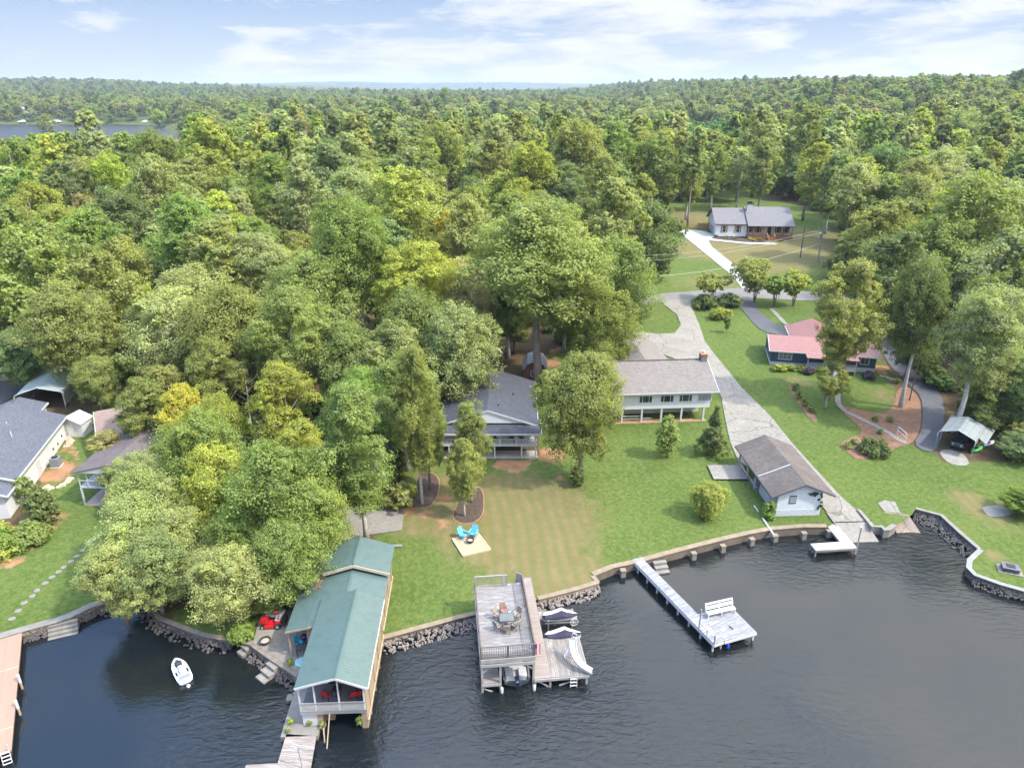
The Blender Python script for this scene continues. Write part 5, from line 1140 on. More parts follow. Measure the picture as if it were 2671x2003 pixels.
rocks([T(*P('d2',*q)) for q in [(1095,770),(1150,780),(1215,805)]],60,.5,.2,MATS['tan_rock'],seed=31,land=True,name='stone_border')
# ------------------------------------------------------------------ green roofed boathouse
M_grn=ribs('green_metal_roof',(.075,.118,.108),.26,'Y',.42,.05,0,.75)
M_grnx=ribs('green_metal_roof_side',(.066,.108,.098),.26,'X',.42,.06,0,.75)
M_tan=plain('tan_boards',(.31,.245,.165),.75,.3,.8,fine=4); M_brk=brick('old_brick',(.25,.12,.07),(.33,.18,.10))
M_wall=siding('boathouse_white',(.50,.52,.55),.25,'Z',.12,.9)
o=BH=empty('boathouse',(-14.6,37.24,0),R(2.4),'boathouse with long green metal roof and lattice railed balcony over a boat slip','boathouse')
m=MB(); m.slab([(2.6,-.5,5.2),(2.6,8.7,5.2),(-.25,8.9,4.3),(-.25,-.4,4.3)],.07); m.slab([(4.72,-.4,4.12),(4.72,8.75,4.12),(2.61,8.7,5.2),(2.61,-.5,5.2)],.07); part(m,'roof',M_grn,o)
m=MB(); m.slab([(1.75,5.9,4.75),(1.75,12.2,4.75),(-.85,12.2,4.0),(-.85,5.9,4.0)],.07); m.slab([(4.7,8.8,3.98),(4.7,12.2,3.98),(1.76,12.2,4.75),(1.76,8.8,4.75)],.07); m.slab([(-.86,5.9,4.0),(-.86,12.2,4.0),(-2.55,12.3,3.45),(-2.55,6.1,3.45)],.06); part(m,'middle_roof',M_grn,o)
m=MB(); m.slab([(1.85,11.7,5.4),(1.85,15.7,5.4),(-.7,15.7,4.6),(-.7,11.7,4.6)],.08); m.slab([(4.85,11.6,4.5),(4.85,15.5,4.5),(1.86,15.7,5.4),(1.86,11.7,5.4)],.08); part(m,'rear_roof',M_grn,o)
m=MB(); m.slab([(-2.8,11.9,4.15),(-.72,11.9,4.15),(-.72,14.6,4.9),(-2.8,14.6,4.9)],.07); part(m,'annex_roof',M_grnx,o)
for nm,x,y0,y1,z in (('ridge_cap',2.6,-.5,8.7,5.24),('ridge_cap',1.755,8.8,12.15,4.79),('ridge_cap',1.855,11.7,15.7,5.44)): m=MB(); m.slab([(x,y0,z),(x+.16,y0,z-.06),(x+.16,y1,z-.06),(x,y1,z)],.02); m.slab([(x-.16,y0,z-.05),(x-.002,y0,z),(x-.002,y1,z),(x-.16,y1,z-.05)],.02); part(m,nm,M_grnx,o)
fascia(o,[((-.25,-.42,4.2),(2.6,-.52,5.1)),((2.6,-.52,5.1),(4.72,-.42,4.02))],M_white,.05,.16)
fascia(o,[((-.72,11.66,4.42),(1.85,11.66,5.22)),((1.85,11.66,5.22),(4.85,11.56,4.33))],plain('cream_trim',(.46,.40,.30),.6,.1),.06,.26,'rear_fascia')
m=MB(); m.slab([(-2.7,12.0,3.5),(-.75,12.0,3.5),(-.75,12.0,4.08),(-2.7,12.0,4.08)],.05); part(m,'annex_wall',M_white,o)
fascia(o,[((-2.55,6.06,3.37),(-.86,5.86,3.9)),((-.86,5.86,3.9),(-.2,5.86,4.08)),((-2.82,11.86,4.08),(-.75,11.86,4.08))],M_tanpaint,.05,.14,'side_fascia')
m=MB(); m.box(-1.0,8.5,.2,4.3,15.3,3.95); part(m,'rear_wall',M_brk,o)
m=MB(); m.box(4.31,0,-.7,4.42,15.4,3.95); part(m,'side_wall',M_tan,o)
m=MB(); m.beam((4.5,-.05,.75),(4.5,8.4,.8),.10,.2); m.beam((4.5,8.4,1.2),(4.5,15.3,1.3),.1,.16); 
for y in (1.2,3.4,5.6,7.8,10,12.4,14.6): m.beam((4.47,y,-.4),(4.47,y,3.9),.08,.1,up=(0,1,0))
part(m,'side_battens',M_tanpaint,o)
m=MB(); m.box(-.10,2.5,.2,.0,8.49,4.25); m.box(4.2,2.5,-.6,4.3,8.49,4.1); m.box(-.0,2.4,1.83,4.2,2.5,4.35); part(m,'wall',M_wall,o)
m=MB(); m.box(-.1,0,-.6,.92,8.4,1.66); part(m,'lower_wall',M_white,o)
m=MB(); m.box(.93,-.02,-.7,1.32,8.4,1.64); m.box(4.0,-.02,-.7,4.3,8.4,1.64); part(m,'brick_pier',M_brk,o)
m=MB(); m.box(-.15,-.1,1.66,4.40,8.45,1.82); part(m,'balcony_floor',plain('dark_floor',(.12,.11,.11),.8),o)
m=MB(); m.beam((-.15,-.14,1.72),(4.42,-.14,1.72),.06,.24); m.beam((-.15,-.16,2.62),(4.42,-.16,2.62),.09,.06); m.beam((-.15,-.16,1.9),(4.42,-.16,1.9),.05,.05); part(m,'railing',M_galv,o)
m=MB()
x0,x1,z0_,z1_=-.1,4.36,1.94,2.58
sx=x0-.7
while sx<x1+.7:
    for s in (1,-1):
        a=(sx,z0_) if s>0 else (sx,z1_); b_=(sx+(z1_-z0_),z1_) if s>0 else (sx+(z1_-z0_),z0_)
        xa,za=a; xb,zb_=b_
        if xb>x0 and xa<x1:
            if xa<x0: za+= (zb_-za)*(x0-xa)/(xb-xa); xa=x0
            if xb>x1: zb_-= (zb_-za)*(xb-x1)/(xb-xa); xb=x1
            if xb-xa>.02: m.beam((xa,-.15+.012*s,za),(xb,-.15+.012*s,zb_),.032,.012,up=(0,1,0))
    sx+=.17
part(m,'lattice',M_white,o)
for x,h in ((-.1,4.25),(.95,4.6),(2.6,5.0),(4.33,4.0)): m=MB(); m.beam((x,-.1,1.7),(x,-.1,h-.05),.10,.10,up=(0,1,0)); part(m,'post',M_trim,o)
m=MB(); m.slab([(-.1,2.38,4.2),(4.3,2.38,4.0),(2.6,2.38,5.0)],.03); part(m,'gable',M_white,o)
m=MB(); m.beam((-.1,-.1,4.15),(-.1,2.4,4.2),.1,.1); m.beam((4.33,-.1,4.0),(4.33,2.4,4.05),.1,.1); part(m,'top_beam',M_trim,o)
m=MB(); m.box(-1.05,6.35,.2,-.12,8.49,3.85); part(m,'brick_wall',M_brk,o); window(o,(-.62,6.35,1.9),X,.45,1.35,M_black,M_white,(0,1),.03); fascia(o,[((4.74,-.4,4.04),(4.74,8.75,4.04))],M_white,.05,.12,'eave_trim'); panel(o,'back_door',(1.3,2.4,1.84),X,.8,1.9,M_black,.03)
panel(o,'wall_panel',(2.85,2.4,2.8),X,.95,.55,M_tanpaint,.03)
m=MB(); m.beam((-1.5,6.15,3.4),(-1.0,8.45,2.6),.07,.07); m.beam((-2.4,6.3,3.3),(-2.4,6.3,.9),.10,.10,up=(0,1,0)); part(m,'brace',M_tanpaint,o)
m=MB(); m.slab([(1.34,-.1,-.2),(1.9,-.1,-.2),(1.9,3.5,.6),(1.34,3.5,.6)],.08); m.box(1.34,.1,-.5,1.9,3.,-.1); m.beam((1.85,-.15,1.6),(1.78,-1.9,-.35),.07,.07); m.beam((1.30,-.15,.3),(1.75,-2.,-.35),.09,.09); part(m,'slip_ramp',M_tanpaint,o)
wk=MB(); wk.prism([(-1.5,-.9),(1.05,-.9),(1.05,-.12),(-.12,-.12),(-.12,5.2),(-1.3,5.2),(-1.5,3.)],-.8,.42); wo=part(wk,'walkway',M_cap,None); wo.location=o.location; wo.rotation_euler=o.rotation_euler; tag(wo,'concrete walkway along the left side of the boathouse','walkway')
for k,(x,y,r_,lab) in enumerate([(1.5,1.0,160,'red cushioned chair at the left of the boathouse balcony'),(3.35,.9,200,'red cushioned chair right of centre on the boathouse balcony'),(3.95,1.0,190,'red cushioned chair at the right end of the boathouse balcony')]): patio_chair(inworld(o,(x,y,1.83)),R(r_+2),plain('red_cushion',(.45,.02,.025),.6),lab,'red chairs on the balcony',M_black)
rt=empty('round_table',inworld(o,(2.2,1.2,1.83)),0,'round dark table with folded parasol on the balcony','table'); m=MB(); m.lathe([(.34,.70),(.34,.74)],18); part(m,'tabletop',M_black,rt); m=MB(); m.lathe([(.2,0),(.03,.04),(.03,.7)],10); part(m,'pedestal',M_black,rt)
# floating white blocks left of the walkway
for k,(x,y) in enumerate([(720,760),(762,722)]):
    g_=G(*P('c2',x,y),.1); fb=empty('concrete_block',(g_.x,g_.y,-.3),R(8),['larger pale block in the water left of the boathouse walkway','small pale block beside the boathouse walkway edge'][k],'block'); s=(.4,.27)[k]; m=MB(); m.box(-s,-s*.8,-.4,s,s*.8,.6); part(m,'block',M_cap,fb,bevel=.04); m=MB(); m.box(-s*.5,-s*.8-.03,.2,s*.5,-s*.8,.5); part(m,'hollow',M_black,fb)
# ------------------------------------------------------------------ planked docks
def deck_poly(o,name,poly,z,t,mat,zlow=None): m=MB(); m.prism(poly,z-t,z); return part(m,name,mat,o)
M_pl1=planks('worn_grey_planks',[(.30,.255,.225),(.37,.325,.29),(.25,.215,.195)],.15,'Y',stain=.75)
base=G(*P('c2',650,1165),.4); o=empty('plank_dock',(base.x,base.y,0),R(-6),'worn plank dock running out from the boathouse walkway at the bottom edge','dock')
W=[G(*P('c2',*q),.42)-Vector((base.x,base.y,0)) for q in ((650,1165),(550,1500),(185,1522),(120,1700),(880,1800),(930,1562),(995,1190))]
c,s=math.cos(R(6)),math.sin(R(6)); W=[(c*p.x-s*p.y,s*p.x+c*p.y) for p in W]
m=MB(); m.prism(W,.30,.42); part(m,'deck',M_pl1,o)
m=MB()
for (x,y) in ((.2,-1),(2.,-1),(0.1,-3.),(2.1,-3.),(-1.6,-3.2)): m.tube([(x,y,-1),(x,y,.3)],.09,8)
each(m,'pile',M_timber,o)
q=G(*P('c2',835,1562),.4); po=empty('dock_pole',(q.x,q.y,.42),0,'thin metal pole leaning on the plank dock at the bottom edge','pole'); m=MB(); m.tube([(0,0,0),(-.12,.05,1.9)],.035,8); part(m,'shaft',M_galv,po); m=MB(); m.box(-.28,.0,1.5,-.12,.08,1.75); part(m,'meter_box',plain('white_box',(.6,.62,.68),.4),po)
# brown composite dock on the left
base=G(30,1950,.75); a_=G(57,1655,.75)
d_=(Vector((a_.x-base.x,a_.y-base.y,0))).normalized(); rz=math.atan2(d_.y,d_.x)-math.pi/2
o=empty('composite_dock',(base.x,base.y,0),rz,'broad tan composite dock with white ladder at the lower left corner','dock')
L_=(a_-base).length
M_tanpl=planks('tan_composite',[(.27,.185,.13),(.285,.195,.14),(.26,.18,.125)],.14,'X',stain=.10,gapdark=.75)
m=MB(); m.box(-7,-.2,.62,0,L_+.6,.76); part(m,'deck',M_tanpl,o); m=MB(); m.box(-7,.05,.30,-.04,L_+.5,.61); part(m,'frame',M_black,o)
m=MB(); 
for y in (2.0,L_*.68): m.box(-7,y,.763,-.0,y+.07,.775)
part(m,'joint_strip',plain('pale_strip',(.5,.36,.18),.6),o)
m=MB()
for y in (.3,3.5,7,10): m.tube([(-.25,y,-1.),(-.25,y,.6)],.12,8)
each(m,'pile',M_timber,o)
for k,y in enumerate((3.9,6.7)):
    f_=empty('dock_fender',inworld(o,(.14,y,.1)),0,['white capped mooring post by the tan dock, nearer the ladder','white capped mooring post by the tan dock, farther from the ladder'][k],'post','mooring posts of the tan dock'); m=MB(); m.tube([(0,0,-.9),(0,0,.5)],.09,10); part(m,'pile',M_tanpaint,f_); m=MB(); m.tube([(0,0,.5),(0,0,1.25)],.105,10); part(m,'sleeve',M_white,f_)
def ladder(loc,rz,h,w,n,mat,label,lean=.0,hoop=0.):
    o=empty('ladder',loc,rz,label,'ladder')
    for s in (-1,1):
        m=MB(); m.tube([(s*w/2,-lean*h,-h),(s*w/2,0,0),(s*w/2,0,hoop)] if hoop else [(s*w/2,-lean*h,-h),(s*w/2,0,.05)],.028,6); part(m,'rail',mat,o)
    for k in range(n): t=(k+.5)/n; m=MB(); m.box(-w/2,-lean*h*t-.05,-h*t-.02,w/2,-lean*h*t+.05,-h*t+.02); part(m,'rung',mat,o)
    return o
ladder(inworld(o,(-.35,-.25,.9)),rz,1.3,.5,5,M_white,'white ladder on the end of the tan dock',.25,.5)
# ------------------------------------------------------------------ double deck dock
M_up=planks('silver_grey_planks',[(.25,.235,.225),(.33,.31,.30),(.20,.185,.175)],.14,'Y',stain=.75)
M_walk=planks('pinkish_grey_planks',[(.25,.205,.18),(.285,.24,.21),(.22,.185,.165)],.14,'Y',stain=.35,gapdark=.6)
M_swim=planks('swim_deck_planks',[(.22,.195,.17),(.31,.28,.255),(.175,.16,.145)],.16,'X',stain=.7)
M_ptrim=plain('pale_dock_wood',(.30,.29,.28),.7,.25,1.5)
M_rail=plain('brown_rail',(.12,.095,.08),.6,.2)
o=DD=empty('double_deck_dock',(-2.27,40.6,0),R(6),'two level wooden dock with railed roof deck over a boat slip','dock')
W_,D_=3.97,8.2
m=MB(); m.box(0,0,3.12,W_,D_,3.25); part(m,'upper_deck',M_up,o)
m=MB(); m.beam((-.04,-.04,3.0),(W_+.04,-.04,3.0),.08,.34); m.beam((-.04,0,3.0),(-.04,D_,3.0),.08,.34); m.beam((W_+.04,0,3.0),(W_+.04,D_,3.0),.08,.34); m.beam((0,D_+.04,3.0),(W_,D_+.04,3.0),.08,.34); m.beam((-.04,-.06,2.6),(W_+.04,-.06,2.6),.10,.24); part(m,'edge_boards',M_ptrim,o)
for y in (0.05,2.7,5.4,8.1):
    for x in (.06,1.42,W_-.06):
        m=MB(); m.beam((x,y,-1.2),(x,y,2.83),.16,.16,up=(0,1,0)); part(m,'post',M_ptrim,o)
m=MB()
for y in (.05,): m.beam((.1,y,1.9),(.9,y,2.6),.1,.1); m.beam((W_-.1,y,1.9),(W_-.9,y,2.6),.1,.1)
m.beam((.1,.05,.35),(1.3,.05,-.3),.08,.08)
part(m,'knee_brace',M_ptrim,o)
railing((0,.02,3.25),(W_,.02,3.25),1.05,.125,M_rail,2.1,.03,o); railing((.0,.15,3.25),(0,D_-.1,3.25),1.05,.125,M_rail,2.7,.03,o); railing((W_,.15,3.25),(W_,D_-.1,3.25),1.05,.125,M_rail,2.7,.03,o); railing((0,D_,3.25),(2.7,D_,3.25),1.05,.125,M_ptrim,2.1,.03,o)
m=MB(); m.slab([(2.35,D_-.05,3.3),(2.7,D_-.05,3.3),(2.7,D_-.05,4.2),(2.35,D_-.05,4.2)],.04); m.slab([(3.5,D_+.35,3.3),(W_,D_-.05,3.3),(W_,D_-.05,4.25),(3.5,D_+.35,4.25)],.04); part(m,'gate_panel',M_ptrim,o)
m=MB()
for k in range(10): m.box(2.75,D_+.1+.28*k,3.05-.26*k,3.7,D_+.38+.28*k,3.1-.26*k)
part(m,'stair',M_ptrim,o)
m=MB(); m.box(0,0,.72,1.35,D_,.85); part(m,'lower_deck',M_walk,o)
m=MB(); m.box(W_+.02,-.05,.86,5.25,11.9,1.0); part(m,'walkway',M_walk,o)
m=MB(); m.box(5.26,-.05,.85,8.1,4.1,.99); part(m,'swim_deck',M_swim,o)
m=MB(); m.beam((W_,-.1,.84),(8.12,-.1,.84),.07,.22); m.beam((8.14,-.1,.84),(8.14,4.1,.84),.07,.2); m.beam((0,-.05,.7),(1.35,-.05,.7),.07,.2); part(m,'edge_boards',M_ptrim,o)
m=MB()
for x,y in ((4.05,.05),(5.2,.05),(8.0,.05),(8.0,3.9),(5.3,3.9),(4.1,5),(5.2,6.5),(5.2,9.),(4.1,9)): m.beam((x,y,-1.2),(x,y,.85),.15,.15,up=(0,1,0))
m.beam((4.2,.05,.7),(5.1,.05,.0),.08,.1); m.beam((7.9,.05,.75),(5.9,.05,.05),.08,.1); each(m,'pile',M_ptrim,o)
m=MB(); m.box(5.28,6.55,.75,8.3,7.4,.9); part(m,'finger_dock',planks('finger_planks',[(.26,.23,.20),(.33,.30,.27),(.2,.18,.16)],.15,'X',stain=.6),o)
m=MB()
for x,y in ((6.6,6.6),(8.2,6.6),(8.2,7.35)): m.beam((x,y,-1.2),(x,y,.95),.12,.12,up=(0,1,0))
m.beam((6.3,6.5,.85),(8.,6.5,.85),.06,.06); m.beam((6.5,4.2,1.1),(8.,4.25,1.1),.07,.07); part(m,'lift_frame',M_ptrim,o)
ladder(inworld(o,(6.95,-.16,.95)),R(6),1.25,.5,4,M_white,'white swim ladder on the front of the dock',.05)
for k,(x,y) in enumerate(((1.5,-.15),(3.95,-.16))):
    f_=empty('boat_bumper',inworld(o,(x,y,.0)),0,['white vertical bumper left of the boat slip','white vertical bumper right of the boat slip'][k],'bumper','bumpers of the boat slip'); m=MB(); m.lathe([(.03,-.35),(.11,-.25),(.12,.45),(.05,.55)],12); part(m,'body',M_white,f_,smooth=True); m=MB(); m.tube([(0,0,.55),(0,.05,.8)],.02,6); part(m,'rope',M_black,f_)
# slide
M_sl=plain('slide_white',(.52,.53,.55),.3,.03)
pts=[G(*P('c3',1220,905),2.55),G(*P('c3',1222,990),2.2),G(*P('c3',1245,1090),1.85),G(*P('c3',1300,1175),1.55),G(*P('c3',1370,1225),1.3),G(*P('c3',1425,1255),1.1)]
o=empty('water_slide',(pts[0].x,pts[0].y,1.0),0,'curved white water slide on the swim deck','slide'); og=Vector((pts[0].x,pts[0].y,1.0)); Q=[p-og for p in pts]; Q=smooth_poly(Q,2,False)
secs=[]
for i,p in enumerate(Q):
    d=(Q[min(i+1,len(Q)-1)]-Q[max(i-1,0)]).normalized(); a=d.cross(Z3).normalized(); u=a.cross(d)
    secs.append([p-a*.26+u*.16,p-a*.22+u*.16,p-a*.2+u*.02,p+a*.2+u*.02,p+a*.22+u*.16,p+a*.26+u*.16,p+a*.24-u*.05,p-a*.24-u*.05])
m=MB(); m.loft(secs); part(m,'chute',M_sl,o)
m=MB(); b0=Q[0]; 
for s in (-1,1): m.tube([(b0.x-.35+s*.0-.25,b0.y-.0+s*.22-.3,0),(b0.x-.05,b0.y+s*.22,b0.z+.05),(b0.x,b0.y+s*.22,b0.z+.5),(b0.x+.3,b0.y+s*.2,b0.z+.35),(b0.x+.35,b0.y+s*.2,b0.z-.1)],.03,6)
part(m,'handrail',M_sl,o)
m=MB()
for k in range(5): t=k/5; m.beam((b0.x-.6+.55*t,b0.y-.5,.2+t*1.3),(b0.x-.6+.55*t,b0.y-.08,.2+t*1.3),.10,.03)
part(m,'steps',M_sl,o)
m=MB()
for i in (4,10): p=Q[i]; m.tube([(p.x,p.y,0),(p.x,p.y,p.z)],.035,6); m.tube([(p.x-.2,p.y+.1,0),(p.x,p.y,p.z)],.03,6)
part(m,'support',M_sl,o)
# covered jet skis on lifts
def covered_jetski(loc,rz,label):
    o=empty('covered_jet_ski',loc,rz,label,'jet ski','covered jet skis beside the finger dock')
    st=[(-1.45,.10,.30),(-1.25,.36,.42),(-.7,.46,.55),(-.15,.48,.80),(.15,.42,.95),(.5,.38,.72),(1.0,.28,.52),(1.35,.10,.38),(1.5,.02,.33)]
    se=[]; sh=[]
    for x,w_,h in st:
        se.append([(x,-w_,.18),(x,-w_*.92,.18+h*.35),(x,-w_*.45,.12+h*.88),(x,0,.12+h),(x,w_*.45,.12+h*.88),(x,w_*.92,.18+h*.35),(x,w_,.18),(x,0,.16)])
        sh.append([(x,-w_*1.02,.2),(x,-w_*.75,-.05),(x,0,-.18),(x,w_*.75,-.05),(x,w_*1.02,.2)])
    m=MB(); m.loft(se); top=part(m,'cover_skirt',plain('navy_cover',(.035,.035,.065),.7,.2),o,smooth=False)
    m=MB(); m.loft([[(p[0],p[1]*1.0,p[2]+.012) for p in (s[2],s[3],s[4],s[5])]+[(s[5][0],s[5][1]*.9,s[5][2]-.03),(s[2][0],s[2][1]*.9,s[2][2]-.03)] for s in se[:]]); part(m,'cover_top',plain('pale_cover',(.48,.50,.54),.6,.06),o)
    m=MB(); m.loft(sh); part(m,'hull',M_white,o)
    m=MB(); m.beam((-1.2,-.35,-.2),(1.2,-.35,-.2),.08,.08); m.beam((-1.2,.35,-.2),(1.2,.35,-.2),.08,.08)
    for x in (-1,1): m.beam((x,-.6,-.2),(x,.6,-.2),.08,.08); m.beam((x,-.6,-1.2),(x,-.6,.3),.08,.08,up=(0,1,0))
    part(m,'lift',M_galv,o); return o
g_=G(*P('c3',1075,655),.9); covered_jetski((g_.x,g_.y,.75),R(4),'covered white and navy jet ski, the farther one, behind the finger dock')
g_=G(*P('c3',1108,862),.9); covered_jetski((g_.x,g_.y,.75),R(4),'covered white and navy jet ski, the nearer one, beside the swim deck')
for k,(x,y) in enumerate([(1022,668),(1235,715)]):
    g_=G(*P('c3',x,y),1.0); w_=empty('lift_wheel',(g_.x,g_.y,1.0),R(10),['white lift hand wheel in front of the farther jet ski','white lift hand wheel at the end of the finger dock'][k],'wheel','boat lift wheels'); r_=.33; m=MB(); ring=[(r_*math.cos(a),0,r_*math.sin(a)) for a in np.linspace(0,2*math.pi,21)]; m.tube(ring,.022,6,cap=False); part(m,'rim',M_white,w_); m=MB()
    for a in np.arange(0,6.28,1.047): m.tube([(0,0,0),(r_*math.cos(a),0,r_*math.sin(a))],.014,5)
    part(m,'spokes',M_white,w_)
# motor boat in the slip
o=empty('motor_boat',inworld(DD,(2.68,1.0,.12)),R(6),'grey motor boat with black outboard moored in the slip under the deck','boat')
secs=[]; ins=[]
for y,w_,h in ((-.6,1.02,.62),(.5,1.08,.64),(2.,1.1,.68),(3.6,.95,.76),(4.8,.5,.86),(5.5,.05,.95)): secs.append([(-w_,y,h),(-w_*.85,y,.05),(0,y,-.25),(w_*.85,y,.05),(w_,y,h),(w_*.86,y,h),(w_*.8,y,.28),(-w_*.8,y,.28),(-w_*.86,y,h)])
m=MB(); m.loft(secs); part(m,'hull',plain('graphite_hull',(.10,.105,.12),.35,.2),o)
m=MB(); m.box(-.85,-.5,.3,.85,3.4,.34); part(m,'floor',plain('boat_carpet',(.30,.31,.32),.9),o)
m=MB(); m.box(-.82,-.45,.34,-.2,.5,.66); m.box(.2,-.45,.34,.82,.5,.66); m.box(-.82,2.4,.34,.82,3.1,.66); part(m,'seat',plain('grey_seat',(.36,.37,.38),.6),o,bevel=.03)
m=MB()
for k in range(4): m.tube([(-.95,1.0+.35*k,1.55),(.95,1.0+.35*k,1.55)],.025,6)
for s in (-1,1): m.tube([(s*.95,1.0,1.55),(s*.95,2.05,1.55)],.025,6); m.tube([(s*.95,1.5,1.55),(s*.98,1.2,.65)],.025,6)
part(m,'canopy_frame',M_galv,o)
om=MB(); om.loft([[(-.16,-1.1,.95),(.16,-1.1,.95),(.14,-.72,1.0),(-.14,-.72,1.0)],[(-.2,-1.2,.75),(.2,-1.2,.75),(.18,-.68,.8),(-.18,-.68,.8)],[(-.16,-1.12,.5),(.16,-1.12,.5),(.14,-.72,.5),(-.14,-.72,.5)],[(-.06,-1.05,.1),(.06,-1.05,.1),(.05,-.85,.1),(-.05,-.85,.1)],[(-.04,-1.02,-.5),(.04,-1.02,-.5),(.04,-.9,-.5),(-.04,-.9,-.5)]]); om=part(om,'outboard_motor',plain('black_blue_cowl',(.015,.02,.035),.25),o,bevel=.0)
m=MB(); m.slab([(-.1,-1.215,.78),(.1,-1.215,.78),(.1,-1.19,.9),(-.1,-1.19,.9)],.01); part(m,'decal',plain('decal_blue',(.10,.22,.42),.4),om); m=MB(); m.tube([(0,-1.25,-.42),(0,-1.05,-.42)],[.16,.05],8); part(m,'propeller',M_galv,om)
# dining set on the roof deck
M_sling=plain('taupe_sling',(.26,.225,.19),.8,.15)
cx_,cy_=inworld(DD,(1.95,3.6,3.25))[:2]
tc=G(*P('c3',505,660),3.95); o=empty('patio_table',(tc.x,tc.y,3.25),R(6),'rectangular glass patio table on the upper dock deck','table')
m=MB(); m.box(-.55,-.45,.70,.55,.45,.72); part(m,'tabletop',glassy('table_glass',(.07,.085,.08),.45),o,bevel=.0)
m=MB(); 
for a,b_ in (((-.57,-.47),(.57,-.47)),((.57,-.47),(.57,.47)),((.57,.47),(-.57,.47)),((-.57,.47),(-.57,-.47))): m.beam((*a,.70),(*b_,.70),.05,.05)
part(m,'frame',M_brownm,o)
for a in (-.5,.5):
    for c_ in (-.4,.4): m=MB(); m.beam((a,c_,0),(a,c_,.68),.05,.05,up=(0,1,0)); part(m,'leg',M_brownm,o)
cw=['nearest the front railing','at the front left corner of the glass table','at the front right corner of the glass table','at the back left of the glass table','at the back right of the glass table','behind the glass table, with a reddish back']
for k,(x,y) in enumerate([(507,780),(415,745),(600,740),(410,640),(610,630),(470,600)]):
    g_=G(*P('c3',x,y),3.65); a=math.atan2(tc.y-g_.y,tc.x-g_.x)+math.pi/2
    patio_chair((g_.x,g_.y,3.25),a,M_sling if k<5 else plain('reddish_sling',(.28,.15,.13),.8),'brown metal sling chair '+cw[k],'dining chairs on the upper dock deck',M_brownm)
# flags
def flag_mat():
    m,b,p=mk('flag_cloth'); v=b.coord(); x=b.sep(v); st=b.m('LESS_THAN',b.m('FRACT',b.m('MULTIPLY',x[0],9.3)),.5); cc=b.mix(st,(.55,.52,.55),(.42,.05,.06)); ca=b.m('MULTIPLY',b.m('LESS_THAN',x[0],.36),b.m('GREATER_THAN',x[2],.62)); vo=b.new('ShaderNodeTexVoronoi'); b.put(vo,'Vector',v); b.put(vo,'Scale',13.); stars=b.m('LESS_THAN',vo.outputs['Distance'],.25)
    cc=b.mix(ca,cc,b.mix(stars,(.03,.04,.16),(.6,.6,.62))); b.put(p,'Base Color',cc); b.put(p,'Roughness',.8); return m
M_flag=flag_mat()
def flag(loc,rz,h,label,pole_h):
    o=empty('flag',loc,rz,label,'flag'); m=MB(); secs=[]
    for k in range(9): t=k/8; yy=.05*math.sin(t*9); secs.append([(.05+t*.6,yy,.0+.03*math.sin(t*5)),(.05+t*.6,yy,h),(.05+t*.6,yy+.012,h),(.05+t*.6,yy+.012,.03*math.sin(t*5))])
    m.loft(secs); part(m,'cloth',M_flag,o); m=MB(); m.tube([(0,0,-pole_h),(0,0,h+.06)],.02,6); part(m,'pole',M_galv,o); return o
g_=G(*P('c3',775,1020),3.0); flag((g_.x+.02,g_.y-.15,2.7),R(6),1.05,'striped flag with blue canton on the front corner of the upper deck',.2)
q=T(*P('e3',520,700)); flag((q.x,q.y,q.z+.35),R(70),1.25,'faded striped flag on a short pole by the cove bush',.5)
q=T(*P('e3',640,600)); o=empty('hanging_windsock',(q.x,q.y,q.z),0,'blue and dark cloth banner hanging beside the striped flag','banner'); m=MB(); m.tube([(0,0,0),(0,0,1.75)],.025,6); part(m,'pole',M_galv,o); m=MB(); m.loft([[(.04,-.12,z),(.3,-.10,z),(.3,.02,z),(.04,.04,z)] for z in (.35,.8,1.3,1.7)]); part(m,'cloth',plain('blue_cloth',(.02,.05,.30),.8),o)
# ------------------------------------------------------------------ white pier
M_wpl=planks('white_pier_planks',[(.27,.27,.28),(.34,.34,.35),(.23,.23,.24)],.15,'Y',stain=.8,gapdark=.6)
zp=.9
A=G(*P('c4',160,510),zp); B=G(*P('c4',245,490),zp); C_=G(*P('c4',705,950),zp); D=G(*P('c4',830,1200),zp)
d=(D-A); d.z=0; Lp=d.length; rz=math.atan2(d.y,d.x)+math.pi/2
o=WP=empty('white_pier',(A.x,A.y,0),rz,'long narrow weathered white pier ending in a square swim platform with bench','pier')
def loc2(root,p):
    c,s=math.cos(root.rotation_euler.z),math.sin(root.rotation_euler.z); dx,dy=p.x-root.location.x,p.y-root.location.y; return Vector((c*dx+s*dy,-s*dx+c*dy,p.z))
pb=loc2(o,B); wd=1.02
m=MB(); m.box(0,-Lp,zp-.1,wd,.15,zp); part(m,'walkway',M_wpl,o)
pf=[loc2(o,G(*P('c4',*q),zp)) for q in ((835,1200),(1180,1100),(985,905),(725,965))]
m=MB(); m.prism([(wd+.02,-Lp-.05),(pf[1].x,pf[1].y),(pf[2].x,pf[2].y),(wd+.02,pf[3].y+.3)],zp-.1,zp); part(m,'platform',M_wpl,o)
m=MB(); m.beam((.02,-Lp-.03,zp-.2),(wd,-Lp-.03,zp-.2),.06,.2); m.beam((wd,-Lp-.09,zp-.17),(pf[1].x,pf[1].y-.03,zp-.17),.06,.22); m.beam((-.03,-Lp,zp-.2),(-.03,0,zp-.2),.05,.18); m.beam((wd+.03,-Lp+3.4,zp-.2),(wd+.03,0,zp-.2),.05,.18); part(m,'fascia',M_trim,o)
m=MB()
for k in range(8):
    y=-Lp+.2+k*(Lp-1)/7
    for x in (.1,wd-.1): m.beam((x,y,-1.2),(x,y,zp-.1),.12,.12,up=(0,1,0))
for q_ in (pf[1],pf[2]): m.beam((q_.x-.15,q_.y*.985,-1.2),(q_.x-.15,q_.y*.985,zp-.1),.15,.15,up=(0,1,0))
each(m,'pile',M_trim,o)
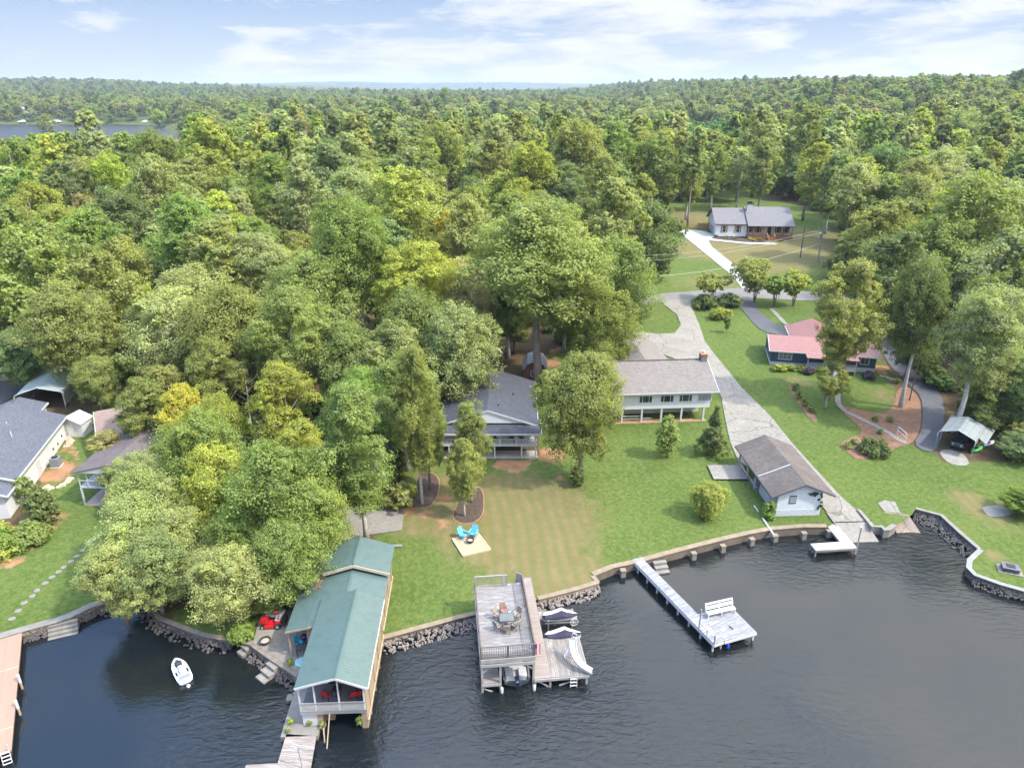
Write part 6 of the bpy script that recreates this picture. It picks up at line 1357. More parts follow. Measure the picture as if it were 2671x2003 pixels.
m=MB(); m.beam((.06,-Lp+.05,zp),(.06,-Lp+.05,zp+.85),.09,.09,up=(0,1,0)); m.beam((.06,-Lp+2.,zp),(.06,-Lp+2.,zp+1.9),.09,.09,up=(0,1,0)); m.beam((.06,-Lp+.05,zp+.55),(.06,-Lp+2.,zp+.6),.05,.05); m.beam((.06,-Lp+1.,zp),(.06,-Lp+1.,zp+.6),.05,.05,up=(0,1,0)); part(m,'ladder_rail',M_galv,o)
b0,b1=pf[3],pf[2]; bd=(b1-b0); bl=bd.length
wb=empty('pier_bench',inworld(o,(b0.x+.25,b0.y-.25,zp)),o.rotation_euler.z+math.atan2(bd.y,bd.x),'long white bench with slatted back at the edge of the swim platform','bench')
m=MB(); m.box(.0,-.35,.42,bl-.4,.1,.47); part(m,'seat',M_white,wb)
m=MB(); m.slab([(0,.10,.62),(bl-.4,.10,.62),(bl-.4,.22,.88),(0,.22,.88)],.04); m.slab([(0,.25,.98),(bl-.4,.25,.98),(bl-.4,.33,1.12),(0,.33,1.12)],.04); part(m,'backrest',M_white,wb)
for x in (.05,bl/2-.2,bl-.45): m=MB(); m.beam((x,-.3,0),(x,-.3,.42),.08,.08,up=(0,1,0)); m.beam((x,.05,0),(x,.33,1.12),.08,.08,up=(0,1,0)); part(m,'leg',M_white,wb)
jg=empty('blue_jug',inworld(o,(wd+.3,-Lp-.18,.35)),0,'blue bottle float hanging from the front edge of the white pier','float'); m=MB(); m.lathe([(.05,-.25),(.11,-.2),(.12,.12),(.05,.24),(.03,.3)],12); part(m,'body',plain('bright_blue',(.01,.09,.55),.35),jg,smooth=True); m=MB(); m.tube([(0,0,.3),(0,.06,.55)],.012,5); part(m,'rope',M_white,jg)
# cleat
g_=G(*P('c4',970,1065),zp); cl_=empty('dock_cleat',(g_.x,g_.y,zp),R(30),'dark metal cleat in the middle of the swim platform','cleat'); m=MB(); m.box(-.05,-.22,0,.05,.22,.04); part(m,'base',M_rail,cl_); m=MB(); m.beam((0,-.2,.07),(0,.2,.07),.05,.04); part(m,'horn',M_rail,cl_)
# ------------------------------------------------------------------ L shaped dock
g0=G(*P('c4',1755,215),.8); o=empty('corner_dock',(g0.x,g0.y,0),0,'small L shaped dock with pale grey top beside the boat ramp','dock')
pl=[G(*P('c4',*q),.8)-Vector((g0.x,g0.y,0)) for q in ((1755,215),(1835,208),(2008,405),(1668,425),(1625,372),(1870,355))]
m=MB(); m.prism([(p.x,p.y) for p in pl][::-1],.70,.80); part(m,'deck',plain('pale_grey_top',(.42,.43,.46),.7,.14,2,fine=14),o)
m=MB()
for i in range(6): a=pl[i]; b_=pl[(i+1)%6]; m.beam((a.x,a.y,.60),(b_.x,b_.y,.60),.05,.18)
part(m,'edge_boards',M_timber,o)
m=MB()
for q in pl[:6]: m.beam((q.x*.97,q.y*.98,-1.2),(q.x*.97,q.y*.98,.7),.11,.11,up=(0,1,0))
each(m,'pile',M_ptrim,o)
q=G(*P('c4',2003,402),.8); po=empty('mooring_pole',(q.x+.08,q.y+.05,0),0,'tall thin pole at the corner of the L shaped dock','pole'); m=MB(); m.tube([(0,0,-1.2),(.02,0,3.05)],.07,8); part(m,'shaft',M_ptrim,po); m=MB(); m.lathe([(.09,3.03),(.09,3.1)],10); part(m,'cap',M_white,po)
# pipes / ramp edges
def curb(pa,pb,w,h,label,mat,lift=.0,name='concrete_curb',cat='curb'):
    a=T(*pa); b_=T(*pb); a.z+=lift; b_.z+=lift; o=empty(name,a,0,label,cat); m=MB(); d=b_-a; m.beam((0,0,h/2-.1),(d.x,d.y,d.z+h/2-.1),w,h+.1); part(m,'body',mat,o); m=MB(); m.beam((0,0,h+.01),(d.x,d.y,d.z+h+.01),w*1.15,.04); part(m,'cap',mat,o); return o
curb(P('d3',1815,1178),P('d3',1975,1370),.28,.28,'concrete curb on the right side of the boat ramp',M_cap)
curb(P('d3',1480,1195),P('d3',1560,1305),.2,.12,'low concrete curb on the left side of the boat ramp',M_cap)
curb(P('d3',690,1120),P('d3',735,1185),.10,.10,'upper piece of white drain pipe beside the shed bush',M_white,name='drain_pipe',cat='pipe')
curb(P('d3',780,1255),P('d3',905,1440),.13,.12,'white drain pipe running down the lawn to the sea wall',M_white,name='drain_pipe',cat='pipe')
curb(P('c1',1745,420),P('c1',1930,418),.30,.14,'pale concrete strip behind the boathouse',M_cap)
# ------------------------------------------------------------------ jet ski on the water
a=G(*P('c5',1680,635),.25); b_=G(*P('c5',1775,820),.25); d=(a-b_); o=empty('jet_ski',((a.x+b_.x)/2,(a.y+b_.y)/2,.0),math.atan2(d.y,d.x),'white and teal jet ski floating in the cove','jet ski')
hl=d.length/2+.05
st=[(-1,.50,.34),(-.8,.56,.36),(-.2,.58,.40),(.3,.54,.46),(.65,.40,.50),(.88,.22,.50),(1.,.06,.46)]
m=MB(); m.loft([[(x*hl,-w_,h),(x*hl,-w_*.95,.12),(x*hl,0,-.15),(x*hl,w_*.95,.12),(x*hl,w_,h),(x*hl,w_*.75,h+.05),(x*hl,-w_*.75,h+.05)] for x,w_,h in st]); part(m,'hull',plain('jetski_white',(.62,.65,.70),.25,.05),o,smooth=False)
m=MB(); m.loft([[(x*hl,-w_,.38),(x*hl,-w_*.7,h),(x*hl,w_*.7,h),(x*hl,w_,.38)] for x,w_,h in ((-.55,.24,.62),(-.3,.26,.78),(.0,.22,.70),(.12,.2,.66))]); part(m,'seat',plain('jetski_seat',(.42,.45,.48),.5,.1),o)
m=MB(); m.loft([[(x*hl,-w_,.42),(x*hl,-w_*.6,h),(x*hl,w_*.6,h),(x*hl,w_,.42)] for x,w_,h in ((.16,.26,.75),(.32,.32,.86),(.5,.26,.70),(.75,.12,.56))]); part(m,'hood',plain('jetski_hood',(.025,.03,.04),.25),o)
m=MB(); m.tube([(.2*hl,-.36,.95),(.26*hl,0,.9),(.2*hl,.36,.95)],.03,6); part(m,'handlebar',M_black,o)
m=MB(); m.box(-.92*hl,-.42,.405,-.58*hl,.42,.425); part(m,'rear_pad',plain('grey_mat',(.22,.24,.26),.8),o)
for s in (-1,1): m=MB(); m.box(-.5*hl,s*.40-.07,.43,.25*hl,s*.40+.07,.455); part(m,'foot_well',M_black,o)
g_=G(*P('c5',1800,875),.05); fl=empty('mooring_float',(g_.x,g_.y,0),R(35),'small white mooring float behind the jet ski','float'); m=MB(); m.lathe([(.02,-.1),(.13,-.05),(.15,.1),(.06,.2)],12); part(m,'body',M_white,fl,smooth=True); m=MB(); m.tube([(0,0,.1),(-.3,.5,.15)],.02,5); part(m,'rope',M_tcap,fl)
# ------------------------------------------------------------------ adirondack chairs and fire pit pad
cn=[T(*P('e2',*q)) for q in ((300,712),(1310,480),(1800,1130),(720,1390))]
o=empty('fire_pit_pad',(cn[3].x,cn[3].y,cn[3].z),0,'square sand pad framed in timber on the middle lawn','pad'); og=cn[3]
m=MB(); m.prism([(p.x-og.x,p.y-og.y) for p in reversed(cn)],-.1,.14); part(m,'surface',plain('sandy_pad',(.40,.30,.19),.95,.25,2,fine=8),o)
m=MB()
for i in range(4): a=cn[i]-og; b_=cn[(i+1)%4]-og; m.beam((a.x,a.y,.08),(b_.x,b_.y,.08),.12,.20)
part(m,'edging',plain('edging_timber',(.46,.37,.24),.8,.2),o)
M_aqua=plain('aqua_plastic',(.10,.40,.62),.4,.08)
def adirondack(loc,rz,label):
    o=empty('adirondack_chair',loc,rz,label,'chair','blue adirondack chairs by the fire pit')
    m=MB(); m.slab([(-.27,-.32,.40),(.27,-.32,.40),(.27,.22,.27),(-.27,.22,.27)],.04); part(m,'seat',M_aqua,o)
    m=MB()
    for k in range(5): x=-.24+.12*k; h=.98+.10*(1-abs(k-2)/2.); m.slab([(x-.055,.20,.26),(x+.055,.20,.26),(x+.06,.55,h),(x-.06,.55,h)],.03)
    part(m,'backrest',M_aqua,o)
    for s in (-1,1):
        m=MB(); m.box(s*.36-.07,-.38,.55,s*.36+.07,.42,.585); part(m,'armrest',M_aqua,o)
        m=MB(); m.beam((s*.33,-.30,0),(s*.33,-.30,.55),.05,.10,up=(0,1,0)); part(m,'leg',M_aqua,o); m=MB(); m.beam((s*.30,-.28,.36),(s*.30,.50,.02),.04,.10); part(m,'leg',M_aqua,o)
    return o
p=T(*P('e2',690,700)); adirondack((p.x+.1,p.y+.1,p.z+.14),R(52),'left light blue adirondack chair on the sand pad')
p=T(*P('e2',1130,620)); adirondack((p.x,p.y,p.z+.14),R(-18),'right light blue adirondack chair on the sand pad')
def firebowl(loc,r_,label,mat=None):
    o=empty('fire_pit',loc,0,label,'fire pit'); mat=mat or plain('rusty_iron',(.055,.03,.022),.8,.3); m=MB(); m.lathe([(r_*.55,.0),(r_*.9,.12),(r_,.32),(r_*1.08,.32),(r_*1.08,.35),(r_*.95,.35),(r_*.85,.16)],20); part(m,'bowl',mat,o); m=MB(); m.lathe([(r_*.84,.17),(r_*.84,.2)],16); part(m,'ash',plain('ash',(.35,.33,.31),.9,.3),o); return o
p=T(*P('e2',1010,860)); firebowl((p.x,p.y,p.z+.14),.36,'round dark fire bowl in front of the blue chairs')
g_=G(*P('c2',410,118),.9); firebowl((g_.x,g_.y,.9),.42,'rusty fire ring on the boathouse patio near the water')
p=T(*P('d7',1795,985)); o=empty('square_fire_pit',(p.x,p.y,p.z),R(-22),'square stone fire pit on a slab on the right lawn point','fire pit'); m=MB(); m.box(-1.,-.7,-.1,1.,.7,.06); part(m,'slab',M_cap,o)
m=MB(); m.box(-.65,-.5,.06,.65,.5,.42); part(m,'body',M_dstone,o); m=MB(); m.box(-.7,-.55,.42,.7,.55,.5); part(m,'rim',plain('slate_rim',(.13,.12,.15),.8),o); m=MB(); m.box(-.35,-.28,.5,.35,.28,.56); part(m,'lid',M_black,o)
# ------------------------------------------------------------------ patio things
a=G(*P('e3',1450,870),.9); b_=G(*P('e3',1810,850),.9)
o=empty('riding_mower',((a.x+b_.x)/2,(a.y+b_.y)/2+.3,.9),R(2),'red riding mower parked on the boathouse patio','mower')
M_mr=plain('mower_red',(.50,.015,.02),.3,.1); 
m=MB(); m.loft([[(x,-w_,.38),(x,-w_*.9,h),(x,w_*.9,h),(x,w_,.38)] for x,w_,h in ((-.92,.18,.62),(-.85,.24,.72),(-.3,.26,.84),(-.22,.26,.86))]); part(m,'hood',M_mr,o)
m=MB(); m.box(-.25,-.3,.3,.35,.3,.40); m.loft([[(x,-.34,.35),(x,-.34,h),(x,.34,h),(x,.34,.35)] for x,h in ((.28,.45),(.36,.62),(.8,.64),(.88,.5))]); part(m,'fender',M_mr,o)
m=MB(); m.box(.32,-.22,.64,.72,.22,.72); m.box(.68,-.2,.7,.78,.2,1.02); part(m,'seat',plain('mower_seat',(.30,.30,.31),.6),o,bevel=.02)
m=MB(); m.tube([(-.22,0,.8),(-.02,0,1.0)],.025,6); m.tube([(-.02+.07*math.sin(t)*.7,.17*math.cos(t),1.0+.12*math.sin(t)) for t in np.linspace(0,6.283,15)],.02,6,cap=False); part(m,'steering_wheel',M_black,o)
m=MB(); m.box(-.5,-.5,.12,.25,.42,.3); part(m,'mower_deck',M_mr,o); m=MB(); m.box(.9,-.36,.4,1.25,.36,.85); part(m,'grass_bag',M_black,o)
for x,r_,w_ in ((-.68,.17,.12),(.58,.25,.18)):
    for s in (-1,1):
        m=MB(); m.tube([(x,s*.42-w_/2,r_),(x,s*.42+w_/2,r_)],r_,16); wh=part(m,'wheel',plain('rubber',(.02,.02,.02),.85),o); m=MB(); m.tube([(x,s*.42-w_/2-.01,r_),(x,s*.42+w_/2+.01,r_)],r_*.5,12); part(m,'rim',M_trim,wh)
def worktable(loc,rz,w_,d_,h,mat,label,cat='table'):
    o=empty('work_table',loc,rz,label,cat); m=MB(); m.box(-w_/2,-d_/2,h-.05,w_/2,d_/2,h); part(m,'tabletop',mat,o)
    for a in (-1,1):
        for c_ in (-1,1): m=MB(); m.beam((a*(w_/2-.06),c_*(d_/2-.06),0),(a*(w_/2-.06),c_*(d_/2-.06),h-.05),.06,.06,up=(0,1,0)); part(m,'leg',M_black,o)
    return o
g_=G(*P('e3',1750,430),1.65); worktable((g_.x,g_.y,.9),R(2),1.5,.85,.75,plain('grey_top',(.24,.26,.28),.5,.1),'grey topped outdoor table behind the red mower')
o=empty('gas_can',(g_.x+.1,g_.y-.05,1.65),R(20),'red fuel can on the grey table behind the mower','fuel can'); m=MB(); m.box(-.2,-.14,0,.2,.14,.3); part(m,'body',M_mr,o,bevel=.05); m=MB(); m.tube([(.12,0,.3),(.25,0,.42)],.03,6); part(m,'spout',M_black,o)
g_=G(*P('z1',1010,960),1.3); patio_chair((g_.x,g_.y,.9),R(70),plain('turquoise',(.05,.42,.52),.5),'turquoise chair at the patio table by the boathouse',None,M_black)
g_=G(*P('z1',1230,960),1.3); patio_chair((g_.x,g_.y,.9),R(-60),plain('dark_mesh',(.05,.05,.06),.7),'dark mesh chair between patio table and brick wall',None,M_black)
g_=G(*P('z1',1200,1090),1.4); 
o=worktable((g_.x-.3,g_.y,.9),R(5),1.2,.7,.72,plain('dark_mesh_top',(.06,.06,.065),.6),'black metal patio table beside the boathouse')
g_=G(*P('z1',1110,850),1.6); o=empty('kettle_grill',(g_.x,g_.y,.9),0,'dark blue kettle grill under the boathouse eave','grill'); m=MB(); m.lathe([(.05,.5),(.24,.58),(.3,.75),(.27,.9),(.12,1.0),(.02,1.02)],18); part(m,'kettle',plain('navy_enamel',(.01,.015,.09),.2),o,smooth=True)
for a in (0,2.1,4.2): m=MB(); m.beam((.12*math.cos(a),.12*math.sin(a),.6),(.3*math.cos(a),.3*math.sin(a),0),.03,.03,up=(0,1,0)); part(m,'leg',M_black,o)
g_=[G(*P('z1',*q),.93) for q in ((905,1350),(1200,1225),(1285,1290),(1260,1480),(1210,1540),(905,1450))]
og=g_[0]; o=empty('water_mat',(og.x,og.y,.9),0,'pale blue rolled floating mat lying on the patio','floating mat'); m=MB(); m.prism([(p.x-og.x,p.y-og.y) for p in g_][::-1],.01,.10); part(m,'sheet',plain('pale_aqua_foam',(.30,.50,.56),.6,.08),o,bevel=.02)
m=MB(); c0=sum((p for p in g_),Vector())/6-og
for k in range(3):
    rr0=.18+.17*k; m.tube([(c0.x+rr0*1.15*math.cos(t),c0.y+rr0*.62*math.sin(t),.11) for t in np.linspace(0,6.283,22)],.022,5,cap=False)
part(m,'coils',plain('aqua_coil',(.16,.36,.44),.6,.08),o)
# ------------------------------------------------------------------ kayaks, car, covered boat
def kayak(pa,pb,mat,label):
    a=T(*pa); b_=T(*pb); d=b_-a; L_=d.length/2; o=empty('kayak',((a.x+b_.x)/2,(a.y+b_.y)/2,a.z+.18),math.atan2(d.y,d.x),label,'kayak')
    m=MB(); m.loft([[(x*L_,-w_,.2*1),(x*L_,-w_*.7,.0),(x*L_,w_*.7,.0),(x*L_,w_,.2),(x*L_,w_*.4,.30),(x*L_,-w_*.4,.30)] for x,w_ in ((-1,.04),(-.8,.22),(-.35,.36),(.35,.36),(.8,.22),(1,.04))]); part(m,'hull',mat,o)
    m=MB(); m.loft([[(x*L_,-w_,.305),(x*L_,w_,.305),(x*L_,w_*.9,.31),(x*L_,-w_*.9,.31)] for x,w_ in ((-.3,.05),(-.2,.16),(.2,.16),(.3,.05))]); part(m,'cockpit',M_black,o); return o
kayak(P('e5',880,985),P('e5',1150,870),plain('lime_plastic',(.06,.42,.10),.4),'bright green kayak beside the weathered carport')
kayak(P('e5',1185,855),P('e5',1440,725),plain('pale_plastic',(.44,.46,.50),.4),'pale grey kayak beside the weathered carport')
o=empty('small_car',inworld(cr_,(.1,2.6,0)),R(-42),'small dark utility car parked under the weathered carport','car')
m=MB(); m.loft([[(-.7,y,.35),(.7,y,.35),(.68,y,h),(-.68,y,h)] for y,h in ((-1.6,.75),(-1.5,.9),(-.7,.98),(1.5,1.0),(1.7,.8))]); part(m,'body',plain('car_green',(.03,.05,.045),.3),o)
m=MB(); m.loft([[(-.6,y,.95),(.6,y,.95),(.5,y,h),(-.5,y,h)] for y,h in ((-.8,1.0),(-.4,1.5),(.9,1.5),(1.2,1.0))]); part(m,'cabin',M_pane,o)
for x in (-.68,.68):
    for y in (-1.0,1.1): m=MB(); m.tube([(x-.1,y,.32),(x+.1,y,.32)],.32,14); wh=part(m,'wheel',MATS['rubber'],o); m=MB(); m.tube([(x-.11,y,.32),(x+.11,y,.32)],.15,10); part(m,'rim',M_galv,wh)
for x in (-.45,.45): m=MB(); m.tube([(x,-1.62,.65),(x,-1.56,.65)],.11,10); part(m,'headlight',M_white,o)
a=T(*P('e4',1060,520)); b_=T(*P('e4',1330,1010)); d=b_-a
o=empty('covered_boat',((a.x+b_.x)/2,(a.y+b_.y)/2,(a.z+b_.z)/2+.1),math.atan2(d.y,d.x),'boat under a white cover on a trailer beside the curved driveway','boat')
st=[(-3.,.25,.9),(-2.6,.8,1.25),(-1.5,1.1,1.65),(-.3,1.15,1.95),(.8,1.15,1.75),(2.,1.1,1.45),(2.8,1.,1.2)]
m=MB(); m.loft([[(x,-w_,.95),(x,-w_*.8,.95+(h-.95)*.6),(x,0,h),(x,w_*.8,.95+(h-.95)*.6),(x,w_,.95),(x,0,.9)] for x,w_,h in st]); part(m,'cover',plain('white_tarp',(.55,.57,.60),.6,.06),o)
m=MB(); m.loft([[(x,-w_*.98,.94),(x,-w_*.7,.5),(x,0,.35),(x,w_*.7,.5),(x,w_*.98,.94)] for x,w_,h in st]); part(m,'hull',plain('dark_hull',(.02,.025,.04),.3),o)
m=MB(); m.beam((-3.6,0,.35),(2.6,0,.3),.12,.12); m.beam((-2,-.9,.4),(2.4,-.9,.4),.08,.08); m.beam((-2,.9,.4),(2.4,.9,.4),.08,.08); part(m,'trailer',M_galv,o)
for x in (.6,1.4):
    for s in (-1,1): m=MB(); m.tube([(x,s*1.05-.1,.28),(x,s*1.05+.1,.28)],.3,14); wh=part(m,'wheel',MATS['rubber'],o); m=MB(); m.tube([(x,s*1.05-.11,.28),(x,s*1.05+.11,.28)],.15,10); part(m,'rim',M_galv,wh)
p=T(*P('d2',1600,850)); o=empty('propane_tank',(p.x,p.y,p.z+.35),R(25),'white propane tank at the edge of the right wood','tank'); m=MB(); m.tube([(-.75,0,0),(-.65,0,0),(.65,0,0),(.75,0,0)],[.12,.3,.3,.12],12); part(m,'body',M_white,o); m=MB(); m.box(-.5,-.1,-.35,-.4,.1,0); m.box(.4,-.1,-.35,.5,.1,0); part(m,'leg',M_galv,o)
p=T(*P('d2',1930,890)); o=empty('utility_trailer',(p.x,p.y,p.z),R(50),'black utility trailer standing in the right wood','trailer'); m=MB(); m.box(-1.6,-.9,.45,1.6,.9,.55); 
for s in (-1,1): m.box(-1.6,s*.9-.03,.55,1.6,s*.9+.03,1.1)
m.box(1.55,-.9,.55,1.61,.9,1.6); part(m,'bed',M_black,o); m=MB(); m.beam((-1.6,-.3,.45),(-2.7,0,.45),.08,.08); m.beam((-1.6,.3,.45),(-2.7,0,.45),.08,.08); part(m,'tongue',M_tanpaint,o)
for s in (-1,1): m=MB(); m.tube([(0,s*1.02-.09,.33),(0,s*1.02+.09,.33)],.33,14); part(m,'wheel',MATS['rubber'],o)
# ------------------------------------------------------------------ handrail, steps on right path, picnic table, fence, posts
p=T(*P('d2',1245,1240)); o=empty('garden_handrail',(p.x,p.y,p.z),math.atan2(1,-1.),'white handrail beside the garden steps on the right','handrail')
a=T(*P('d2',1190,1200)); b_=T(*P('d2',1275,1245)); o.rotation_euler=(0,0,0); d=a-p; e=b_-p
m=MB(); m.beam((d.x+.6,d.y+.3,d.z),(d.x+.6,d.y+.3,d.z+1.),.08,.08,up=(0,1,0)); m.beam((e.x,e.y,e.z),(e.x,e.y,e.z+1.),.08,.08,up=(0,1,0)); part(m,'post',M_white,o)
m=MB(); m.beam((d.x+.6,d.y+.3,d.z+1.),(e.x,e.y,e.z+1.),.07,.07); m.beam((d.x+.6,d.y+.3,d.z+.5),(e.x,e.y,e.z+.5),.05,.05); part(m,'rail',M_white,o)
p=T(*P('c7',950,100)); o=empty('picnic_table',(p.x,p.y,p.z),R(10),'dark picnic table on the clay clearing behind the cabin','table'); m=MB(); m.box(-.9,-.4,.70,.9,.4,.75); part(m,'tabletop',M_timber,o)
for s in (-1,1): m=MB(); m.box(-.9,s*.75-.14,.42,.9,s*.75+.14,.46); part(m,'bench',M_timber,o)
for x in (-.7,.7): m=MB(); m.beam((x,-.8,0),(x,.3,.7),.09,.05); m.beam((x,.8,0),(x,-.3,.7),.09,.05); m.beam((x,-.8,.4),(x,.8,.4),.09,.05); part(m,'leg',M_timber,o)
p=T(*P('d1',285,400)); o=empty('wood_fence',(p.x,p.y,p.z),R(-3),'short orange wooden fence at the end of the pale driveway','fence'); m=MB()
for k in range(3): m.box(0,0,.3+.4*k,8.2,.05,.45+.4*k)
m.box(5.,-.02,.1,8.2,.0,1.5); part(m,'boards',M_cedl,o); m=MB()
for x in (0,2.7,5.4,8.2): m.beam((x,.08,-.3),(x,.08,1.4),.14,.14,up=(0,1,0))
part(m,'posts',M_cedl,o)
p=T(*P('d1',1370,1180)); 
o=empty('mailbox',(p.x,p.y,p.z),0,'white mailbox post at the roadside between the crepe myrtles','mailbox'); m=MB(); m.beam((0,0,0),(0,0,1.1),.1,.1,up=(0,1,0)); part(m,'post',M_white,o); m=MB(); m.tube([(0,-.25,1.2),(0,.25,1.2)],.13,10); part(m,'box',M_white,o)
def upole(base,h,label,arm=False,r_=.14,mat=None):
    o=empty('utility_pole',(base.x,base.y,base.z-.1),0,label,'pole'); m=MB(); m.tube([(0,0,-.2),(0,0,h)],[r_,r_*.7],10); part(m,'pole',mat or M_twig,o)
    if arm:
        m=MB(); m.beam((-1.1,0,h-.5),(1.1,0,h-.5),.1,.12); part(m,'crossarm',M_bark,o); m=MB(); m.lathe([(.05,h-2.6),(.32,h-2.5),(.32,h-1.5),(.1,h-1.4)],14,(-.5,0)); part(m,'transformer',M_galv,o)
        for x in (-1,0,1): m=MB(); m.lathe([(.05,h-.44),(.07,h-.3),(.03,h-.2)],8,(x,0)); part(m,'insulator',M_white,o)
    return o
b1_=T(*P('d1',1795,770)); upole(b1_,8.2,'grey utility pole with transformer right of the distant house',True,.16,plain('grey_pole',(.26,.25,.23),.8))
upole(T(*P('d1',1605,715)),7.6,'dark wooden pole on the lawn right of the distant house')
upole(T(*P('d2',1305,955)),7.2,'thin dark pole in the mulch beside the curved driveway',False,.09)
upole(T(*P('e8',1420,1030)),5.,'dark pole on the small lawn left of the cabin',False,.08)
def wire(a,b_,sag,label,r_=.03):
    o=empty('power_line',a,0,label,'cable','overhead power lines'); m=MB(); d=b_-a; m.tube([(d.x*t,d.y*t,d.z*t-sag*4*t*(1-t)) for t in np.linspace(0,1,24)],r_,5); part(m,'cable',plain('cable_grey',(.45,.44,.40),.5),o)
top=b1_+Vector((0,0,7.6))
wire(top,G(*P('d1',-260,700),16.),1.2,'upper power line crossing the distant lawn to the left',.016); wire(top+Vector((.2,0,-.5)),G(*P('d1',-260,760),15.),1.2,'second power line crossing the distant lawn to the left',.016); wire(top+Vector((0,0,-3.2)),G(*P('d1',-200,930),9.),1.5,'thick lower cable crossing the distant driveway',.03)
wire(top,G(*P('d1',2600,620),22.),1.,'power line from the transformer pole into the right forest',.022)
for k,(x0,y0,x1,y1) in enumerate([(1000,345,2400,285),(1030,300,2400,245),(1400,322,2400,300)]): wire(G(*P('d6',x0,y0),24.),G(*P('d6',x1,y1),26.),3.,['lowest line over the right forest','highest line over the right forest','middle line over the right forest'][k],.06)
# stepping stones
for k,(x,y) in enumerate([(105,1538),(158,1470),(208,1402),(280,1343),(320,1295),(390,1232),(452,1180),(508,1133),(553,1095),(615,1042),(662,998),(714,947),(764,895),(797,858)]):
    p=T(*P('d8',x,y)); o=MB(); rs=random.Random(k); o.prism([(.30*math.cos(a)*rs.uniform(.85,1.1),.27*math.sin(a)*rs.uniform(.85,1.1)) for a in np.arange(0,6.28,.7)],0,.06); o=o.build('stepping_stone',M_cap); o.location=(p.x,p.y,p.z-.01); o.rotation_euler=(0,0,k*.7)
    nm=['first','second','third','fourth','fifth','sixth','seventh','eighth','ninth','tenth','eleventh','twelfth','thirteenth','last']; tag(o,'flat round stepping stone on the left lawn, %s from the water end'%nm[k],'stepping stone','stepping stones across the left lawn')
# ------------------------------------------------------------------ shrubs and garden trees
def shrub(name,px,Rr,H,colr,label,prof='round',cat='bush',leaf=.16,nl=16,nc=16,nk=14,zb=.0,lob=(.3,.48),trunk=0.,multi=1,group=None,droop=0,seed=None,sx=1.,rz=0,bark=None,z=None,gap=0):
    p=px if isinstance(px,Vector) else T(*px); seed=seed or int(abs(p.x*13+p.y*7))%9000
    q,t,L,rl=crown_arrays(seed,Rr,zb,H,prof,nl,nc,nk,leaf,lob,droop=droop,gap=gap)
    o=empty(name,(p.x,p.y,p.z if z is None else z),rz,label,cat,group); o.scale=(sx,1,1)
    c=bpy.data.objects.new('foliage' if not trunk else 'crown',quad_mesh('foliage',q,t,[M_leaf])); col.objects.link(c); c.parent=o; c.color=(*COLS.get(colr,colr),1) if isinstance(colr,str) else (*colr,1)
    tm=trunk_mb(seed,L,rl,max(zb,.3),H,trunk or .05,6,multi=multi,n=6); part(tm,'trunk' if trunk else 'stems',bark or M_twig,o,smooth=True); return o
shrub('hedge',P('d8',60,925),2.6,2.3,'green','large rounded green hedge below the left house','hedge','hedge',.22,26,18,14)
shrub('hedge',P('d8',235,880),2.0,2.1,'mid','green hedge clump right of the large left hedge','hedge','hedge',.22,22,18,14)
shrub('hedge',P('d8',-90,960),2.8,2.6,'yellowgreen','yellowish hedge cut by the left photo edge','hedge','hedge',.22,22,18,14)
shrub('garden_shrub',P('d8',345,735),1.9,4.2,'dark','tall dark shrub at the corner of the long left house','oak','bush',.22,22,16,14,.2,trunk=.1)
shrub('garden_shrub',P('d8',235,560),1.5,3.6,'mid','loose mid green shrub against the left house wall','oak','bush',.2,16,14,10,.5,trunk=.08,gap=.3)
shrub('garden_bush',P('e3',700,1215),1.15,1.5,'green','bright green bush on the cove bank beside the patio','round','bush',.18,18,18,16)
z_=T(*P('c8',1000,1625)); hh=lambda p,v: next((h for h in np.arange(.5,30,.05) if PJ(p.x,p.y,p.z+h)[1]<v),3)
shrub('young_tree',z_,1.75,hh(z_,P('c8',0,1165)[1]),'mid','slim young tree on the lawn in front of the ranch house','oak','tree',.2,24,18,14,.5,trunk=.09)
z_=T(*P('c8',1488,1585)); shrub('conical_tree',z_,2.15,hh(z_,P('c8',0,1010)[1]),'dark','dense conical evergreen right of the slim young tree','cone','tree',.2,40,22,16,.35,(.26,.36),trunk=.12)
z_=T(*P('d3',205,1205)); shrub('weeping_tree',z_,2.55,hh(z_,P('d3',0,835)[1]),(.33,.36,.085),'small yellow green weeping tree on the waterside lawn','umbrella','tree',.13,44,24,40,.9,(.2,.28),trunk=.1,droop=1.3)
shrub('garden_bush',P('d3',845,1255),.85,2.0,'green','green leafy bush at the front left corner of the boat shed','round','bush',.17,16,16,14)
shrub('garden_bush',P('c7',1590,1165),1.2,2.4,'dark','dark bush at the lawn edge under the leaning tree','round','bush',.18,18,16,14)
shrub('garden_bush',P('c7',240,1260),.6,1.7,'yellowgreen','narrow yellow green shrub beside the left mulch bed','column','bush',.14,12,14,10)
for k,x in enumerate((335,400,465,520)): shrub('low_hedge',P('d2',x,735+k*3),1.15,1.0,'yellowgreen','yellow green foundation bush below the blue house, '+['leftmost','second from left','third from left','rightmost'][k],'round','bush',.17,12,14,12,group='yellow green bushes below the blue house')
shrub('garden_bush',P('d2',585,765),1.1,1.0,(.10,.085,.11),'purple grey bush at the left porch corner of the blue house',leaf=.15); shrub('garden_bush',P('d2',1010,795),1.3,1.0,(.10,.085,.11),'purple grey bush at the right porch corner of the blue house',leaf=.15)
shrub('garden_bush',P('d2',1065,1330),2.0,1.9,'dark','big round dark green bush in the curved flower bed','hedge','bush',.18,30,20,16)
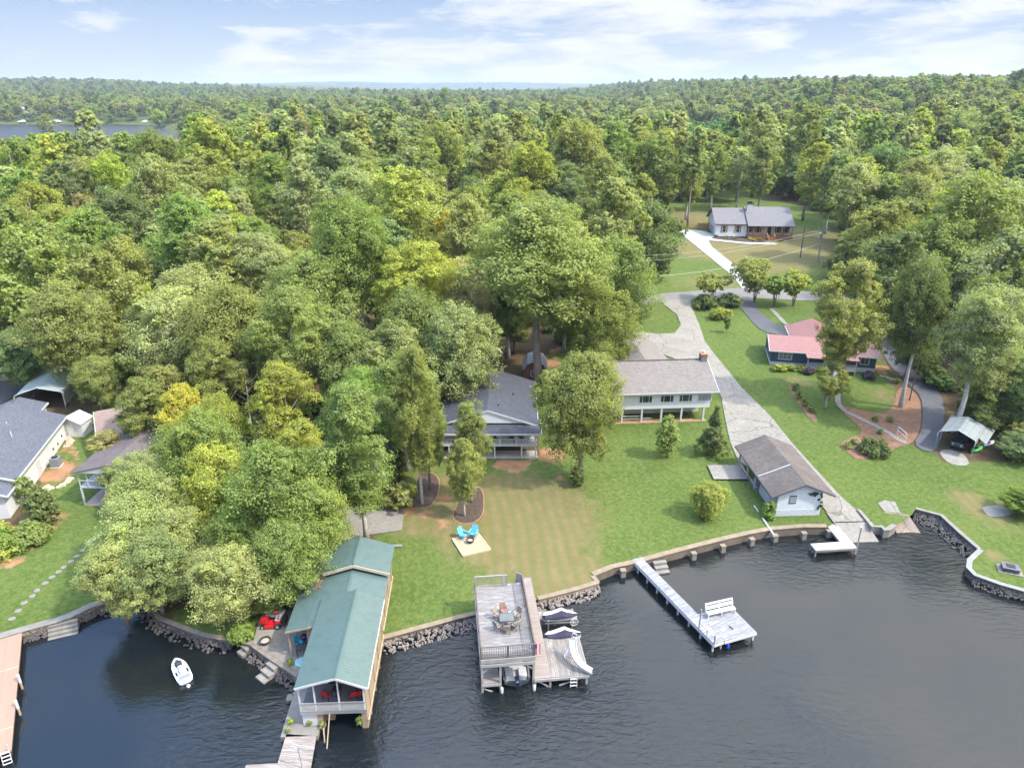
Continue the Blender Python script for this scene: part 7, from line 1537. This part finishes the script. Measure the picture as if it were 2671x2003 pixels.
for k,(x,y,c_) in enumerate([(860,1300,'green'),(892,1262,'pale'),(1065,1100,'olive'),(1165,1105,'olive'),(1095,1195,'pale'),(1215,830,'olive')]): shrub('rose_bush',P('d2',x,y),.65,.85,c_,['small green rose bush at the left end of the flower bed','pale flowering rose bush left in the flower bed','low bush upper left on the mulch slope','low bush upper right on the mulch slope','pale bush behind the big round bush','low bush by the rocks at the driveway'][k],leaf=.13,nl=9,nc=12,nk=9,gap=.2)
for k,(x,y) in enumerate([(470,880),(500,940),(545,990),(590,1040)]): shrub('row_shrub',P('d2',x,y),.75,1.1,'mid','shrub in the diagonal mulch strip, '+['topmost','second from top','third from top','lowest'][k],leaf=.15,nl=10,nc=12,nk=10,group='shrubs in the diagonal mulch strip',gap=.15)
shrub('garden_bush',P('d1',600,1268),2.3,2.7,'dark','dark green clipped bush left of the asphalt driveway mouth','hedge','bush',.28,20,16,14); shrub('garden_bush',P('d1',840,1250),2.3,2.6,'dark','dark green clipped bush right beside the asphalt driveway mouth','hedge','bush',.28,20,16,14); shrub('garden_bush',P('d1',730,1375),2.2,2.2,'yellowgreen','yellow green bush below the two dark clipped bushes','round','bush',.26,16,16,14)
z_=T(*P('d1',650,1175)); shrub('umbrella_tree',z_,4.6,hh(z_,P('d1',0,895)[1]),'olive','flat topped small tree behind the two clipped bushes','umbrella','tree',.3,26,18,16,2.2,trunk=.14,multi=3)
z_=T(*P('d1',808,1530)); shrub('young_tree',z_,.85,hh(z_,P('d1',0,1345)[1]),'dark','tiny young tree on the lawn beside the concrete driveway','oak','tree',.18,12,12,10,.7,trunk=.05)
for k,(bx,by,top,Rr,cc_) in enumerate([(1110,1195,700,5.8,'olive'),(1320,1232,905,3.4,'green'),(1530,1238,850,4.2,'yellowgreen')]):
    z_=T(*P('d1',bx,by)); shrub('crepe_myrtle',z_,Rr,hh(z_,P('d1',0,top)[1]),cc_,['largest multi stemmed crepe myrtle beside the road','smallest multi stemmed crepe myrtle beside the road','yellow green crepe myrtle, right of three beside the road'][k],'umbrella','tree',.30,30,20,16,2.4,(.2,.32),trunk=.22,multi=5,bark=M_bark)
for k,(x,y) in enumerate([(1100,535),(1180,535),(1050,525),(900,515),(800,505),(1400,545),(700,490)]): shrub('bed_plant',P('d1',x,y),.7,.7,['yellowgreen','green','yellowgreen','mid','olive','mid','dark'][k],'low plant in the bed of the distant house, '+['fifth from left','sixth from left','fourth from left','third from left','second from left','rightmost','leftmost'][k],leaf=.2,nl=8,nc=9,nk=8,group='plants in the bed of the distant house')
for k,(x,y,r_,c_) in enumerate([(705,1055,.32,'lime'),(675,1140,.25,'pale'),(920,1050,.35,'olive'),(1510,1040,.42,'green'),(700,360,.35,'lime'),(1075,1080,.3,'pale')]):
    g_=G(*P('c2',x,y),.45 if k!=4 else .9); shrub('potted_plant',g_,r_,r_*1.7,c_,['lime green plant at the left edge of the boathouse walkway','pale weed at the outer corner of the boathouse walkway','trailing plant in front of the white boathouse wall','green plant on the right brick pier of the boathouse','variegated plant beside the floating mat','plant hanging by the brick pier of the boat slip'][k],cat='plant',leaf=.09,nl=8,nc=9,nk=8)
# ivy on the shed gable
q,t,L,rl=crown_arrays(77,.5,0,2.2,'column',12,12,9,.13); 
sh=[ob for ob in bpy.data.objects if ob.name.startswith('boat_shed')][0]
iv=bpy.data.objects.new('ivy',quad_mesh('ivy',q,t,[M_leaf])); col.objects.link(iv); iv.location=inworld(sh,(4.5,-.05,.5)); iv.scale=(.7,.45,1); iv.color=(.07,.12,.04,1); tag(iv,'dark ivy climbing the right corner of the boat shed','ivy')
q,t,L,rl=crown_arrays(78,.45,0,.5,'round',9,9,7,.11); iv=bpy.data.objects.new('ivy',quad_mesh('ivy',q,t,[M_leaf])); col.objects.link(iv); iv.location=inworld(sh,(3.7,-.05,2.35)); iv.scale=(1.6,.3,1); iv.color=(.06,.10,.04,1); tag(iv,'ivy hanging under the right gable slope of the boat shed','ivy')
# rough weeds on the cove bank

# fallen leaves on the lawns, patio and roofs
def leaves(name,areas,mat,seed=1):
    rs=random.Random(seed); m=MB()
    for (cs,x,y,r,n,zf) in areas:
        p=T(*P(cs,x,y))
        for _ in range(n):
            a=rs.uniform(0,6.283); d=r*rs.uniform(0,1)**.6; qx=p.x+d*math.cos(a); qy=p.y+d*math.sin(a); z=(tz(qx,qy)+.06) if zf is None else zf
            if z<.7: continue
            t=rs.uniform(0,3.14); s=rs.uniform(.03,.07); c_,s_=math.cos(t)*s,math.sin(t)*s
            m.add([(qx-c_,qy-s_,z),(qx+s_*.6,qy-c_*.6,z+.015),(qx+c_,qy+s_,z+.01),(qx-s_*.6,qy+c_*.6,z+.02)],[(0,1,2,3)])
    o=m.build(name,mat); o['kind']='stuff'; return o
leaves('fallen_leaves',[('c7',1750,1000,9,800,None),('c7',1800,1200,6,400,None),('c7',1650,1150,5,350,None),('c7',1000,1200,8,200,None),('c7',500,1300,7,220,None),('d3',300,900,10,160,None),('c8',1300,1400,9,150,None),('z1',650,800,1.9,50,.93)],plain('dry_leaf',(.27,.25,.10),.9,.35,4))
m=MB(); rs=random.Random(4)
for _ in range(110):
    y=rs.uniform(10.4,12.1); x=-.85+rs.gauss(0,.22)-.12*(12.1-y); z=(4.0 if x>-.86 else 3.97+.33*(x+.86))+(.29*(x+.86) if x>-.86 else 0)+.05; s=rs.uniform(.04,.1); t=rs.uniform(0,3)
    p=inworld(BH,(x,y,z)); m.add([(p.x-s,p.y,p.z),(p.x,p.y-s*.6,p.z+.02),(p.x+s,p.y,p.z+.01),(p.x,p.y+s*.6,p.z+.02)],[(0,1,2,3)])
o=m.build('roof_leaf_litter',plain('brown_litter',(.28,.15,.10),.9,.3,4)); o['kind']='stuff'
